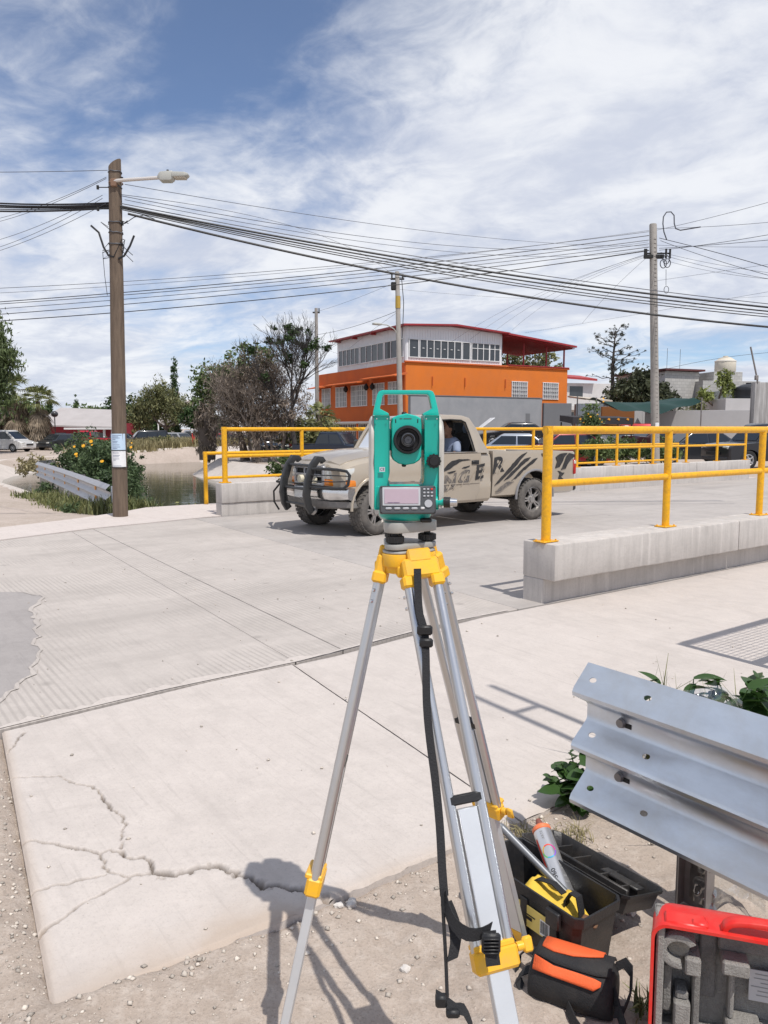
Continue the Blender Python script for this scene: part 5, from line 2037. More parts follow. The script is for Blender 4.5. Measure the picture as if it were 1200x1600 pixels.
bag_patch('flap', M_BAG, [(-.112, -.15, 1.0), (-.05, -.28, 1.0), (.02, -.30, 1.0), (.08, -.28, 1.0), (.118, -.2, 1.0)], .003)
bag_patch('orange_panel', M_BOR, [(-.098, .10, .95), (-.06, .03, .98), (.0, .06, .98), (.05, .18, .98), (.085, .35, .98)], .0075)
bag_patch('orange_panel', M_BOR, [(-.112, -.62, -.20), (-.05, -.66, -.36), (.02, -.68, -.36), (.075, -.70, -.38), (.095, -.55, -.42)], .006)
m_ = MB()
m_.ribbon([(.118, .03, .12), (.145, .045, .135), (.168, .03, .125), (.175, -.02, .09), (.162, -.07, .06), (.138, -.075, .055)], (.004, .012, .030), .004)
m_.obj('carry_loop', M_STRAP, BG, ang=60)
m_ = MB()
m_.ribbon([(.128, -.04, .09), (.150, -.07, .055), (.185, -.13, .03), (.195, -.175, .016), (.15, -.20, .012), (.08, -.175, .014), (.035, -.135, .022), (.0, -.085, .03)], [(.006, .006, .036)] * 8, .004)
m_.obj('shoulder_strap', M_STRAP, BG, ang=60)
m_ = MB()
m_.ribbon([(-.126, .0, .06), (-.155, -.02, .05), (-.17, -.035, .03), (-.15, -.05, .012)], (.004, .03, .014), .004)
m_.ribbon([(-.128, .03, .09), (-.16, .05, .085), (-.19, .04, .05), (-.185, .02, .02)], (.010, .025, .008), .004)
m_.obj('strap_end', M_STRAP, BG, ang=60)

# ================================================================== red instrument case, open towards the camera
M_RC = pm('red_case_plastic', (.72, .022, .016), .38, var=.25, vs=9, col2=(.58, .02, .015), bump=.06, bs=120, dirt=(.45, .16, .12), ds=16, da=.3)
M_FOAM = pm('grey_foam', (.30, .285, .265), .95, var=.6, vs=70, col2=(.42, .40, .37), bump=.9, bs=220)
M_FOAMD = pm('dark_foam', (.20, .19, .18), .95, var=.6, vs=70, col2=(.28, .27, .25), bump=.9, bs=220)
CS = thing('instrument_case', 'red hard plastic case standing open with grey foam inserts', 'case', (.612, 1.640, -.03), R(-17))
CS.rotation_euler = (R(-3), 0, R(-17))
CW, CH, CD = .52, .402, .135


def rrect(x0, z0, x1, z1, c, k=5):
    pts = []
    for cx, cz, a0 in ((x1 - c, z1 - c, 0), (x0 + c, z1 - c, 90), (x0 + c, z0 + c, 180), (x1 - c, z0 + c, 270)):
        for j in range(k + 1):
            a = R(a0 + 90 * j / k)
            pts.append((cx + c * math.cos(a), cz + c * math.sin(a)))
    return pts


def case_ring(y, ins, c):
    return [(a, y, b) for a, b in rrect(ins, ins, CW - ins, CH - ins, c)]


m_ = MB()
m_.loft([case_ring(.0, .007, .03), case_ring(-.006, .007, .03), case_ring(-.006, .0, .034), case_ring(.008, 0, .034), case_ring(.010, .004, .03), case_ring(.040, .004, .03), case_ring(.095, .008, .035), case_ring(CD - .02, .012, .04), case_ring(CD, .03, .05), ], cap=False)
m_.loft([case_ring(CD, .03, .05), case_ring(CD - .004, .032, .05)], cap=True)
m_.loft([case_ring(.0, .007, .03), case_ring(.05, .010, .03)], cap=False)
m_.obj('shell', M_RC, CS, ang=40)
m_ = MB()     # handle on the top side
hy0 = .020
pts = [(.155, hy0 + .006, CH - .012), (.160, hy0, CH + .010), (.185, hy0, CH + .022), (.26, hy0, CH + .026), (.335, hy0, CH + .022), (.36, hy0, CH + .010), (.365, hy0 + .006, CH - .012)]
Q = densify([Vector(p) for p in pts], .02)
m_.ribbon(Q, (0, .030, 0), .013)
m_.obj('handle', M_RC, CS, ang=50, bevel=.003)
MB().box((.105, .020, CH + .001), (.035, .024, .012), .004).obj('latch', M_RC, CS, ang=40)
MB().box((.42, .020, CH + .001), (.035, .024, .012), .004).obj('latch', M_RC, CS, ang=40)
MB().box((.075, .030, CH - .002), (.09, .05, .010), .004).obj('corner_rib', M_RC, CS, ang=40)
# foam: back plate and raised blocks
fo = bpy.data.objects.new('foam_insert', None)
COL.objects.link(fo)
fo.parent = CS


def fb(x0, z0, x1, z1, y0, y1=.10, mat=None, b=.004):
    return MB().box(((x0 + x1) / 2, (y0 + y1) / 2, (z0 + z1) / 2), (x1 - x0, y1 - y0, z1 - z0), b).obj('foam_block', mat or M_FOAM, fo, ang=30)


fb(.012, .012, CW - .012, CH - .012, .085, .108)
fb(.012, .012, .030, CH - .012, .004)
m_ = MB()        # hooked block round the pocket
cx_, cz_, r0, r1 = .062, .335, .027, .044
v = []
K = 22
for j in range(K + 1):
    a = R(35 + 245 * j / K)
    for rr in (r0, r1):
        for y in (.006, .085):
            v.append((cx_ + rr * math.cos(a), y, cz_ + rr * .92 * math.sin(a)))
f = []
for j in range(K):
    q = 4 * j
    f += [[q, q + 4, q + 6, q + 2], [q + 1, q + 5, q + 7, q + 3], [q, q + 4, q + 5, q + 1], [q + 2, q + 6, q + 7, q + 3]]
f += [[0, 1, 3, 2], [4 * K, 4 * K + 1, 4 * K + 3, 4 * K + 2]]
m_.add(v, f)
m_.obj('foam_block', M_FOAM, fo, ang=30, bevel=.002)
m_ = MB()
m_.cyl((cx_, .030, cz_), (cx_, .085, cz_), .024, .025, 20)
m_.obj('foam_plug', pm('tan_foam', (.33, .30, .25), .95, var=.7, vs=60, col2=(.22, .2, .18), bump=.9, bs=160), fo)
fb(.076, .282, .110, .322, .008)
fb(.030, .170, .050, .285, .035, mat=M_FOAMD)
fb(.056, .130, .092, .205, .020)
fb(.060, .205, .088, .224, .035)
fb(.096, .130, .112, .282, .030, mat=M_FOAMD)
fb(.030, .030, .30, .130, .050)
fb(.030, .060, .150, .116, .020)
fb(.155, .298, .212, .330, .010)
fb(.112, .200, .150, .370, .070, mat=M_FOAMD)
fb(.150, .330, .50, .368, .055, mat=M_FOAMD)
fb(.170, .030, .245, .175, .006)
fb(.245, .030, .33, .165, .015)
fb(.175, .175, .187, .285, .045)
fb(.37, .03, .50, .25, .012)
fb(.30, .26, .36, .31, .02)
m_ = MB()
m_.box((.262, .066, .255), (.085, .003, .075), .001)
cl_ = m_.obj('instruction_sheet', pm('pale_sheet', (.46, .46, .47), .5), fo)
m_ = MB()
for i in range(6):
    m_.box((.262 - (i % 2) * .008, .064, .283 - i * .010), (.060 - (i % 3) * .012, .0008, .0018))
m_.obj('printed_line', pm('grey_ink', (.25, .25, .25), .5), fo)

# ================================================================== stones lying about
def stone(x, y, r, label, seed, col=(.50, .46, .42), sq=(1, .75, .6)):
    rng = random.Random(seed)
    bm = bmesh.new()
    bmesh.ops.create_icosphere(bm, subdivisions=2, radius=r)
    for v_ in bm.verts:
        n_ = mnoise.noise(v_.co * (2.2 / r) + Vector((seed, 0, 0))) * .35
        n2 = round(mnoise.noise(v_.co * (.9 / r) + Vector((0, seed, 0))) * 4) / 8
        v_.co *= 1 + n_ + n2
        v_.co.x *= sq[0]; v_.co.y *= sq[1]; v_.co.z *= sq[2]
    me = bpy.data.meshes.new('stone')
    bm.to_mesh(me)
    bm.free()
    zz_ = float(dirt_z(np.array(x), np.array(y)))
    o_ = mkobj('stone', me, pm('pale_stone', col, .9, var=.5, vs=20, bump=.5, bs=60), None, (x, y, zz_ + r * sq[2] * .35), rng.uniform(0, 6))
    tag(o_, label, 'stone', 'loose stones on the dirt')


stone(-.284, 2.265, .017, 'white pebble at the edge of the slab beside the left tripod leg', 1, (.62, .58, .54))
stone(.060, 2.032, .016, 'lone pale stone on the dirt between the tripod legs', 2)
stone(-.105, 2.335, .022, 'pale rubble stone against the slab edge right of the left leg', 3, (.58, .54, .49))
stone(-.145, 2.318, .017, 'smaller rubble stone against the slab edge right of the left leg', 33, (.56, .52, .47))
stone(.467, 2.0, .015, 'pebble just left of the black and orange bag', 4, (.6, .56, .52))
stone(.470, 1.905, .014, 'upright pebble in front of the black and orange bag', 5, (.55, .51, .47), (.8, .6, 1.0))
stone(.79, 2.31, .028, 'brown stone under the guardrail beside the tool box lid', 6, (.42, .36, .30))
# gravel: a loose scatter nobody could count
def gravel(name, pts, rmin, rmax, mat, seed=3):
    rng = np.random.default_rng(seed)
    base = np.array([(1, 0, 0), (-1, 0, 0), (0, 1, 0), (0, -1, 0), (0, 0, 1), (0, 0, -1)], float)
    tri_ = np.array([(0, 2, 4), (2, 1, 4), (1, 3, 4), (3, 0, 4), (2, 0, 5), (1, 2, 5), (3, 1, 5), (0, 3, 5)])
    V_, F_ = [], []
    for i, (x, y, z) in enumerate(pts):
        r_ = rmin + (rmax - rmin) * rng.random() ** 3
        b = base * (r_ * rng.uniform(.55, 1.25, (6, 1))) * np.array([1, 1, .6])
        a = rng.uniform(0, 6.28)
        c, s = math.cos(a), math.sin(a)
        b = np.stack([b[:, 0] * c - b[:, 1] * s, b[:, 0] * s + b[:, 1] * c, b[:, 2]], 1)
        V_.append(b + np.array([x, y, z + r_ * .2]))
        F_.append(tri_ + 6 * i)
    me = rawmesh(name, np.concatenate(V_), np.concatenate(F_))
    return mkobj(name, me, mat, None, kind='stuff', label='loose gravel strewn over the dirt', cat='gravel')


rng = np.random.default_rng(5)
pts = []
while len(pts) < 8500:
    x, y = rng.uniform(-2.3, 2.0), rng.uniform(.9, 3.3)
    s_, n_ = x * DX + y * DY, -x * DY + y * DX
    if n_ > 2.0 and s_ > .40 + .115 * (n_ - 2):
        continue
    w = .12 + .9 * math.exp(-max(0, 2.0 - n_) / .10) + (.55 if s_ < .45 else 0)
    if rng.random() > w:
        continue
    z = float(dirt_z(np.array(x), np.array(y)))
    pts.append((x, y, z))
for _ in range(420):
    s_, n_ = rng.uniform(.5, 6) ** 1.0, rng.uniform(2.0, 9)
    p = sn(s_, n_)
    pts.append((p.x, p.y, .003))
gravel('gravel', pts, .0020, .013, pm('gravel_stone', (.50, .445, .385), .95, island=.35))
# ================================================================== poles and cables
M_WOOD = pm('weathered_pole_wood', (.17, .125, .09), .85, var=.8, vs=5, col2=(.09, .065, .048), bump=.6, bs=8, stretch=(6, 6, .5))
M_CPOLE = pm('concrete_pole', (.36, .335, .305), .85, var=.6, vs=4, col2=(.26, .24, .22), bump=.4, bs=14)
M_WIRE = pm('black_cable', (.012, .012, .014), .55)
M_WIREG = pm('grey_cable', (.08, .085, .10), .5)
M_LAMP = pm('grey_lamp_housing', (.46, .46, .42), .4, var=.2, vs=12)
M_PAPER = pm('white_notice', (.80, .80, .80), .6, var=.15, vs=20)
M_BLUEP = pm('pale_blue_notice', (.50, .64, .78), .5, var=.3, vs=18, col2=(.62, .72, .82))

WP = thing('wooden_pole', 'weathered wooden utility pole carrying the street lamp', 'utility pole', (-4.515, 13.06, -.2), 0)
m_ = MB()
K, rings = 16, []
for i in range(25):
    t_ = i / 24
    z = 6.0 * t_
    ctr = Vector((.125 * t_, 0, z))
    r_ = .128 - .028 * t_
    rings.append([ctr + Vector((math.cos(2 * math.pi * k / K), math.sin(2 * math.pi * k / K), 0)) * r_ * (1 + .05 * mnoise.noise(Vector((k * .9, i * .35, 0)))) for k in range(K)])
for k in range(K):      # sawn-off slanted top
    rings[-1][k].z += .07 * math.cos(2 * math.pi * k / K)
m_.loft(rings)
m_.obj('shaft', M_WOOD, WP, ang=50)
m_ = MB()
for z, rr in ((5.86, .106), (5.62, .107), (4.90, .112), (4.72, .112), (5.06, .111)):
    t_ = z / 6.0
    m_.tube([(.125 * t_ + rr * math.cos(a), rr * math.sin(a), z + random.uniform(-.01, .01)) for a in [2 * math.pi * k / 16 for k in range(16)]], .009, 5, closed=True)
m_.obj('binding_wire', M_WIREG, WP)
m_ = MB()
rg_ = random.Random(4)
for i in range(16):     # tangle of splices, hooks and loops at the cable level
    z = rg_.uniform(4.55, 5.15)
    a = rg_.choice((0, math.pi)) + rg_.uniform(-.8, .8)
    p = Vector((.105 + .12 * math.cos(a), .12 * math.sin(a), z))
    m_.tube([p, p + Vector((rg_.uniform(-.16, .16), rg_.uniform(-.1, .05), rg_.uniform(-.16, .10))), p + Vector((rg_.uniform(-.2, .2), rg_.uniform(-.1, .05), rg_.uniform(-.3, .05)))], .006, 5)
m_.tube([(-.30, 0, 5.02), (-.16, -.05, 4.90), (-.08, -.08, 4.66), (.0, -.08, 4.52), (.10, -.1, 4.50)], .017, 7)
m_.tube([(.40, 0, 4.86), (.34, -.05, 4.68), (.25, -.08, 4.52), (.16, -.1, 4.47)], .017, 7)
m_.tube([(-.12, -.02, 4.6), (-.10, -.02, 4.2), (-.07, -.02, 3.9)], .005, 4)
m_.tube([(.25, 0, 5.05), (.42, -.02, 5.15), (.58, -.03, 5.18), (.75, -.02, 5.12)], .007, 5)
m_.obj('cable_tangle', M_WIRE, WP)
m_ = MB()
for z, x in ((5.62, -.16), (5.28, -.17), (5.75, .24), (5.05, .22)):
    m_.cyl((x, -.02, z - .03), (x, -.02, z + .03), .022, None, 8)
    m_.cyl((x, -.02, z), (.11, -.02, z), .008, None, 6)
m_.obj('insulator', M_RUB, WP)
for nm, zc, hh, mt in (('blue_notice', 1.278 + .2, .28, M_BLUEP), ('white_notice', .993 + .2, .275, M_PAPER)):
    m_ = MB()
    v = []
    for j in range(9):
        a = R(-165 + 145 * j / 8)
        rr = .128
        for z in (zc - hh / 2, zc + hh / 2):
            v.append((.028 + rr * math.cos(a), rr * math.sin(a), z))
    m_.add(v, [[2 * j, 2 * j + 2, 2 * j + 3, 2 * j + 1] for j in range(8)])
    no = m_.obj(nm, mt, WP)
    m_ = MB()
    dz = [(.11, .9), (.085, .6), (.065, .75), (.04, .35), (.01, .55), (-.015, .5), (-.05, .7), (-.085, .75), (-.11, .5)] if 'blue' in nm else [(.10, .6), (.06, .7), (.035, .6), (.0, .65), (-.02, .3), (-.118, .8)]
    for q, wd in dz:
        v = []
        for j in range(6):
            a = R(-120 + 80 * wd * j / 5 - 5)
            for z in (zc + q, zc + q + .007):
                v.append((.028 + .1292 * math.cos(a), .1292 * math.sin(a), z))
        m_.add(v, [[2 * j, 2 * j + 2, 2 * j + 3, 2 * j + 1] for j in range(5)])
    m_.obj('printed_line', pm('notice_ink', (.12, .15, .25), .6), no)
m_ = MB()
for z in (1.14 + .2, .855 + .2):
    m_.tube([(.028 + .131 * math.cos(a), .131 * math.sin(a), z) for a in [2 * math.pi * k / 16 for k in range(16)]], .006, 5, closed=True)
m_.obj('tie_wire', M_WIRE, WP)

SL = thing('street_lamp', 'street lamp on a pale arm at the top of the wooden pole', 'street lamp', (-4.40, 12.95, 5.485), 0)
m_ = MB()
m_.tube([(.0, 0, 0), (.10, -.01, .012), (.80, -.02, .055)], .028, 10)
m_.obj('arm', pm('pale_lamp_arm', (.62, .58, .54), .4, .3), SL)
m_ = MB()
m_.box((.02, .02, -.02), (.10, .10, .12), .01)
m_.tube([(.02 + .11 * math.cos(a), .10 + .11 * math.sin(a), .0) for a in [2 * math.pi * k / 14 for k in range(14)]], .010, 5, closed=True)
m_.obj('bracket', pm('rusty_bracket', (.25, .15, .10), .7, .3), SL)
m_ = MB()
m_.loft([[(.74, y * .6, .05 + z * .4) for y, z in ((-.09, -.02), (.09, -.02), (.09, .07), (-.09, .07))], [(.79, y, .055 + z) for y, z in ((-.09, -.06), (.09, -.06), (.09, .075), (-.09, .075))], [(.95, y, .065 + z) for y, z in ((-.09, -.07), (.09, -.07), (.09, .08), (-.09, .08))], [(1.0, y, .07 + z) for y, z in ((-.08, -.04), (.08, -.04), (.08, .075), (-.08, .075))]])
m_.obj('housing', M_LAMP, SL, ang=40, bevel=.012)
m_ = MB()
m_.loft([[(.98, y, .07 + z) for y, z in ((-.10, -.02), (.10, -.02), (.10, .06), (-.10, .06))], [(1.19, y, .075 + z) for y, z in ((-.095, -.015), (.095, -.015), (.095, .05), (-.095, .05))], [(1.24, y, .078 + z) for y, z in ((-.06, .005), (.06, .005), (.06, .035), (-.06, .035))]])
m_.obj('lens_hood', M_LAMP, SL, ang=40, bevel=.01)
m_ = MB()
m_.box((1.10, 0, .05), (.19, .16, .02), .008)
m_.obj('lens', pm('lamp_lens', (.55, .50, .42), .2), SL)
MB().cyl((.90, 0, .135), (.90, 0, .18), .02, None, 8).obj('photocell', M_RUB, SL)

RP = thing('concrete_pole', 'stepped concrete utility pole with a looped cable on the right', 'utility pole', (10.60, 30, 0), 0)
m_ = MB()
m_.lathe([(.165, -.3), (.165, .2), (.150, 4), (.135, 9.15), (.12, 9.19)], 18, Matrix.Shear('XY', 4, (-.048, 0)))
m_.obj('shaft', M_CPOLE, RP)
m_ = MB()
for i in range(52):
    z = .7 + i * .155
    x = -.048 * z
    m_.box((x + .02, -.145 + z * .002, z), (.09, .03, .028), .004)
m_.obj('notch_shade_bar', pm('notch_shadow', (.20, .185, .17), .9), RP, kind='stuff')  # raised bars; shade inside the notches is put into their dark colour
m_ = MB()
m_.box((-.38, -.05, 7.98), (.75, .16, .14), .02)
m_.box((-.20, -.05, 8.10), (.9, .06, .05), .01)
for x in (-.75, -.70, .05, .2):
    m_.cyl((x, -.12, 7.9), (x, -.12, 8.25), .04, None, 8)
m_.obj('bracket', M_RUB, RP)
m_ = MB()
m_.tube([(.10, 0, 8.6), (-.02, 0, 8.9), (-.07, 0, 9.2), (-.06, 0, 9.45), (.05, 0, 9.62), (.22, 0, 9.63), (.34, 0, 9.5), (.36, 0, 9.2), (.42, 0, 9.02), (.6, 0, 8.96), (1.2, -.4, 8.98)], .022, 6)
for c_ in ((.05, 7.85), (-.05, 7.7), (.10, 7.72)):
    m_.tube([(c_[0] + .12 * math.cos(a), -.15, c_[1] + .16 * math.sin(a)) for a in [2 * math.pi * k / 14 for k in range(14)]], .018, 5, closed=True)
m_.tube([(.08, -.1, 7.5), (.10, -.1, 6.9)], .01, 4)
m_.tube([(.12 + .09 * math.cos(a), -.1, 6.75 + .13 * math.sin(a)) for a in [2 * math.pi * k / 12 for k in range(12)]], .012, 5, closed=True)
m_.obj('cable_loop', M_WIREG, RP)
MB().box((-.06, -.17, 1.55), (.14, .02, .36), .004).obj('number_tag', M_PAPER, RP)

MP = thing('concrete_pole', 'slim concrete pole with lamp arm in front of the orange building', 'utility pole', (.90, 40, -.3), 0)
m_ = MB()
m_.lathe([(.15, 0), (.14, 3), (.11, 9.7), (.10, 9.72)], 14, Matrix.Shear('XY', 4, (-.024, 0)))
m_.obj('shaft', M_CPOLE, MP)
m_ = MB()
m_.tube([(-.19, 0, 6.6), (-.4, -.2, 6.85), (-.75, -.5, 7.0), (-1.2, -.9, 7.0)], .03, 6)
m_.box((-1.25, -.95, 6.99), (.5, .22, .1), .03, R(38))
m_.obj('lamp_arm', M_LAMP, MP)
m_ = MB()
m_.box((-.40, 0, 9.0), (.30, .2, .4), .04)
m_.box((-.22, 0, 9.35), (.7, .08, .08), .01)
for x in (-.5, .05):
    m_.cyl((x, 0, 9.35), (x, 0, 9.6), .04, None, 8)
m_.tube([(.0, 0, 9.3), (.1, 0, 8.2), (.06, 0, 7.0), (.02, 0, 6.4)], .02, 5)
m_.obj('hardware', M_RUB, MP)
m_ = MB()
m_.lathe([(.135, 7.9), (.13, 8.5)], 14, Matrix.Translation((-.19, 0, 0)), cap=False)
m_.obj('ochre_band', pm('ochre_paint', (.45, .30, .06), .7), MP)

FP = thing('concrete_pole', 'distant bare pole left of the orange building', 'utility pole', (-4.75, 55, -.4), 0)
m_ = MB()
m_.lathe([(.16, 0), (.11, 10.3)], 12)
m_.obj('shaft', M_CPOLE, FP)
m_ = MB()
m_.box((0, 0, 10.0), (.5, .1, .1), .01)
m_.cyl((.2, 0, 10.0), (.2, 0, 10.3), .04, None, 8)
m_.obj('cross_arm', M_RUB, FP)

WIRES = [
   ('A', 0.02, (-8.032, 14.5, 5.655), (-4.479, 13.03, 5.173), 0.055),
   ('A', 0.024, (-8.034, 14.5, 5.61), (-4.48, 13.03, 5.143), 0.055),
   ('A', 0.014, (-8.037, 14.5, 5.576), (-4.481, 13.03, 5.122), 0.054),
   ('A', 0.022, (-8.042, 14.5, 5.486), (-4.482, 13.03, 5.092), 0.052),
   ('A', 0.012, (-8.039, 14.5, 5.531), (-4.482, 13.03, 5.112), 0.053),
   ('B', 0.024, (-4.304, 13.0, 5.114), (8.157, 14.5, 3.627), 0.165),
   ('B', 0.018, (-4.304, 13.0, 5.094), (8.162, 14.5, 3.558), 0.186),
   ('B', 0.012, (-4.305, 13.0, 5.084), (8.108, 14.4, 3.498), 0.215),
   ('B', 0.012, (-4.306, 13.0, 5.064), (8.111, 14.4, 3.452), 0.225),
   ('B', 0.01, (-4.281, 13.0, 5.154), (8.21, 14.6, 3.7), 0.147),
   ('T', 0.026, (-4.183, 13.0, 4.993), (8.011, 14.0, 3.218), 0.27),
   ('E', 0.007, (-4.218, 13.0, 5.456), (9.985, 30, 8.391), 0.282),
   ('E', 0.008, (-4.277, 13.0, 5.275), (9.98, 30, 8.532), 0.531),
   ('E', 0.007, (-4.276, 13.0, 5.295), (0.714, 40, 9.052), -0.622),
   ('E', 0.007, (-4.227, 13.0, 5.215), (9.99, 30, 8.25), 0.529),
   ('C', 0.012, (-16.16, 28, 6.365), (10.015, 30, 8.907), 0.294),
   ('C', 0.02, (-16.194, 28, 5.831), (10.02, 30, 8.767), 0.231),
   ('C', 0.016, (-16.199, 28, 5.764), (10.026, 30, 8.602), 0.23),
   ('C', 0.014, (-16.21, 28, 5.586), (10.031, 30, 8.462), 0.208),
   ('C', 0.018, (-16.223, 28, 5.384), (10.035, 30, 8.344), 0.209),
   ('C', 0.022, (-16.236, 28, 5.183), (10.04, 30, 8.227), 0.326),
   ('C', 0.01, (-16.172, 28, 6.187), (10.013, 30, 8.954), 0.32),
   ('D', 0.006, (-4.516, 13, 5.566), (-9.039, 17, 5.83), 0.121),
   ('D', 0.006, (-4.517, 13, 5.546), (-9.044, 17, 5.75), 0.121),
   ('D', 0.006, (-4.591, 13, 5.235), (-9.079, 17, 5.165), 0.12),
   ('D', 0.006, (-4.589, 13, 5.285), (-9.067, 17, 5.352), 0.12),
   ('D', 0.006, (-4.542, 13, 5.154), (-8.549, 16, 4.874), 0.1),
   ('D', 0.007, (-4.491, 13, 5.675), (-7.391, 14, 5.964), 0.009),
   ('F', 0.008, (9.949, 30, 8.062), (4.094, 50, 6.873), -0.476),
   ('F', 0.008, (9.95, 30, 8.038), (7.227, 52, 7.84), -0.443),
   ('F', 0.008, (9.952, 30, 7.991), (8.826, 54, 8.257), -0.459),
   ('F', 0.008, (9.953, 30, 7.944), (10.124, 40, 6.857), -0.127),
   ('F', 0.008, (9.948, 30, 8.085), (5.634, 51, 7.308), -0.472),
   ('G', 0.01, (10.255, 30, 8.954), (13.27, 24, 8.765), 0.062),
   ('G', 0.01, (10.3, 30, 9.024), (13.325, 24, 7.874), 0.071),
   ('G', 0.012, (10.428, 30, 8.227), (13.339, 24, 7.65), 0.066),
   ('G', 0.012, (10.425, 30, 8.297), (13.357, 24, 7.351), 0.036),
   ('G', 0.016, (10.411, 30, 8.673), (13.45, 24, 5.86), -0.055),
   ('G', 0.012, (10.463, 30, 8.579), (13.458, 24, 5.727), 0.107),
   ('G', 0.008, (10.479, 30, 8.156), (13.439, 24, 6.031), 0.111),
   ('G', 0.01, (10.531, 30, 8.062), (13.453, 24, 5.803), 0.121),
   ('G', 0.008, (10.587, 30, 7.873), (13.444, 24, 5.955), 0.187),
   ('G', 0.008, (10.324, 30, 8.415), (13.378, 24, 7.013), 0.053),
   ('G', 0.007, (10.67, 31, 7.279), (13.397, 24, 6.712), -0.001),
   ('H', 0.016, (0.587, 40, 7.432), (-4.723, 55, 8.073), 0.155),
   ('H', 0.01, (0.585, 40, 8.894), (-4.708, 55, 9.657), 0.086),
   ('H', 0.01, (0.779, 40, 8.925), (10.041, 30, 8.203), 0.096),
   ('H', 0.008, (0.78, 40, 8.545), (22.761, 40, 8.45), 0.522),
   ('H', 0.01, (0.587, 40, 7.337), (-2.343, 52, 6.795), -0.044),
   ('I', 0.012, (16.086, 45, 4.882), (21.487, 38, 5.308), -0.264),
   ('I', 0.008, (9.353, 52, 7.84), (16.805, 30, 7.069), 0.036),
   ('I', 0.008, (-1.641, 50, 5.986), (-4.73, 55, 7.322), 0.102),
]
WLAB = {'A': ('black cable running left from the wooden pole', 'cables left of the wooden pole'),
        'B': ('black cable of the sagging bundle, wooden pole to right edge', 'sagging cable bundle'),
        'T': ('thick black cable sagging lowest from wooden pole to right edge', None),
        'E': ('thin cable climbing right from the wooden pole to distant poles', 'thin cables right of the wooden pole'),
        'C': ('cable crossing the sky from left edge to right concrete pole', 'cables from the left to the right concrete pole'),
        'D': ('thin service wire fanning down left from the wooden pole', 'thin wires left of the wooden pole'),
        'F': ('thin service wire slanting from right concrete pole to rooftops', 'service wires to the rooftops'),
        'G': ('cable leaving the right concrete pole towards the right edge', 'cables right of the right concrete pole'),
        'H': ('wire strung from the slim pole before the orange building', 'wires of the slim pole'),
        'I': ('low distant wire near the rooftops', 'low distant wires')}
ORD = ['uppermost', 'second', 'third', 'fourth', 'fifth', 'sixth', 'seventh', 'eighth', 'ninth', 'tenth', 'eleventh', 'twelfth']
rank = {}
for k_ in WLAB:
    mem = [i for i, w in enumerate(WIRES) if w[0] == k_]
    mem.sort(key=lambda i: -(((WIRES[i][2][2] + WIRES[i][3][2]) / 2 - WIRES[i][4] - CAM_H) / ((WIRES[i][2][1] + WIRES[i][3][1]) / 2)))
    for q, i in enumerate(mem):
        rank[i] = '' if len(mem) == 1 else ORD[q] + (' ' if q == 0 else ' from top ')
for wi, (gname, r_, p0, p1, sag) in enumerate(WIRES):
    P0, P1 = Vector(p0), Vector(p1)
    pts = []
    wob = random.uniform(-.02, .02)
    for i in range(29):
        t_ = i / 28
        p = P0.lerp(P1, t_)
        p.z -= sag * 4 * t_ * (1 - t_)
        pts.append(p)
    m_ = MB()
    m_.tube(pts, r_ * .72, 5)
    o = m_.obj('overhead_cable', M_WIRE if r_ > .011 else M_WIREG, None, ang=60)
    tag(o, rank[wi] + WLAB[gname][0], 'cable', WLAB[gname][1])
# ================================================================== orange building
def plaster(name, c, var=.35, dirt=None, da=.35):
    return pm(name, c, .85, var=var, vs=.8, col2=tuple(x * .82 for x in c), bump=.15, bs=20, dirt=dirt, ds=.7, da=da)


M_ORANGE = plaster('orange_plaster', (.72, .19, .025), dirt=(.55, .17, .05), da=.45)
M_ORANG2 = plaster('brick_orange_plaster', (.62, .135, .028), dirt=(.40, .10, .04), da=.45)
M_SHEET = pm('white_wall_sheet', (.78, .78, .79), .5, var=.2, vs=.7, col2=(.68, .68, .70))
M_REDR = pm('red_roof_sheet', (.34, .028, .035), .5, var=.5, vs=1.2, col2=(.22, .02, .025))
M_PANE = pm('dark_window_pane', (.035, .042, .05), .08, .0, spec=.8, var=.5, vs=.5, col2=(.07, .08, .09))
M_FRM = pm('white_window_frame', (.75, .75, .74), .5)
M_GREYW = plaster('grey_plaster', (.27, .28, .295), dirt=(.35, .35, .36), da=.5)
M_DGREY = plaster('dark_grey_plaster', (.16, .165, .175))
M_CORR = pm('corrugated_zinc', (.42, .45, .48), .45, .6, var=.5, vs=1.5, col2=(.30, .31, .33))
BA = math.atan2(.487, .873)
OB = thing('orange_building', 'orange building with white glazed top storey and red roof', 'building', (1.4, 50, -.3), BA)
# local x along the right facade, y along the left facade (away)


def wbox(name, mat, parent, x0, x1, y0, y1, z0, z1, b=.01):
    return MB().box(((x0 + x1) / 2, (y0 + y1) / 2, (z0 + z1) / 2), (x1 - x0, y1 - y0, z1 - z0), b).obj(name, mat, parent, ang=30)


ZO = 6.05      # top of the orange storeys above the base
wbox('wall', M_ORANGE, OB, 0, 13.7, 0, 13.4, 0, ZO)
wbox('left_facade', M_ORANG2, OB, -.06, -.004, 0.02, 13.38, 0, ZO - .02)
wbox('parapet_cap', M_ORANG2, OB, -.12, 13.8, -.1, .04, ZO, ZO + .10)
wbox('upper_storey', M_SHEET, OB, .05, 7.74, .05, 10.2, ZO + .002, 8.32)
m_ = MB()
for i in range(38):
    m_.box((.1 + i * .2, .035, (ZO + 8.3) / 2), (.03, .03, 8.28 - ZO))
for i in range(50):
    m_.box((.035, .1 + i * .2, (ZO + 8.3) / 2), (.03, .03, 8.28 - ZO))
m_.obj('sheet_rib', M_SHEET, OB, kind='stuff')


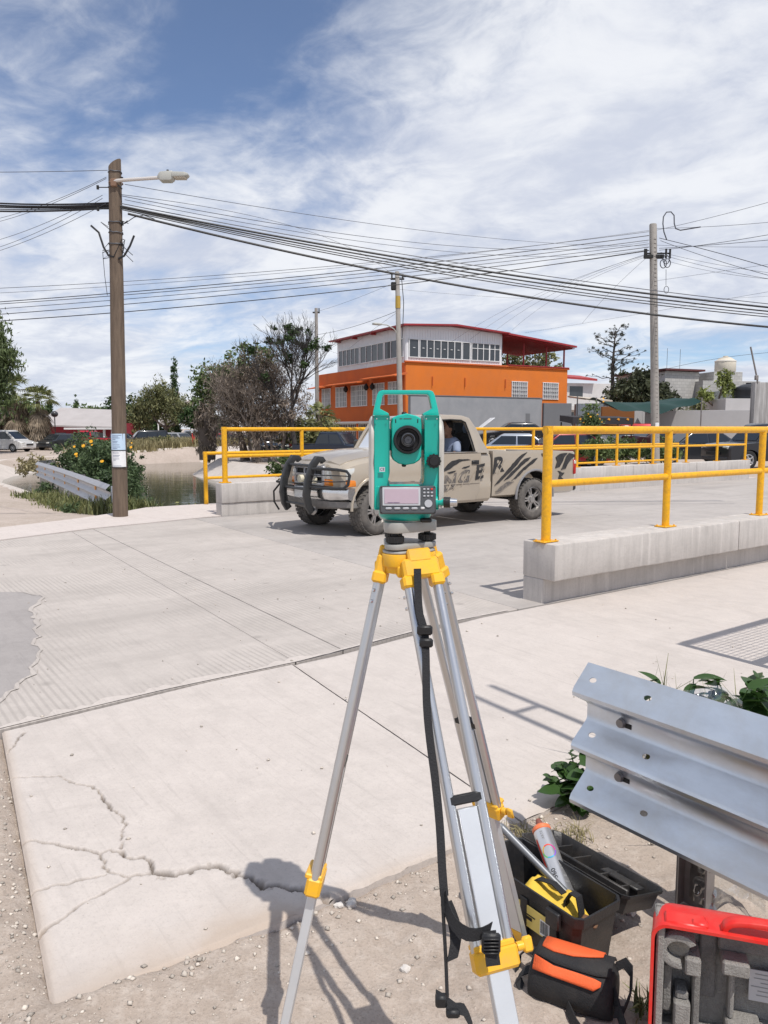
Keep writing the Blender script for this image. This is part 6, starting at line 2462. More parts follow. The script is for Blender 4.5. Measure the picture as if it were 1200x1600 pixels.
def glaze(parent, side, a0, a1, z0, z1, n, name='window', bars=0, mat=None, proud=.06, split=False, base=0.0):
    """strip of n panes with a frame; side 'r' lies on the plane y=base, 'l' on x=base"""
    def put(u0, u1, h0, h1, d0, d1):
        if side == 'r':
            return ((u0 + u1) / 2, base - (d0 + d1) / 2, (h0 + h1) / 2), (u1 - u0, abs(d1 - d0), h1 - h0)
        return (base - (d0 + d1) / 2, (u0 + u1) / 2, (h0 + h1) / 2), (abs(d1 - d0), u1 - u0, h1 - h0)
    wn_ = MB()
    fw_ = .05
    wn_.box(*put(a0 - fw_, a1 + fw_, z0 - fw_, z0, 0, proud))
    wn_.box(*put(a0 - fw_, a1 + fw_, z1, z1 + fw_, 0, proud))
    for i in range(n + 1):
        x = a0 + (a1 - a0) * i / n
        wn_.box(*put(x - fw_ / 2, x + fw_ / 2, z0, z1, 0, proud - .004))
    if split:
        wn_.box(*put(a0, a1, z1 - (z1 - z0) * .3 - .02, z1 - (z1 - z0) * .3 + .02, 0, proud - .008))
    if bars:
        for i in range(1, bars):
            x = a0 + (a1 - a0) * i / bars
            wn_.box(*put(x - .012, x + .012, z0, z1, proud, proud + .03))
        for q in (.25, .5, .75):
            wn_.box(*put(a0, a1, z0 + (z1 - z0) * q - .012, z0 + (z1 - z0) * q + .012, proud, proud + .028))
    w_ = wn_.obj(name, M_FRM, parent, ang=30)
    for i in range(n):
        x0, x1 = a0 + (a1 - a0) * i / n, a0 + (a1 - a0) * (i + 1) / n
        m_ = MB()
        m_.box(*put(x0 + fw_ / 2, x1 - fw_ / 2, z0 + .01, z1 - .01, .002, .02))
        m_.obj('pane', mat or M_PANE, w_)
    return w_


# glazed band of the upper storey
glaze(OB, 'r', .25, .95, 6.42, 7.52, 1, base=.03)
glaze(OB, 'r', 1.05, 4.3, 6.42, 7.52, 6, base=.03)
glaze(OB, 'r', 4.4, 5.0, 6.42, 7.52, 1, base=.03)
glaze(OB, 'r', 5.15, 6.6, 6.42, 7.52, 3, split=True, base=.03)
glaze(OB, 'r', 6.65, 7.5, 6.42, 7.52, 2, split=True, base=.03)
for a0, a1, n in ((.35, 2.75, 3), (2.95, 6.3, 4), (6.5, 9.8, 5)):
    glaze(OB, 'l', a0, a1, 6.45, 7.55, n, base=.03)
m_ = MB()
for i, x in enumerate((.6, 1.3, 1.85, 2.4, 2.95, 3.5, 4.05)):
    m_.box((x, -.042, 7.0), (.16, .004, .035))
m_.obj('pane_sticker', M_FRM, OB)
# roof: shallow gable of red sheets
m_ = MB()
for x0, x1, za, zb in ((-.45, 3.6, 8.30, 8.52), (3.6, 8.0, 8.52, 8.24)):
    m_.loft([[(x0, -.5, za), (x1, -.5, zb), (x1, -.5, zb + .10), (x0, -.5, za + .10)], [(x0, 10.7, za), (x1, 10.7, zb), (x1, 10.7, zb + .10), (x0, 10.7, za + .10)]])
rf = m_.obj('roof', M_REDR, OB, ang=20)
m_ = MB()
m_.prism([(-.4, 8.3), (3.6, 8.50), (7.75, 8.24), (7.75, 8.30), (0.0, 8.31)], .06, .10, 'xz')
m_.obj('gable_sheet', M_SHEET, OB, ang=0)
m_ = MB()
for y in (1.2, 4.0, 6.8, 9.5):
    m_.box((-.22, y, 8.22), (.42, .10, .12))
m_.obj('rafter_end', M_REDR, rf)
# red carport roof on posts over the terrace
m_ = MB()
za, zb = 8.28, 7.72
m_.loft([[(7.72, -.7, za - .12), (13.9, -.7, zb - .12), (13.9, -.7, zb), (7.72, -.7, za)], [(7.72, 6.0, za + .02), (13.9, 6.0, zb + .02), (13.9, 6.0, zb + .14), (7.72, 6.0, za + .14)]])
tr_ = m_.obj('terrace_roof', M_REDR, OB, ang=20)
m_ = MB()
for i in range(30):
    x = 7.8 + i * .205
    m_.box((x, 2.6, 8.16 - (x - 7.72) * .09 - .09), (.05, 6.4, .05))
m_.obj('roof_rib', M_REDR, tr_, kind='stuff')
for x, y in ((10.0, .5), (12.0, .4), (13.5, .2), (12.5, 5.5), (10.2, 5.5)):
    wbox('terrace_post', M_REDR, OB, x - .05, x + .05, y - .05, y + .05, ZO, 7.95 - (x - 8) * .07)
wbox('wall_coping', M_REDR, OB, 8.2, 13.75, -.14, .06, ZO + .10, ZO + .17)
# windows of the orange storeys
for a0, a1 in ((8.6, 9.95), (11.4, 12.8)):
    glaze(OB, 'r', a0, a1, 3.95, 5.05, 2, bars=8, base=-.002, mat=pm('curtained_pane', (.30, .30, .30), .3))
for a0, a1 in ((.6, 2.1), (2.7, 4.3), (5.2, 7.6), (8.4, 10.2), (11.2, 12.7)):
    glaze(OB, 'l', a0, a1, 3.45, 4.85, 3, bars=7, base=-.062, mat=pm('curtained_pane', (.30, .30, .30), .3))
for y0, y1, zc in ((-.3, 4.6, 5.28), (4.9, 10.4, 5.12), (11.0, 13.6, 5.05)):     # sloping awning slabs over the windows
    m_ = MB()
    m_.loft([[(-.06, y0, zc + .12), (-1.0, y0, zc - .10), (-1.0, y0, zc - .17), (-.06, y0, zc - .02)], [(-.06, y1, zc + .12), (-1.0, y1, zc - .10), (-1.0, y1, zc - .17), (-.06, y1, zc - .02)]])
    m_.obj('awning', M_ORANG2, OB, ang=20)
wbox('ledge', pm('white_ledge', (.70, .66, .62), .7), OB, -.55, -.06, .1, 13.3, 2.18, 2.32)
for y in (.3, 3.4, 6.6, 9.8, 13.0):
    wbox('pilaster', M_ORANG2, OB, -.14, -.06, y - .16, y + .16, 0, 2.18)
for y0, y1 in ((.5, 3.2), (3.6, 6.4), (6.8, 9.6), (10.0, 12.8)):
    glaze(OB, 'l', y0, y1, .15, 2.12, 2, name='gate', bars=10, base=-.062, mat=pm('ground_floor_dark', (.10, .07, .06), .6))
for y in (3.9, 4.8, 8.0):
    m_ = MB()
    m_.lathe([(.02, 4.95), (.16, 4.75), (.18, 4.6), (.06, 4.45)], 10, Matrix.Translation((-.35, y, 0)))
    m_.obj('hanging_lantern', M_RUB, OB)
for x in (2.0, 4.6, 8.0):
    m_ = MB()
    m_.tube([(x, -.03, 5.2), (x, -.08, 5.2), (x, -.08, 4.6)], .03, 5)
    m_.obj('drain_spout', M_ORANG2, OB)

GW = thing('grey_wall', 'plain grey plastered wall in front of the orange building', 'wall', (1.6, 46.6, -.3), math.atan2(5, 9))
wbox('wall', M_GREYW, GW, 0, 10.2, 0, .3, 0, 3.78)
m_ = MB()
m_.box((5.1, .15, 3.82), (10.3, .36, .05))
m_.obj('coping', M_DGREY, GW)
m_ = MB()
for x, w_ in ((9.0, .35),):
    m_.box((x, -.01, 2.2), (w_, .015, 1.2))
m_.obj('paint_patch', M_DGREY, GW)
SW = thing('side_wall', 'lower dark grey wall beside the plain grey wall', 'wall', (10.62, 51.4, -.1), math.atan2(3, 9))
wbox('wall', M_DGREY, SW, 0, 2.1, 0, .25, 0, 3.3)
CF = thing('sheet_fence', 'light corrugated metal sheet fence beside the dark grey wall', 'fence', (11.85, 47.8, 0), math.atan2(2, 9))
for i in range(3):
    m_ = MB()
    rows_ = []
    for k in range(25):
        x = i * .62 + .60 * k / 24
        rows_.append([(x, .03 * math.sin(k * 1.57), .0), (x, .03 * math.sin(k * 1.57), 3.05)])
    v = [p for r_ in rows_ for p in r_]
    m_.add(v, [[2 * k, 2 * k + 2, 2 * k + 3, 2 * k + 1] for k in range(24)])
    m_.obj('sheet', M_CORR, CF, ang=60)
wbox('frame', M_DGREY, CF, 1.9, 2.02, -.05, .05, 0, 2.9)
# dark stall canopy with orange marks
ST = thing('stall_canopy', 'low dark stall canopy with orange leaf marks', 'canopy', (9.4, 38.5, .25), R(8))
m_ = MB()
m_.loft([[(0, 0, 1.5), (3.2, 0, 1.45), (3.2, 0, 1.78), (0, 0, 1.83)], [(0, 1.8, 1.65), (3.2, 1.8, 1.65), (3.2, 1.8, 1.9), (0, 1.8, 1.95)]])
m_.obj('canopy', pm('dark_canopy', (.035, .032, .035), .8), ST)
for i in range(6):
    m_ = MB()
    x = .3 + i * .5
    m_.prism([(x, 1.72), (x + .13, 1.66), (x + .16, 1.74), (x + .08, 1.79)], -.02, -.006, 'xz')
    m_.obj('leaf_mark', M_ORG, ST)
for x in (.05, 3.15):
    for y in (.1, 1.7):
        wbox('post', M_RUB, ST, x - .03, x + .03, y - .03, y + .03, -.2, 1.6)

# ================================================================== buildings on the right
M_BLOCK = pm('concrete_block_wall', (.46, .445, .42), .9, bump=.3, bs=12)
t_ = M_BLOCK.node_tree
g_n = NG(t_)
tcb = g_n.n('ShaderNodeTexCoord').outputs['Object']
sepb = g_n.n('ShaderNodeSeparateXYZ', {0: tcb})
vb = g_n.n('ShaderNodeCombineXYZ', {0: g_n.math('ADD', sepb.outputs[0], sepb.outputs[1]), 1: sepb.outputs[2], 2: 0.0}).outputs[0]
brk = g_n.n('ShaderNodeTexBrick', {'Vector': vb, 'Color1': (.47, .455, .43, 1), 'Color2': (.40, .385, .365, 1), 'Mortar': (.30, .29, .275, 1), 'Scale': 1.0, 'Mortar Size': .012, 'Brick Width': .42, 'Row Height': .22})
t_.links.new(brk.outputs[0], t_.nodes['Principled BSDF'].inputs['Base Color'])
M_WHITE = plaster('white_plaster', (.62, .61, .60), dirt=(.42, .40, .38))
M_PWALL = plaster('pale_wall_paint', (.50, .49, .49), dirt=(.40, .39, .38))
BB = thing('block_house', 'bare concrete block house with dark roof edge', 'building', (21.0, 58, .2), R(28))
wbox('wall', M_BLOCK, BB, 0, 3.6, 0, 5, 0, 5.6)
wbox('plaster_wall', M_WHITE, BB, -.05, -.003, 0, 4.95, 0, 5.55)
m_ = MB()
m_.loft([[(-.35, -.3, 5.62), (3.9, -.3, 5.66), (3.9, -.3, 5.80), (-.35, -.3, 5.76)], [(-.35, 5.3, 5.45), (3.9, 5.3, 5.5), (3.9, 5.3, 5.62), (-.35, 5.3, 5.58)]])
m_.obj('roof', pm('dark_red_roof', (.10, .03, .03), .7), BB)
for x in (1.2, 2.6):
    wbox('antenna', M_WIREG, BB, x - .015, x + .015, 1, 1.03, 5.6, 7.4)
BE = thing('block_extension', 'stepped concrete block annex carrying the pale water tank', 'building', (24.0, 58.5, .2), R(10))
wbox('wall', M_BLOCK, BE, 0, 4.8, 0, 4, 0, 4.9)
wbox('tank_base', M_BLOCK, BE, 1.0, 3.4, .2, 2.4, 4.9, 5.6)
WT = thing('water_tank', 'pale beige plastic water tank on the block annex', 'water tank', (26.1, 59.6, 5.8), 0)
m_ = MB()
m_.lathe([(.85, 0), (.9, .08), (.9, .95), (.86, 1.02), (.5, 1.28), (.22, 1.36), (.22, 1.44), (.02, 1.46)], 24)
m_.obj('tank', pm('beige_tank', (.62, .56, .46), .5, var=.3, vs=2), WT)
WT.scale = (.85, .85, .85)
MB().lathe([(.89, .9), (.93, .93), (.93, 1.0), (.86, 1.03)], 24, cap=False).obj('rim_band', pm('tank_band', (.75, .70, .62), .5), WT)
GB = thing('green_grey_house', 'flat greenish grey house behind the black water tank', 'building', (24.2, 52.5, .3), R(4))
wbox('wall', plaster('green_grey_plaster', (.40, .43, .41)), GB, 0, 8, 0, 5, 0, 3.9)
BT = thing('water_tank', 'black plastic water tank on a flat roof', 'water tank', (23.5, 50.0, 3.42), 0)
m_ = MB()
m_.lathe([(.82, 0), (.88, .05), (.86, .2), (.88, .25), (.86, .45), (.88, .5), (.86, .68), (.8, .74), (.4, .92), (.2, .95), (.2, 1.02), (.02, 1.03)], 24)
m_.obj('tank', pm('black_tank', (.02, .022, .026), .4), BT)
BTS = thing('tank_shelter', 'white framed parapet under the black water tank', 'building', (21.5, 48.8, .3), R(4))
wbox('wall', M_PWALL, BTS, 0, 5, 0, 3.0, 0, 3.1)
m_ = MB()
m_.box((3.05, -.05, 3.35), (.08, .08, .5))
m_.box((3.6, -.05, 3.6), (1.2, .08, .08))
m_.obj('white_frame', M_FRM, BTS)
LW = thing('boundary_wall', 'long pale boundary wall with a dark opening behind the cars', 'wall', (15.3, 45.4, .2), math.atan2(-2.0, 5))
wbox('wall', M_PWALL, LW, 0, 6.4, 0, .25, 0, 2.35)
wbox('raised_end', M_WHITE, LW, -.1, .9, -.02, .27, 2.35, 2.75)
wbox('opening', M_RUB, LW, .75, 2.55, -.02, .0, .2, 1.22)
PW = thing('pillar_wall', 'tall streaked concrete wall end at the right edge', 'wall', (17.2, 36, 0), R(12))
M_STREAK = pm('streaked_concrete', (.46, .45, .44), .9, var=.9, vs=2.2, col2=(.16, .15, .145), stretch=(2.5, 2.5, .18), bump=.2, bs=9)
wbox('wall', M_STREAK, PW, 0, 5, 0, .3, 0, 3.65)
m_ = MB()
m_.tube([(-.35, 0, 5.25), (.05, 0, 3.9), (.12, 0, 3.62)], .04, 6)
m_.box((.04, 0, 3.85), (.16, .12, .22), .02)
m_.obj('leaning_pole', M_POST, PW)
OWL = thing('orange_shop_wall', 'brown orange shop wall under the green tarp', 'wall', (12.9, 45.8, .2), R(6))
wbox('wall', plaster('brown_orange_plaster', (.26, .10, .03)), OWL, 0, 2.0, 0, .2, 0, 2.6)
wbox('side_wall', M_PWALL, OWL, 2.0, 3.4, .0, .22, 0, 2.5)
M_TARP = pm('dark_green_tarp', (.004, .030, .026), .7, var=.5, vs=.9, col2=(.006, .05, .04), bump=.3, bs=6)
TA = thing('green_tarp', 'dark green shade tarp strung between poles', 'tarp', (14.25, 43.5, 3.15), R(3))
X_, Y_ = np.meshgrid(np.linspace(-2.9, 2.9, 40), np.linspace(-1.6, 1.8, 18))
u_ = X_ / 2.9
Zt = .28 * np.abs(u_) ** 2.2 - .25 + (Y_ * .07) + .10 * np.sin(X_ * 3 + Y_ * 2) * np.exp(-((Y_ + 1.2)) ** 2) + .04 * fbm(X_ * 2, Y_ * 2, 3, 3) - .42 * (1 - u_ ** 2) * smooth(-.2, -1.6, Y_)
me = gridmesh('cloth', X_, Y_, Zt)
mkobj('cloth', me, M_TARP, TA)
for x, y in ((-2.9, -1.6), (2.9, -1.6), (-2.9, 1.8), (2.9, 1.8)):
    MB().cyl((x, y, -3.0), (x, y, .12 + y * .06), .035, None, 6).obj('pole', M_POST, TA)
HS = thing('white_house', 'white two storey house with red roof behind the bare pine', 'house', (17.2, 75, .3), R(14))
wbox('wall', M_WHITE, HS, 0, 5.2, 0, 5, 0, 5.6)
m_ = MB()
m_.loft([[(-.4, -.6, 6.0), (3.4, -.6, 5.8), (3.4, -.6, 6.0), (-.4, -.6, 6.2)], [(-.4, 3.0, 6.6), (3.4, 3.0, 6.4), (3.4, 3.0, 6.55), (-.4, 3.0, 6.75)]])
m_.obj('roof', pm('bright_red_roof', (.36, .045, .045), .6), HS)
wbox('balcony', M_WHITE, HS, -.3, 5.4, -1.0, 0, 3.0, 3.4)
for x in (.3, 1.7, 3.2):
    wbox('window', M_PANE, HS, x, x + 1.0, -.03, 0, 1.6, 2.8)
wbox('window', M_PANE, HS, .8, 2.2, -.03, 0, 4.2, 5.3)
SF = thing('shed_roof', 'pale rusty shed roof between orange building and green tarp', 'shed', (13.6, 52, .2), R(10))
wbox('wall', M_DGREY, SF, 0, 1.5, 0, 2, 0, 3.0)
m_ = MB()
m_.loft([[(-.3, -.5, 3.2), (1.6, -.5, 3.1), (1.6, -.5, 3.2), (-.3, -.5, 3.3)], [(-.3, 2.5, 3.5), (1.6, 2.5, 3.4), (1.6, 2.5, 3.5), (-.3, 2.5, 3.6)]])
m_.obj('roof', pm('pale_sheet_roof', (.55, .50, .42), .6, var=.6, vs=1.5, col2=(.30, .22, .16)), SF)

# ================================================================== left: long dark red building
M_DRED = plaster('dark_red_plaster', (.27, .03, .045))
RB = thing('red_building', 'long dark red building with grey sheet roof', 'building', (-36.0, 82, -1.2), R(-9))
wbox('wall', M_DRED, RB, 0, 7.8, 0, 6, 0, 3.3)
m_ = MB()
m_.loft([[(-.6, -1.1, 3.0), (8.4, -1.1, 2.75), (8.4, -1.1, 2.9), (-.6, -1.1, 3.15)], [(-.6, 4, 4.9), (6.5, 4, 4.6), (6.5, 4, 4.75), (-.6, 4, 5.05)]])
m_.obj('roof', pm('grey_sheet_roof', (.42, .39, .38), .7, var=.5, vs=.6, col2=(.33, .30, .29)), RB, ang=20)
m_ = MB()
m_.box((5.6, -1.12, 2.72), (5.4, .10, .18))
m_.obj('fascia', M_FRM, RB)
for x in (7.2, 8.1):
    wbox('post', M_FRM, RB, x - .09, x + .09, -.9, -.7, 0, 2.7)
for x in (1.2, 3.4, 5.6):
    wbox('window', M_PANE, RB, x, x + 1.2, -.03, 0, 1.1, 2.3)
PLm = thing('garden_lamp', 'black globe lamp post in front of the red building', 'lamp post', (-31.5, 74, -.4), 0)
MB().cyl((0, 0, 0), (0, 0, 3.0), .05, None, 8).obj('post', M_RUB, PLm)
MB().ell((0, 0, 3.3), (.34, .34, .30), 14, 8).obj('globe', pm('dark_globe', (.05, .05, .055), .3), PLm)
DM = thing('white_canopy', 'white domed canopy roof behind the dry trees', 'canopy', (-25.0, 104, -.3), 0)
m_ = MB()
rings = []
for i in range(13):
    a = math.pi * i / 12
    rings.append([(-5.5 * math.cos(a), 0, 2.4 + 3.4 * math.sin(a)), (-5.5 * math.cos(a), 8, 2.4 + 3.4 * math.sin(a)), (-5.3 * math.cos(a), 8, 2.3 + 3.3 * math.sin(a)), (-5.3 * math.cos(a), 0, 2.3 + 3.3 * math.sin(a))])
m_.loft(rings)
m_.obj('roof', pm('white_membrane', (.80, .80, .80), .6), DM)
for x in (-5.4, 5.4):
    for y in (.1, 7.9):
        MB().cyl((x, y, 0), (x, y, 2.5), .08, None, 8).obj('post', M_FRM, DM)
# ================================================================== trees and plants
def leaves(name, mat, parent, blobs, count, size, clump=.5, per=26, droop=0.0, aspect=.5, shell=.55, seed=1, flat=0.0, kind='stuff'):
    """crown of many small leaf faces gathered in clumps through the volume of the blobs"""
    rng = np.random.default_rng(seed)
    B = np.array(blobs, float)
    vol = B[:, 3] * B[:, 4] * B[:, 5]
    nc = max(1, count // per)
    bi = rng.choice(len(B), nc, p=vol / vol.sum())
    d = rng.normal(size=(nc, 3))
    d /= np.linalg.norm(d, axis=1, keepdims=True)
    rad = shell + (1 - shell) * rng.random((nc, 1))
    rad *= 1 + .16 * rng.normal(size=(nc, 1))
    C = B[bi, :3] + d * rad * B[bi, 3:6]
    cs = clump * rng.uniform(.55, 1.35, (nc, 1))
    P = np.repeat(C, per, 0) + rng.normal(size=(nc * per, 3)) * np.repeat(cs, per, 0) * np.array([.5, .5, .42])
    n = len(P)
    # leaf axis and width direction
    a = rng.normal(size=(n, 3))
    a[:, 2] = a[:, 2] * (1 - flat) - droop * 2.2
    a /= np.linalg.norm(a, axis=1, keepdims=True)
    b = np.cross(a, rng.normal(size=(n, 3)))
    b /= np.linalg.norm(b, axis=1, keepdims=True) + 1e-9
    s = size * rng.uniform(.6, 1.4, (n, 1))
    A, Bv = a * s, b * s * aspect
    V = np.stack([P - A, P + Bv * .9, P + A, P - Bv * .9], 1).reshape(-1, 3)
    F = np.arange(4 * n).reshape(n, 4)
    me = rawmesh(name, V, F)
    return mkobj(name, me, mat, parent, kind=kind), C


def branches(name, mat, parent, base, tops, r0, seed=1, n=6, wig=.12, kind=None):
    """tapered trunk that forks towards the given points"""
    rng = random.Random(seed)
    m_ = MB()
    base = Vector(base)
    tops = [Vector(t) for t in tops]
    ctr = sum(tops, Vector()) / len(tops)
    fork = base.lerp(ctr, .45)
    fork.x, fork.y = base.x * .6 + ctr.x * .4, base.y * .6 + ctr.y * .4
    path = [base.lerp(fork, i / 4) + Vector((rng.uniform(-1, 1), rng.uniform(-1, 1), 0)) * wig * r0 * 3 * (i > 0) for i in range(5)]
    m_.tube(path, [r0 * (1.25 if i == 0 else 1 - .35 * i / 4) for i in range(5)], n + 2)
    for t in tops:
        L = (t - fork).length
        pts = [path[-1].lerp(t, i / 4) + Vector((rng.uniform(-1, 1), rng.uniform(-1, 1), rng.uniform(-.5, 1))) * wig * L * (0 < i < 4) for i in range(5)]
        m_.tube(pts, [r0 * .55 * (1 - .8 * i / 4) + .008 for i in range(5)], n)
    return m_.obj(name, mat, parent, ang=60, kind=kind)


def twigs(name, mat, parent, base, h, spread, r0, depth=5, seed=1, kids=3, up=.35, kind='stuff', lean=(0, 0)):
    """bare branching skeleton, grown recursively; returns the tip positions"""
    rng = random.Random(seed)
    m_ = MB()
    tips = []

    def grow(p, d, L, r, lv):
        pts = [p]
        q = p
        k = 3 if lv < 3 else 2
        for i in range(k):
            d2 = (d + Vector((rng.uniform(-1, 1), rng.uniform(-1, 1), rng.uniform(-.6, .8))) * .22).normalized()
            q = q + d2 * L / k
            pts.append(q)
            d = d2
        m_.tube(pts, [max(.006, r * (1 - .38 * i / k)) for i in range(k + 1)], 6 if lv < 2 else 4 if lv < 4 else 3, cap=False)
        if lv >= depth:
            tips.append(q)
            return
        for c in range(kids + (rng.random() < .4)):
            a = rng.uniform(0, 6.283)
            sp = spread * rng.uniform(.5, 1.25)
            side = Vector((math.cos(a), math.sin(a), 0))
            nd = (d + side * sp + Vector((0, 0, up * rng.uniform(-.3, 1)))).normalized()
            st = pts[rng.randint(1, k)] if c else q
            grow(st, nd, L * rng.uniform(.58, .82), r * .55, lv + 1)
    grow(Vector(base), Vector((lean[0], lean[1], 1)).normalized(), h, r0, 0)
    return m_.obj(name, mat, parent, ang=60, kind=kind), tips


M_BARK = pm('grey_bark', (.16, .125, .10), .9, var=.6, vs=3, bump=.6, bs=9)
M_DRYT = pm('dry_twigs', (.20, .165, .14), .9, island=.35)
M_DARKT = pm('dark_twigs', (.06, .052, .048), .9)
LF_PEP = leafmat('pepper_leaves', (.055, .085, .035), (.15, .19, .075))
LF_OLV = leafmat('olive_leaves', (.09, .105, .045), (.26, .26, .12))
LF_DRK = leafmat('dark_leaves', (.018, .042, .014), (.06, .10, .03))
LF_MID = leafmat('green_leaves', (.06, .10, .03), (.16, .21, .08))
LF_DRY = leafmat('dry_leaves', (.18, .145, .115), (.36, .29, .235), island=.4)
LF_GRS = leafmat('grass_blades', (.085, .12, .035), (.26, .25, .11))
LF_DGR = leafmat('dry_grass_blades', (.22, .19, .09), (.36, .31, .17))
LF_SHR = leafmat('shrub_leaves', (.045, .080, .032), (.12, .165, .075))
LF_PALM = leafmat('palm_green', (.10, .125, .045), (.27, .28, .12))
LF_PDRY = leafmat('palm_dead', (.20, .155, .11), (.36, .29, .215))
LF_PRUN = leafmat('pale_green_leaves', (.14, .17, .045), (.32, .36, .12))


def tree(name, label, loc, blobs, count, size, mat, tops, r0, group=None, cat='tree', seed=1, trunk_mat=None, **kw):
    t = thing(name, label, cat, loc, 0, group)
    leaves('crown', mat, t, blobs, count, size, seed=seed, **kw)
    branches('trunk', trunk_mat or M_BARK, t, (0, 0, 0), tops, r0, seed)
    return t


# big weeping tree at the left edge
tree('weeping_tree', 'large weeping green tree at the left edge', (-30.2, 59, -.4), [(-2.0, 0, 7.5, 3.2, 3, 2.6), (.2, 0, 8.3, 1.5, 2.2, 2.0), (1.0, 0, 7.3, 1.6, 1.8, 1.4), (-.5, 0, 5.2, 2.4, 2.6, 2.8), (-3, 0, 4.5, 2.4, 2.6, 2.8)], 42000, .19, LF_PEP, [(-2, 0, 7.5), (.2, 0, 8), (-3.2, .5, 6.5), (1, 0, 6.5)], .4, droop=.75, aspect=.32, clump=.55, seed=3, shell=.4)


# fan palms with skirts of dead fronds
def fan_palm(name, label, loc, h, fr, nf=26, skirt=1.6, seed=1, group=None):
    rng = np.random.default_rng(seed)
    t = thing(name, label, 'palm', loc, 0, group)
    m_ = MB()
    m_.lathe([(.30, 0), (.24, h * .4), (.2, h)], 12)
    m_.obj('trunk', M_BARK, t, ang=60)

    def frond_set(nm, mat, angs, L, down):
        V, F = [], []
        for (az, el) in angs:
            dirv = np.array([math.cos(az) * math.cos(el), math.sin(az) * math.cos(el), math.sin(el)])
            side = np.array([-math.sin(az), math.cos(az), 0])
            upv = np.cross(dirv, side)
            st = np.array([0, 0, h]) - np.array([0, 0, rng.uniform(0, skirt) if down else 0])
            pet = L * .45
            c = st + dirv * pet
            # petiole
            k = len(V)
            V += [st - side * .03, st + side * .03, c + side * .02, c - side * .02]
            F.append((k, k + 1, k + 2, k + 3))
            nb = 13
            for b in range(nb):
                a = (b / (nb - 1) - .5) * 2.5
                bl = L * .62 * (1 - .18 * abs(a))
                d1 = dirv * math.cos(a) + side * math.sin(a)
                tip = c + d1 * bl - np.array([0, 0, bl * (.32 + .2 * rng.random())])
                midp = c + d1 * bl * .55 - np.array([0, 0, bl * .05])
                wv = np.cross(d1, upv) * .045 + upv * .02
                k = len(V)
                V += [c, midp + wv, tip, midp - wv]
                F.append((k, k + 1, k + 2, k + 3))
        me = rawmesh(nm, np.array(V), np.array(F))
        mkobj(nm, me, mat, t, kind='stuff')
    frond_set('fronds', LF_PALM, [(rng.uniform(0, 6.28), rng.uniform(-.35, 1.3)) for _ in range(nf)], fr, False)
    frond_set('dead_skirt', LF_PDRY, [(rng.uniform(0, 6.28), rng.uniform(-1.5, -.75)) for _ in range(int(nf * 3.2))], fr * .95, True)
    return t


fan_palm('fan_palm', 'fan palm with upright crown nearest the weeping tree', (-33.4, 70, -.4), 5.3, 2.1, 34, 3.4, 5, 'fan palms beside the white van')
fan_palm('fan_palm', 'shorter bushy fan palm right of the palm pair', (-31.7, 71, -.4), 4.4, 2.0, 32, 2.8, 6, 'fan palms beside the white van')
fan_palm('fan_palm', 'leftmost fan palm behind the white van', (-35.6, 70.5, -.4), 4.3, 2.0, 30, 2.8, 7, 'fan palms beside the white van')
fan_palm('fan_palm', 'small young palm left of the orange building', (-4.3, 52, -.3), 2.7, 1.25, 22, .8, 8)

# far tree line on the left
for i, (x, y, h, w, m, lab) in enumerate([(-56, 122, 6.2, 4.0, LF_MID, 'far green tree above the red building roof'), (-47, 125, 5.6, 3.6, LF_MID, 'far round tree right above the red building'), (-40, 120, 6.3, 3.4, LF_DRK, 'dark far tree just left of the wooden pole'), (-35, 118, 6.8, 3.0, LF_DRK, 'dark far tree just right of the wooden pole'), (-62, 130, 6.0, 4.2, LF_MID, 'far green tree behind the garden lamp')]):
    tree('far_tree', lab, (x, y, -.4), [(0, 0, h * .6, w, w, h * .42), (w * .5, 0, h * .45, w * .6, w * .6, h * .3)], 3200, .30, m, [(0, 0, h * .7), (w * .4, 0, h * .6)], .3, 'far trees on the left', clump=.8, seed=20 + i)
for i, (x, y, h, r_, lab) in enumerate([(-30.2, 112, 12.3, .75, 'tall thin cypress rising above the olive tree'), (-46.6, 108, 6.4, .35, 'small thin cypress left of its pair above the red roof'), (-52.5, 132, 7.6, .45, 'small thin cypress right of its pair above the red roof')]):
    rings_ = [(0, 0, h * q, r_ * w_, r_ * w_, h * .12) for q, w_ in ((.15, .9), (.3, 1), (.45, .95), (.6, .8), (.75, .58), (.88, .33))]
    tree('cypress', lab, (x, y, -.4), rings_, 6500, .16, LF_DRK, [(0, 0, h * .8), (.05, 0, h * .6)], .15, 'cypress trees', clump=.3, seed=40 + i, droop=-.6, aspect=.4)
# olive tree beyond the canal
tree('olive_tree', 'wide olive green willowy tree behind the parked cars', (-24.6, 86, -.4), [(0, 0, 4.9, 2.1, 2, 2.0), (-2.0, 0, 3.8, 1.7, 1.6, 1.9), (2.2, 0, 3.6, 2.0, 1.6, 1.9), (.2, 0, 6.2, 1.0, 1, .95), (3.8, 0, 2.8, 1.4, 1.2, 1.3), (-3.4, 0, 2.5, 1.5, 1.2, 1.4)], 11000, .20, LF_OLV, [(0, 0, 5), (-2, 0, 4), (2.2, 0, 4), (.3, 0, 6), (3.6, 0, 3)], .28, droop=.45, aspect=.3, clump=.55, seed=9, shell=.3)
tree('dark_bush_tree', 'dark green bush tree below the white canopy', (-20.0, 84, -.4), [(0, 0, 3.2, 1.7, 1.5, 1.6), (1.6, 0, 2.0, 1.4, 1.2, 1.5)], 3600, .22, LF_DRK, [(0, 0, 3), (1.4, 0, 2)], .2, clump=.5, seed=10)

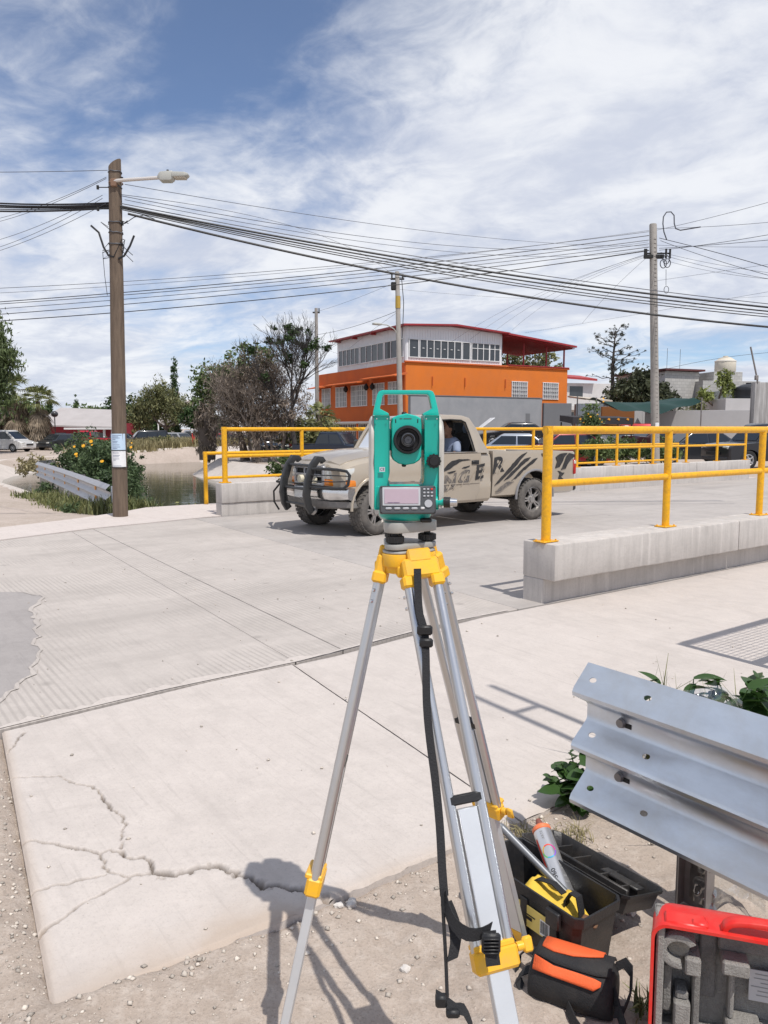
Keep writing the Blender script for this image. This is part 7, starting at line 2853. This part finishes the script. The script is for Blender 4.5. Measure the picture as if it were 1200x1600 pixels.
# dry tree group by the bridge
DT = thing('dry_tree', 'tangled dry brown tree with bare twigs beside the canal', 'tree', (-7.3, 44.5, -.4))
_, tips = twigs('branches', M_DRYT, DT, (0, 0, 0), 2.3, .62, .20, 6, 12, 3, .25)
m_ = MB()
rg_ = random.Random(3)
for i in range(9):
    a = rg_.uniform(0, 6.28)
    x0, y0 = rg_.uniform(-2.0, 1.6), rg_.uniform(-.8, .8)
    m_.tube([(x0, y0, 0), (x0 + rg_.uniform(-.4, .4), y0, 1.4), (x0 + rg_.uniform(-.8, .8), y0, 2.8), (x0 + rg_.uniform(-1.3, 1.3), y0, 4.4)], [.10, .07, .05, .02], 5)
m_.obj('stem', M_DRYT, DT)
leaves('dead_foliage', LF_DRY, DT, [(-.6, 0, 4.2, 2.2, 1.6, 2.2), (.7, 0, 5.2, 1.6, 1.4, 1.6), (-1.8, 0, 3.0, 1.4, 1.3, 2.0), (1.0, 0, 3.0, 1.4, 1.3, 2.0), (-.2, 0, 2.2, 2.2, 1.4, 1.8)], 22000, .13, clump=.5, seed=14, shell=.25, aspect=.16, droop=.5)
leaves('green_top', LF_MID, DT, [(-.3, .4, 6.0, 1.6, 1.4, .9), (-1.2, .4, 5.4, 1.0, 1, .7)], 900, .13, clump=.4, seed=15, shell=.5)
GT = thing('green_topped_tree', 'rounded green tree leaning left over the canal', 'tree', (-8.6, 46.2, -.4))
leaves('crown', LF_MID, GT, [(-1.3, 0, 4.6, 1.3, 1.2, 1.0), (-.5, 0, 5.0, 1.1, 1.1, .8), (-2.0, 0, 4.2, .8, .9, .7)], 4600, .12, clump=.42, seed=16, shell=.4)
branches('trunk', M_BARK, GT, (.3, 0, 0), [(-1.2, 0, 4.6), (-.2, 0, 5.2), (-2, 0, 4.1), (.3, 0, 4.6)], .22, 17)
ET = thing('bare_tall_tree', 'tall sparse tree with bare top and green tufts beside the distant pole', 'tree', (-4.9, 43.5, -.4))
_, tips = twigs('branches', M_DARKT, ET, (0, 0, 0), 3.1, .48, .17, 6, 21, 3, .42)
rg_ = np.random.default_rng(4)
tp = [t for t in tips if t.z > 2.5]
sel = [tp[i] for i in rg_.choice(len(tp), min(42, len(tp)), replace=False)]
leaves('leaf_tufts', LF_DRK, ET, [(p.x, p.y, p.z, .30, .30, .24) for p in sel], 2000, .10, clump=.16, per=20, seed=22, shell=.1)
leaves('bark_tatters', LF_DRY, ET, [(-.2, 0, 3.6, 1.0, .8, 1.4)], 900, .12, clump=.4, aspect=.2, seed=23, droop=.6)
tree('bank_bush', 'olive green bush in front of the young palm', (-4.6, 45.5, -.4), [(0, 0, 1.6, 1.6, 1.2, 1.2), (1.3, 0, 1.2, 1.0, 1, 1.0), (-1.2, 0, 1.9, 1.0, .9, .9)], 3600, .13, LF_OLV, [(0, 0, 1.5), (1, 0, 1.2)], .08, clump=.35, seed=25, cat='bush')
# hanging dead trunk sheath left of the dry tree
m_ = MB()
PT = thing('stump_tree', 'pale shaggy palm trunk left of the dry tree', 'tree', (-10.9, 47.5, -.4))
m_.lathe([(.5, 0), (.55, 1.2), (.48, 2.4), (.2, 3.3)], 12)
m_.obj('trunk', M_BARK, PT)
leaves('shag', LF_PDRY, PT, [(0, 0, 1.7, .62, .62, 1.7)], 1600, .22, clump=.2, droop=1.2, aspect=.18, seed=26, shell=.85)

# right background
PN = thing('bare_pine', 'bare pine with dark spreading branches', 'tree', (17.6, 60, .3))
rg_ = random.Random(8)
m_ = MB()
m_.tube([(0, 0, 0), (.1, 0, 3), (.0, 0, 6), (.15, 0, 8.7)], [.22, .18, .12, .03], 8)
m_.obj('trunk', M_DARKT, PN)
m_ = MB()
tuf = []
for i in range(34):
    z = 3.6 + 5.0 * (i / 33)
    a = rg_.uniform(0, 6.283)
    L = (3.1 - 2.2 * ((z - 3.6) / 5) ** 1.3) * rg_.uniform(.6, 1.1)
    p = Vector((.1, 0, z))
    pts = [p]
    for k in range(1, 5):
        q = p + Vector((math.cos(a) * L * k / 4, math.sin(a) * L * k / 4, .10 * k + rg_.uniform(-.12, .16)))
        pts.append(q)
        for s_ in range(2):
            e = q + Vector((math.cos(a + rg_.uniform(-1.1, 1.1)), math.sin(a + rg_.uniform(-1.1, 1.1)), rg_.uniform(0, .6))) * rg_.uniform(.25, .6)
            m_.tube([q, e], [.018, .008], 3, cap=False)
            tuf.append(e)
    m_.tube(pts, [.05, .04, .03, .02, .012], 4, cap=False)
m_.obj('branches', M_DARKT, PN, kind='stuff')
leaves('needle_tufts', leafmat('pine_needles', (.03, .04, .025), (.07, .075, .05)), PN, [(p.x, p.y, p.z, .12, .12, .12) for p in tuf], 5200, .075, clump=.10, per=20, aspect=.2, seed=31, shell=.1)
tree('dense_tree', 'dense dark olive tree right of the bare pine', (18.7, 56.5, .3), [(0, 0, 3.6, 2.0, 1.8, 1.7), (1.7, 0, 3.0, 1.5, 1.4, 1.4), (-1.6, 0, 2.9, 1.2, 1.3, 1.4), (.3, 0, 4.6, 1.2, 1.1, .8)], 7500, .16, leafmat('dense_olive_leaves', (.03, .04, .02), (.10, .11, .06)), [(0, 0, 3.8), (1.6, 0, 3), (-1.4, 0, 3)], .22, clump=.4, seed=32, droop=.3)
tree('pruned_tree', 'small pruned tree with pale green tufts on bare limbs', (22.0, 50.5, 1.4), [(-1.1, 0, 2.2, .62, .55, .62), (.1, 0, 3.3, .50, .5, .70), (1.0, 0, 2.2, .55, .5, .6), (.3, 0, 2.5, .5, .5, .5)], 2600, .11, LF_PRUN, [(-1.0, 0, 2.0), (.1, 0, 3.1), (.95, 0, 2.1)], .17, clump=.22, seed=33, shell=.2)
tree('grey_shrub', 'grey green shrub left of the pruned tree', (19.9, 49.6, .3), [(0, 0, 2.2, .6, .6, 1.0)], 1200, .11, LF_OLV, [(0, 0, 2.2), (.2, 0, 1.8)], .06, clump=.25, seed=34, cat='bush')
for i, (x, y, zc, w, lab) in enumerate([(12.7, 80, 8.6, 1.6, 'tree top showing left under the red terrace roof'), (15.9, 82, 8.8, 1.8, 'tree top showing in the middle under the red terrace roof'), (18.2, 84, 6.6, 1.2, 'thin tree top right of the red terrace roof')]):
    tree('background_tree', lab, (x, y, 0), [(0, 0, zc, w, w, 2.0), (w * .6, 0, zc - 1.8, w, w, 1.4)], 2600, .2, LF_OLV, [(0, 0, zc), (w * .5, 0, zc - 1)], .25, 'trees behind the orange building', clump=.45, seed=36 + i)

# ---- grass and shrubs on the canal banks (nobody could count them)
def tufts(name, label, pts, h, mat, blades=9, seed=1, spread=.10, width=.012, bend=.45):
    rng = np.random.default_rng(seed)
    P = np.array(pts, float)
    n = len(P) * blades
    B = np.repeat(P, blades, 0) + np.concatenate([rng.normal(size=(n, 2)) * spread, np.zeros((n, 1))], 1)
    az = rng.uniform(0, 6.283, n)
    H = h * rng.uniform(.45, 1.25, n)
    be = bend * rng.uniform(.2, 1.4, n)
    d = np.stack([np.cos(az), np.sin(az), np.zeros(n)], 1)
    s = np.stack([-np.sin(az), np.cos(az), np.zeros(n)], 1) * width * rng.uniform(.6, 1.4, (n, 1))
    up = np.array([0, 0, 1.0])
    m1 = B + up * (H * .55)[:, None] + d * (H * be * .25)[:, None]
    tp_ = B + up * (H * (1 - be * .25))[:, None] + d * (H * be)[:, None]
    V = np.stack([B - s, B + s, m1 + s * .8, m1 - s * .8, tp_ + s * .15, tp_ - s * .15], 1).reshape(-1, 3)
    k = np.arange(n)[:, None] * 6
    F = np.concatenate([k + np.array([[0, 1, 2, 3]]), k + np.array([[3, 2, 4, 5]])], 0)
    return mkobj(name, rawmesh(name, V, F), mat, None, kind='stuff', label=label, cat='grass')


rng = np.random.default_rng(12)


def band(s0, s1, n0, n1, k, keep=None):
    out = []
    while len(out) < k:
        s_, n_ = rng.uniform(s0, s1), rng.uniform(n0, n1)
        p = sn(s_, n_)
        if keep and not keep(s_, n_):
            continue
        out.append((p.x, p.y, gz(p.x, p.y)))
    return out


def on_left_bank(s_, n_):
    # between the guardrail and the water
    return s_ > 4.3 + (n_ - 15) * .10


tufts('bank_grass', 'green grass growing along the left canal bank', band(4.4, 6.4, 14.6, 34, 1300, on_left_bank), .36, LF_GRS, 9, 1, .16, .016)
tufts('bank_grass', 'grass and weeds at the foot of the left guardrail', band(4.35, 4.8, 14.3, 24, 200), .18, LF_GRS, 9, 2, .14, .014)
tufts('bank_grass', 'dry grass along the far canal bank', [(x, y, gz(x, y)) for x, y in [(rng.uniform(-25, -12), rng.uniform(60, 74)) for _ in range(1500)] if float(polydist(np.array(x), np.array(y), CANAL_XY)) > 7.2], .8, LF_DGR, 9, 3, .3, .04)
tufts('bank_grass', 'short grass beside the walkway railing', band(4.2, 7.2, 14.5, 15.6, 420), .36, LF_GRS, 9, 4, .12, .012)


def shrub(label, loc, r_, h, count, mat, seed, size=.075, flowers=0, group=None, name='shrub', cat='bush', stretch=1.0):
    t = thing(name, label, cat, loc, 0, group)
    leaves('foliage', mat, t, [(0, 0, h * .55, r_ * stretch, r_, h * .48), (r_ * .5, .1, h * .42, r_ * .7, r_ * .6, h * .38), (-r_ * .5, 0, h * .38, r_ * .65, r_ * .6, h * .36)], count, size, clump=.16, per=22, seed=seed, shell=.25, aspect=.45)
    branches('stem', M_BARK, t, (0, 0, -.1), [(0, 0, h * .6), (r_ * .5, 0, h * .5), (-r_ * .5, 0, h * .45)], .03, seed, 4)
    rg2 = random.Random(seed)
    for i in range(flowers):
        a = rg2.uniform(-2.9, -.2)
        q = Vector((r_ * .95 * math.cos(a), r_ * .95 * math.sin(a), h * rg2.uniform(.45, 1.05)))
        fs_ = rg2.uniform(.4, .85)
        m_ = MB(Matrix.Translation(q) @ Matrix.Rotation(R(rg2.uniform(-40, 10)), 4, 'X') @ Matrix.Rotation(R(65), 4, 'X') @ Matrix.Scale(fs_, 4))
        for k in range(7):
            b = 2 * math.pi * k / 7
            c0, c1 = math.cos(b), math.sin(b)
            m_.add([(c0 * .012 - c1 * .016, c1 * .012 + c0 * .02, .006), (c0 * .066 - c1 * .013, c1 * .066 + c0 * .013, .02), (c0 * .066 + c1 * .013, c1 * .066 - c0 * .013, .02), (c0 * .012 + c1 * .02, c1 * .012 - c0 * .02, .006)], [(0, 1, 2, 3)])
        m_.ell((0, 0, .01), (.03, .03, .02), 8, 6)
        m_.obj('flower', pm('yellow_petal', (.80, .40, .015), .6), t)
    return t


SHG = 'leafy shrubs on the canal bank'
shrub('tall shrub with yellow flowers at the middle of the left guardrail', (-8.3, 22.9, -.6), .95, 1.75, 11000, LF_SHR, 51, .055, 9, SHG)
shrub('shrub with yellow flowers at the far end of the left guardrail', (-10.9, 28.5, -.6), 1.2, 1.9, 9000, LF_SHR, 52, .065, 4, SHG)
shrub('dense shrub just left of the wooden pole', (-6.75, 18.9, -.65), .62, 1.15, 9000, LF_SHR, 53, .05, 0, SHG)
shrub('bushy shrub touching the left of the wooden pole behind', (-9.0, 24.8, -.7), 1.1, 1.6, 8000, LF_SHR, 54, .06, 0, SHG)
shrub('low spreading weed just right of the wooden pole', (-5.25, 16.3, -.8), .5, .85, 4800, LF_SHR, 55, .045, 0, SHG)
shrub('trailing weed between wooden pole and walkway railing post', (-4.15, 16.0, -.85), .60, .62, 3600, LF_GRS, 56, .045, 0, SHG)
shrub('low weed in front of the left guardrail', (-6.75, 16.6, -.42), .24, .26, 700, LF_SHR, 57, .05, 0, SHG)
shrub('second low weed in front of the left guardrail further back', (-9.9, 22.5, -.42), .25, .28, 600, LF_SHR, 58, .055, 0, SHG)
shrub('pale weed clump at the end of the left guardrail', (-14.2, 31.5, -.42), .9, .8, 1600, LF_DGR, 59, .07, 0, SHG)
shrub('green bank shrub under the right end of far bank row', (-16.5, 70.2, -.5), 1.6, 1.4, 2600, LF_OLV, 60, .13, 0, 'far bank shrubs')
shrub('low brown shrub on the far canal bank beside the wooden pole', (-22.8, 66.5, -.5), 2.0, 1.3, 2600, LF_DGR, 61, .14, 0, 'far bank shrubs')
shrub('round green shrub in the middle of the far canal bank', (-19.6, 68.0, -.5), 1.6, 1.3, 2600, LF_OLV, 62, .13, 0, 'far bank shrubs')
shrub('small green bush behind the low walkway railing', (-3.6, 31.0, -.6), 1.0, 1.25, 3000, LF_MID, 63, .08, 0)
# planted bed behind the far railing on the right
for i, (x, y, r_, h, fl, lab) in enumerate([(8.2, 29.5, .9, .95, 0, 'green bed plant left of the right concrete pole'), (9.6, 30.5, .9, .9, 0, 'green bed plant at the foot of the right concrete pole'), (11.1, 30.8, .8, .8, 0, 'green bed plant right of the right concrete pole'), (9.0, 33.5, .5, 2.5, 8, 'tall yellow flowering plant in front of the orange shop wall')]):
    shrub(lab, (x, y, .25 if fl else .2), r_, h, 2600, LF_MID, 70 + i, .07, fl, 'bed plants behind the far railing')
# rubble on the right bank by the dry tree
m_rub = pm('bank_rubble', (.42, .37, .32), .9, var=.6, vs=3)
rg_ = random.Random(9)
for i in range(10):
    bm = bmesh.new()
    bmesh.ops.create_icosphere(bm, subdivisions=1, radius=rg_.uniform(.25, .55))
    for v_ in bm.verts:
        v_.co *= 1 + rg_.uniform(-.25, .25)
        v_.co.z *= .6
    me = bpy.data.meshes.new('boulder')
    bm.to_mesh(me)
    bm.free()
    s_, n_ = 18.0 + rg_.uniform(-.9, .6), 24 + i * 1.3
    p = sn(s_, n_)
    o = mkobj('boulder', me, m_rub, None, (p.x, p.y, gz(p.x, p.y) + .12), rg_.uniform(0, 6))
    tag(o, ORD[i].replace('uppermost', 'nearest') + ' grey boulder along the canal bank below the dry tree', 'boulder', 'boulders on the canal bank')

# ---- weeds beside the near guardrail, leaf by leaf
LF_NEAR = leafmat('near_weed_leaves', (.030, .075, .018), (.085, .16, .04), rough=.4, island=.25)


def leaf_mesh(L, W, fold=.25, curl=.25, n=7):
    m_ = MB()
    v = []
    for i in range(n + 1):
        t_ = i / n
        w = W * math.sin(math.pi * min(1, t_ * .93 + .07) ** .8) ** .85 * (1 if i < n else .02)
        z = -curl * L * t_ * t_
        v += [(L * t_, -w, z + fold * w), (L * t_, 0, z), (L * t_, w, z + fold * w)]
    m_.add(v, [[3 * i + a, 3 * i + 3 + a, 3 * i + 4 + a, 3 * i + 1 + a] for i in range(n) for a in (0, 1)])
    return m_.mesh('leaf', 60, recalc=False)


def weed(label, loc, stems, leaf_me, seed, ln=(.8, 1.2), per=9, top=.5, lm=None):
    rg2 = random.Random(seed)
    t = thing('weed_plant', label, 'weed', loc, 0)
    for (dx, dy, h) in stems:
        m_ = MB()
        pts = [Vector((dx * q, dy * q, h * q * (1 - .12 * q))) for q in (0, .3, .6, 1)]
        m_.tube(pts, [.006, .005, .004, .002], 5)
        m_.obj('stem', LF_NEAR, t)
        for k in range(per):
            q = .25 + .75 * k / (per - 1)
            p = Vector((dx * q, dy * q, h * q * (1 - .12 * q)))
            o = bpy.data.objects.new('leaf', leaf_me)
            COL.objects.link(o)
            o.parent = t
            s_ = rg2.uniform(*ln)
            o.location = p
            o.scale = (s_, s_, s_)
            o.rotation_euler = (rg2.uniform(-.5, .5), rg2.uniform(-.7, .45), rg2.uniform(0, 6.283))
    return t


lm1 = leaf_mesh(.12, .030)
lm1.materials.append(LF_NEAR)
lm2 = leaf_mesh(.055, .022, .2, .15)
lm2.materials.append(LF_NEAR)
weed('broad leaved weed behind the near guardrail at the right edge', (1.27, 3.0, 0), [(.10, .05, .54), (-.12, .12, .52), (.22, -.10, .56), (.05, .18, .50), (.3, .1, .52), (-.05, -.05, .48), (-.18, .0, .47), (.14, -.12, .57)], lm1, 4, (.7, 1.25), 16)
weed('third broad leaved weed at the right edge behind the guardrail', (1.72, 3.05, 0), [(.10, .05, .48), (-.16, .12, .46), (.1, -.10, .44), (-.2, -.1, .40)], lm1, 24, (.7, 1.25), 16)
weed('second broad leaved weed half hidden by the near guardrail', (1.55, 2.98, 0), [(.10, .05, .54), (-.16, .12, .52), (.1, -.10, .50), (.05, .22, .50), (-.2, -.06, .52)], lm1, 14, (.7, 1.25), 16)
weed('small dark weed growing at the slab edge under the guardrail end', (.80, 2.92, -.02), [(.02, .05, .20), (-.06, .05, .15), (.07, .0, .20), (-.03, -.04, .13), (.05, .12, .24), (-.10, .0, .10), (.0, .0, .18), (-.08, .08, .19), (.03, -.06, .17), (-.03, .12, .22), (-.12, .05, .13)], lm2, 5, (.8, 1.6), 12)
tufts('weed_grass', 'thin grass stalks behind the near guardrail', [(1.15 + rng.uniform(-.1, .6), 3.0 + rng.uniform(-.3, .35), -.02) for _ in range(60)], .42, LF_GRS, 5, 6, .05, .004, .5)
tufts('weed_grass', 'small grass sprigs beside the red case', [(.685 + rng.uniform(-.02, .02), 1.86 + rng.uniform(-.02, .02), -.02) for _ in range(8)], .06, LF_GRS, 7, 7, .012, .003, .8)
tufts('weed_grass', 'dry straw at the slab edge behind the tool box', [(.45 + rng.uniform(-.12, .3), 2.72 + rng.uniform(-.03, .06) + .2 * 0, -.025) for _ in range(40)], .05, LF_DGR, 6, 8, .02, .002, 1.2)

# clear plastic bags caught behind the guardrail
M_CLEAR = thinglass('clear_plastic_film', (.88, .90, .90), .5)


def film(label, loc, rz, w, h, seed, tilt=0):
    X_, Z_ = np.meshgrid(np.linspace(-w / 2, w / 2, 26), np.linspace(0, h, 22))
    Yf = .05 * fbm(X_ * 16, Z_ * 16, 3, seed, .6) + .05 * np.sin(X_ * 30 + 3 * Z_)
    cut_ = 1 - .35 * (X_ / w) ** 2
    me = gridmesh('plastic_bag', X_, Yf + Z_ * tilt, Z_ * cut_)
    o = mkobj('plastic_bag', me, M_CLEAR, None, loc, rz)
    tag(o, label, 'plastic bag')


film('crumpled clear plastic bag behind the top of the near guardrail', (1.16, 2.66, .36), R(-30), .22, .20, 3, .3)
film('clear plastic bag hanging below the near guardrail beside its post', (1.09, 2.30, .0), R(-20), .22, .26, 9)
# ================================================================== parked vehicles
KINDS = {
 'sedan': dict(L=4.5, W=1.75, H=1.45, up=[(.5, .52), (.492, .70), (.44, .80), (.24, .93), (-.33, .97), (-.46, 1.0), (-.498, .86), (-.5, .5)], gh=((.23, -.37), (.08, -.22)), belt=.92, panes=2),
 'hatch': dict(L=3.9, W=1.68, H=1.48, up=[(.5, .52), (.49, .72), (.42, .84), (.27, .95), (-.45, .98), (-.49, .9), (-.5, .5)], gh=((.27, -.47), (.10, -.36)), belt=.93, panes=2),
 'wagon': dict(L=4.5, W=1.75, H=1.55, up=[(.5, .55), (.49, .76), (.42, .88), (.26, .98), (-.46, 1.0), (-.495, .9), (-.5, .5)], gh=((.27, -.485), (.12, -.44)), belt=.96, panes=3),
 'suv': dict(L=4.6, W=1.85, H=1.78, up=[(.5, .62), (.495, .88), (.45, .98), (.22, 1.06), (-.47, 1.08), (-.495, 1.0), (-.5, .55)], gh=((.23, -.485), (.10, -.45)), belt=1.04, panes=3),
 'van': dict(L=4.8, W=1.9, H=1.82, up=[(.5, .58), (.49, .78), (.44, .90), (.34, 1.02), (-.47, 1.05), (-.495, .95), (-.5, .5)], gh=((.36, -.488), (.16, -.46)), belt=1.0, panes=3),
 'pickup': dict(L=5.2, W=1.85, H=1.75, up=[(.5, .62), (.495, .90), (.45, 1.0), (.18, 1.07), (-.18, 1.07), (-.49, 1.05), (-.5, .6)], gh=((.19, -.20), (.08, -.16)), belt=1.05, panes=2),
}
M_CTYRE = pm('car_tyre', (.02, .02, .02), .8)
M_CRIM = pm('car_rim', (.5, .5, .5), .35, .8)
M_CGLS = pm('car_dark_glass', (.02, .025, .03), .06, 0, spec=.8)


def parked(name, label, cat, kind, loc, rot, col, group=None, metal=.25, open_hood=False, rough=.28):
    K = KINDS[kind]
    L, W, H, belt = K['L'], K['W'], K['H'], K['belt']
    paint = pm('paint_%02d%02d%02d' % tuple(int(c * 99) for c in col), col, rough, metal, coat=.5, var=.15, vs=2)
    t = thing(name, label, cat, loc, rot, group)
    r = .33 if kind not in ('suv', 'pickup') else .37
    xf, xr = .31 * L, -.29 * L
    low = .24 if kind not in ('suv', 'pickup') else .32
    pts = [(x * L, z) for x, z in K['up']]
    lo = [(-.5 * L + .05, low + .05)]
    for xc in (xr, xf):
        lo.append((xc - r * 1.22, low))
        for k in range(9):
            a = math.pi - math.pi * k / 8
            lo.append((xc + r * 1.18 * math.cos(a), r * .98 + r * 1.18 * math.sin(a)))
        lo.append((xc + r * 1.22, low))
    lo.append((.5 * L - .05, low + .05))
    outline = lo + pts
    mb = MB()
    rings = []
    cx = 0
    for y, sx, dz in ((-.5, .965, .03), (-.47, .99, .008), (-.40, 1, 0), (.40, 1, 0), (.47, .99, .008), (.5, .965, .03)):
        rings.append([(x * sx, y * W, z - (dz if z > .75 else 0) + (.0 if z > .75 else dz * .3)) for x, z in outline])
    mb.loft(rings)
    mb.obj('body', paint, t, ang=35)
    (bf, br), (tf, tr) = K['gh']
    wb, wt = W * .465, W * .375

    def P(u, h, sg):
        b = Vector(((br + (bf - br) * u) * L, sg * wb, belt))
        q = Vector(((tr + (tf - tr) * u) * L, sg * wt, H - .05))
        return b.lerp(q, h)
    mb = MB()
    ring0 = [(bf * L, -wb, belt), (bf * L, wb, belt), (br * L, wb, belt), (br * L, -wb, belt)]
    ring1 = [(tf * L, -wt, H - .06), (tf * L, wt, H - .06), (tr * L, wt, H - .06), (tr * L, -wt, H - .06)]
    ring2 = [(tf * L - .14, -wt * .86, H), (tf * L - .14, wt * .86, H), (tr * L + .12, wt * .86, H), (tr * L + .12, -wt * .86, H)]
    mb.loft([ring0, ring1, ring2])
    mb.obj('cabin', paint, t, ang=50, bevel=.03)
    for sg in (1, -1):
        n = K['panes']
        for i in range(n):
            u0, u1 = .05 + .90 * i / n + .015, .05 + .90 * (i + 1) / n - .015
            off = Vector((0, sg * .012, .004))
            MB().poly([P(u0, .10, sg) + off, P(u1, .10, sg) + off, P(min(u1, .97), .86, sg) + off, P(u0, .86, sg) + off]).obj('side_window', M_CGLS, t)
    for (x0, x1, nm, s) in ((bf, tf, 'windscreen', 1), (br, tr, 'rear_window', -1)):
        a, b = Vector((x0 * L, 0, belt)), Vector((x1 * L, 0, H - .06))
        off = Vector((s * .018, 0, .012))
        q = []
        for h, sy in ((.10, -1), (.10, 1), (.90, 1), (.90, -1)):
            p = a.lerp(b, h) + off
            q.append((p.x, sy * (wb + (wt - wb) * h) * .88, p.z))
        MB().poly(q).obj(nm, M_CGLS, t)
    for xc in (xr, xf):
        for sg in (1, -1):
            w_ = MB()
            Ry = Matrix.Translation((xc, sg * (W * .5 - .11), r)) @ Matrix.Rotation(R(-90) * sg, 4, 'X')
            w_.lathe([(r * .6, -.10), (r * .92, -.11), (r, -.08), (r, .08), (r * .92, .11), (r * .66, .115), (r * .62, .09)], 22, Ry)
            wo_ = w_.obj('wheel', M_CTYRE, t, ang=35)
            w_ = MB()
            w_.lathe([(r * .63, .10), (r * .55, .112), (r * .5, .09), (r * .3, .085), (r * .2, .105), (.002, .108)], 20, Ry, cap=False)
            for k in range(5):
                w_.add(*boxvf((r * .5, r * .14, .03)), Ry @ Matrix.Rotation(2 * math.pi * k / 5, 4, 'Z') @ Matrix.Translation((r * .38, 0, .095)))
            w_.obj('rim', M_CRIM, wo_, ang=35)
    zl = K['up'][1][1] - .04
    for sg in (1, -1):
        MB().box((.485 * L, sg * W * .36, zl), (.10, W * .20, .13), .03).obj('headlight', M_CLR, t)
        MB().box((-.485 * L, sg * W * .38, zl + .06), (.08, W * .16, .18), .03).obj('tail_light', M_RED, t)
    MB().box((.49 * L, 0, .42), (.10, W * .86, .16), .04).obj('front_bumper', pm('dark_bumper', (.05, .05, .052), .6) if kind in ('suv', 'pickup') else paint, t)
    MB().box((-.49 * L, 0, .45), (.10, W * .86, .16), .04).obj('rear_bumper', pm('dark_bumper', (.05, .05, .052), .6), t)
    MB().box((.507 * L, 0, .62), (.03, W * .45, .13), .01).obj('grille', M_RUB, t)
    MB().box((-.507 * L, 0, .72), (.02, .36, .14), .004).obj('number_plate', M_PLATE, t)
    if kind == 'pickup':
        MB().box((-.35 * L, 0, 1.085), (.27 * L, W * .80, .03), .01).obj('bed_cover', M_RUB, t)
    if open_hood:
        MB().box((.37 * L, 0, 1.38), (1.05, W * .82, .05), .02, Matrix.Rotation(R(38), 4, 'Y')).obj('raised_hood', pm('white_hood_lining', (.70, .72, .74), .4), t)
    return t


GL = 'cars parked beyond the canal on the left'
GRr = 'cars parked beyond the bridge on the right'
GM = 'vehicles parked in front of the orange building'
parked('van', 'white minivan at the left edge on the dirt road', 'minivan', 'van', (-32.0, 65.0, -.42), R(-12), (.66, .65, .64), GL, .1)
parked('parked_car', 'dark car half hidden beside the palms', 'car', 'hatch', (-29.6, 70, -.42), R(-110), (.03, .035, .04), GL)
parked('parked_pickup', 'bright red old pickup behind the flowering shrubs', 'pickup truck', 'pickup', (-28.6, 74, -.42), R(172), (.50, .015, .035), GL, .1)
parked('parked_car', 'dark blue car just left of the wooden pole', 'car', 'sedan', (-26.8, 78, -.42), R(185), (.03, .045, .06), GL)
parked('parked_suv', 'black suv just right of the wooden pole', 'suv', 'suv', (-22.9, 73.5, -.42), R(206), (.012, .013, .016), GL)
parked('parked_car', 'silver hatchback left of the silver minivan', 'car', 'wagon', (-21.0, 79, -.42), R(-35), (.42, .42, .43), GL, .6)
parked('parked_van', 'silver minivan behind the far canal bank', 'minivan', 'van', (-18.4, 80, -.42), R(-20), (.46, .46, .48), GL, .6)
parked('parked_car', 'red car right of the silver minivan', 'car', 'hatch', (-15.9, 77, -.42), R(-25), (.32, .015, .02), GL)
parked('parked_car', 'dark maroon car behind the left end of the yellow railing', 'car', 'sedan', (-14.0, 76, -.42), R(10), (.035, .015, .02), GL)
parked('parked_suv', 'dark suv behind the trunk of the dry tree', 'suv', 'suv', (-7.6, 50.5, -.42), R(-70), (.02, .03, .04), GM)
parked('parked_car', 'dark red car with pale plate behind the dry tree', 'car', 'wagon', (-6.0, 51.5, -.42), R(95), (.10, .012, .014), GM)
parked('parked_pickup', 'navy blue pickup facing right under the orange building', 'pickup truck', 'pickup', (-2.5, 42.5, -.42), R(-30), (.012, .02, .04), GM)
parked('parked_car', 'black sedan with its pale hood raised', 'car', 'sedan', (7.5, 44.5, .42), R(182), (.014, .014, .016), GRr, open_hood=True)
parked('parked_car', 'silver sedan behind the truck bed', 'car', 'sedan', (5.6, 34.5, -.15), R(172), (.42, .45, .50), GRr, .6)
parked('parked_car', 'dark red sedan right of the silver sedan', 'car', 'sedan', (7.6, 33.0, -.1), R(188), (.20, .012, .018), GRr)
parked('parked_car', 'white car partly hidden by the bed plants', 'car', 'hatch', (11.2, 40, .2), R(200), (.6, .6, .6), GRr, .05)
parked('parked_car', 'bright red hatchback behind the yellow flowering plant', 'car', 'hatch', (13.2, 42, .3), R(170), (.42, .012, .015), GRr)
parked('parked_car', 'dark maroon car behind the right concrete pole', 'car', 'sedan', (14.2, 38.5, .15), R(10), (.05, .014, .016), GRr)
parked('parked_car', 'dark grey sedan left of the dark suv', 'car', 'sedan', (13.6, 34.0, -.05), R(186), (.05, .055, .065), GRr, .5)
parked('parked_suv', 'dark grey suv cut by the right edge', 'suv', 'suv', (15.1, 30.5, -.06), R(192), (.026, .028, .034), GRr, .4)
RPst = thing('red_post', 'small red marker post on the far canal bank', 'post', (-16.7, 67.6, -.45), 0)
MB().box((0, 0, .8), (.22, .22, 1.6), .02).obj('post', pm('red_post_paint', (.55, .05, .04), .5), RPst)
MB().box((0, 0, 1.66), (.30, .30, .14), .02).obj('cap', M_FRM, RPst)
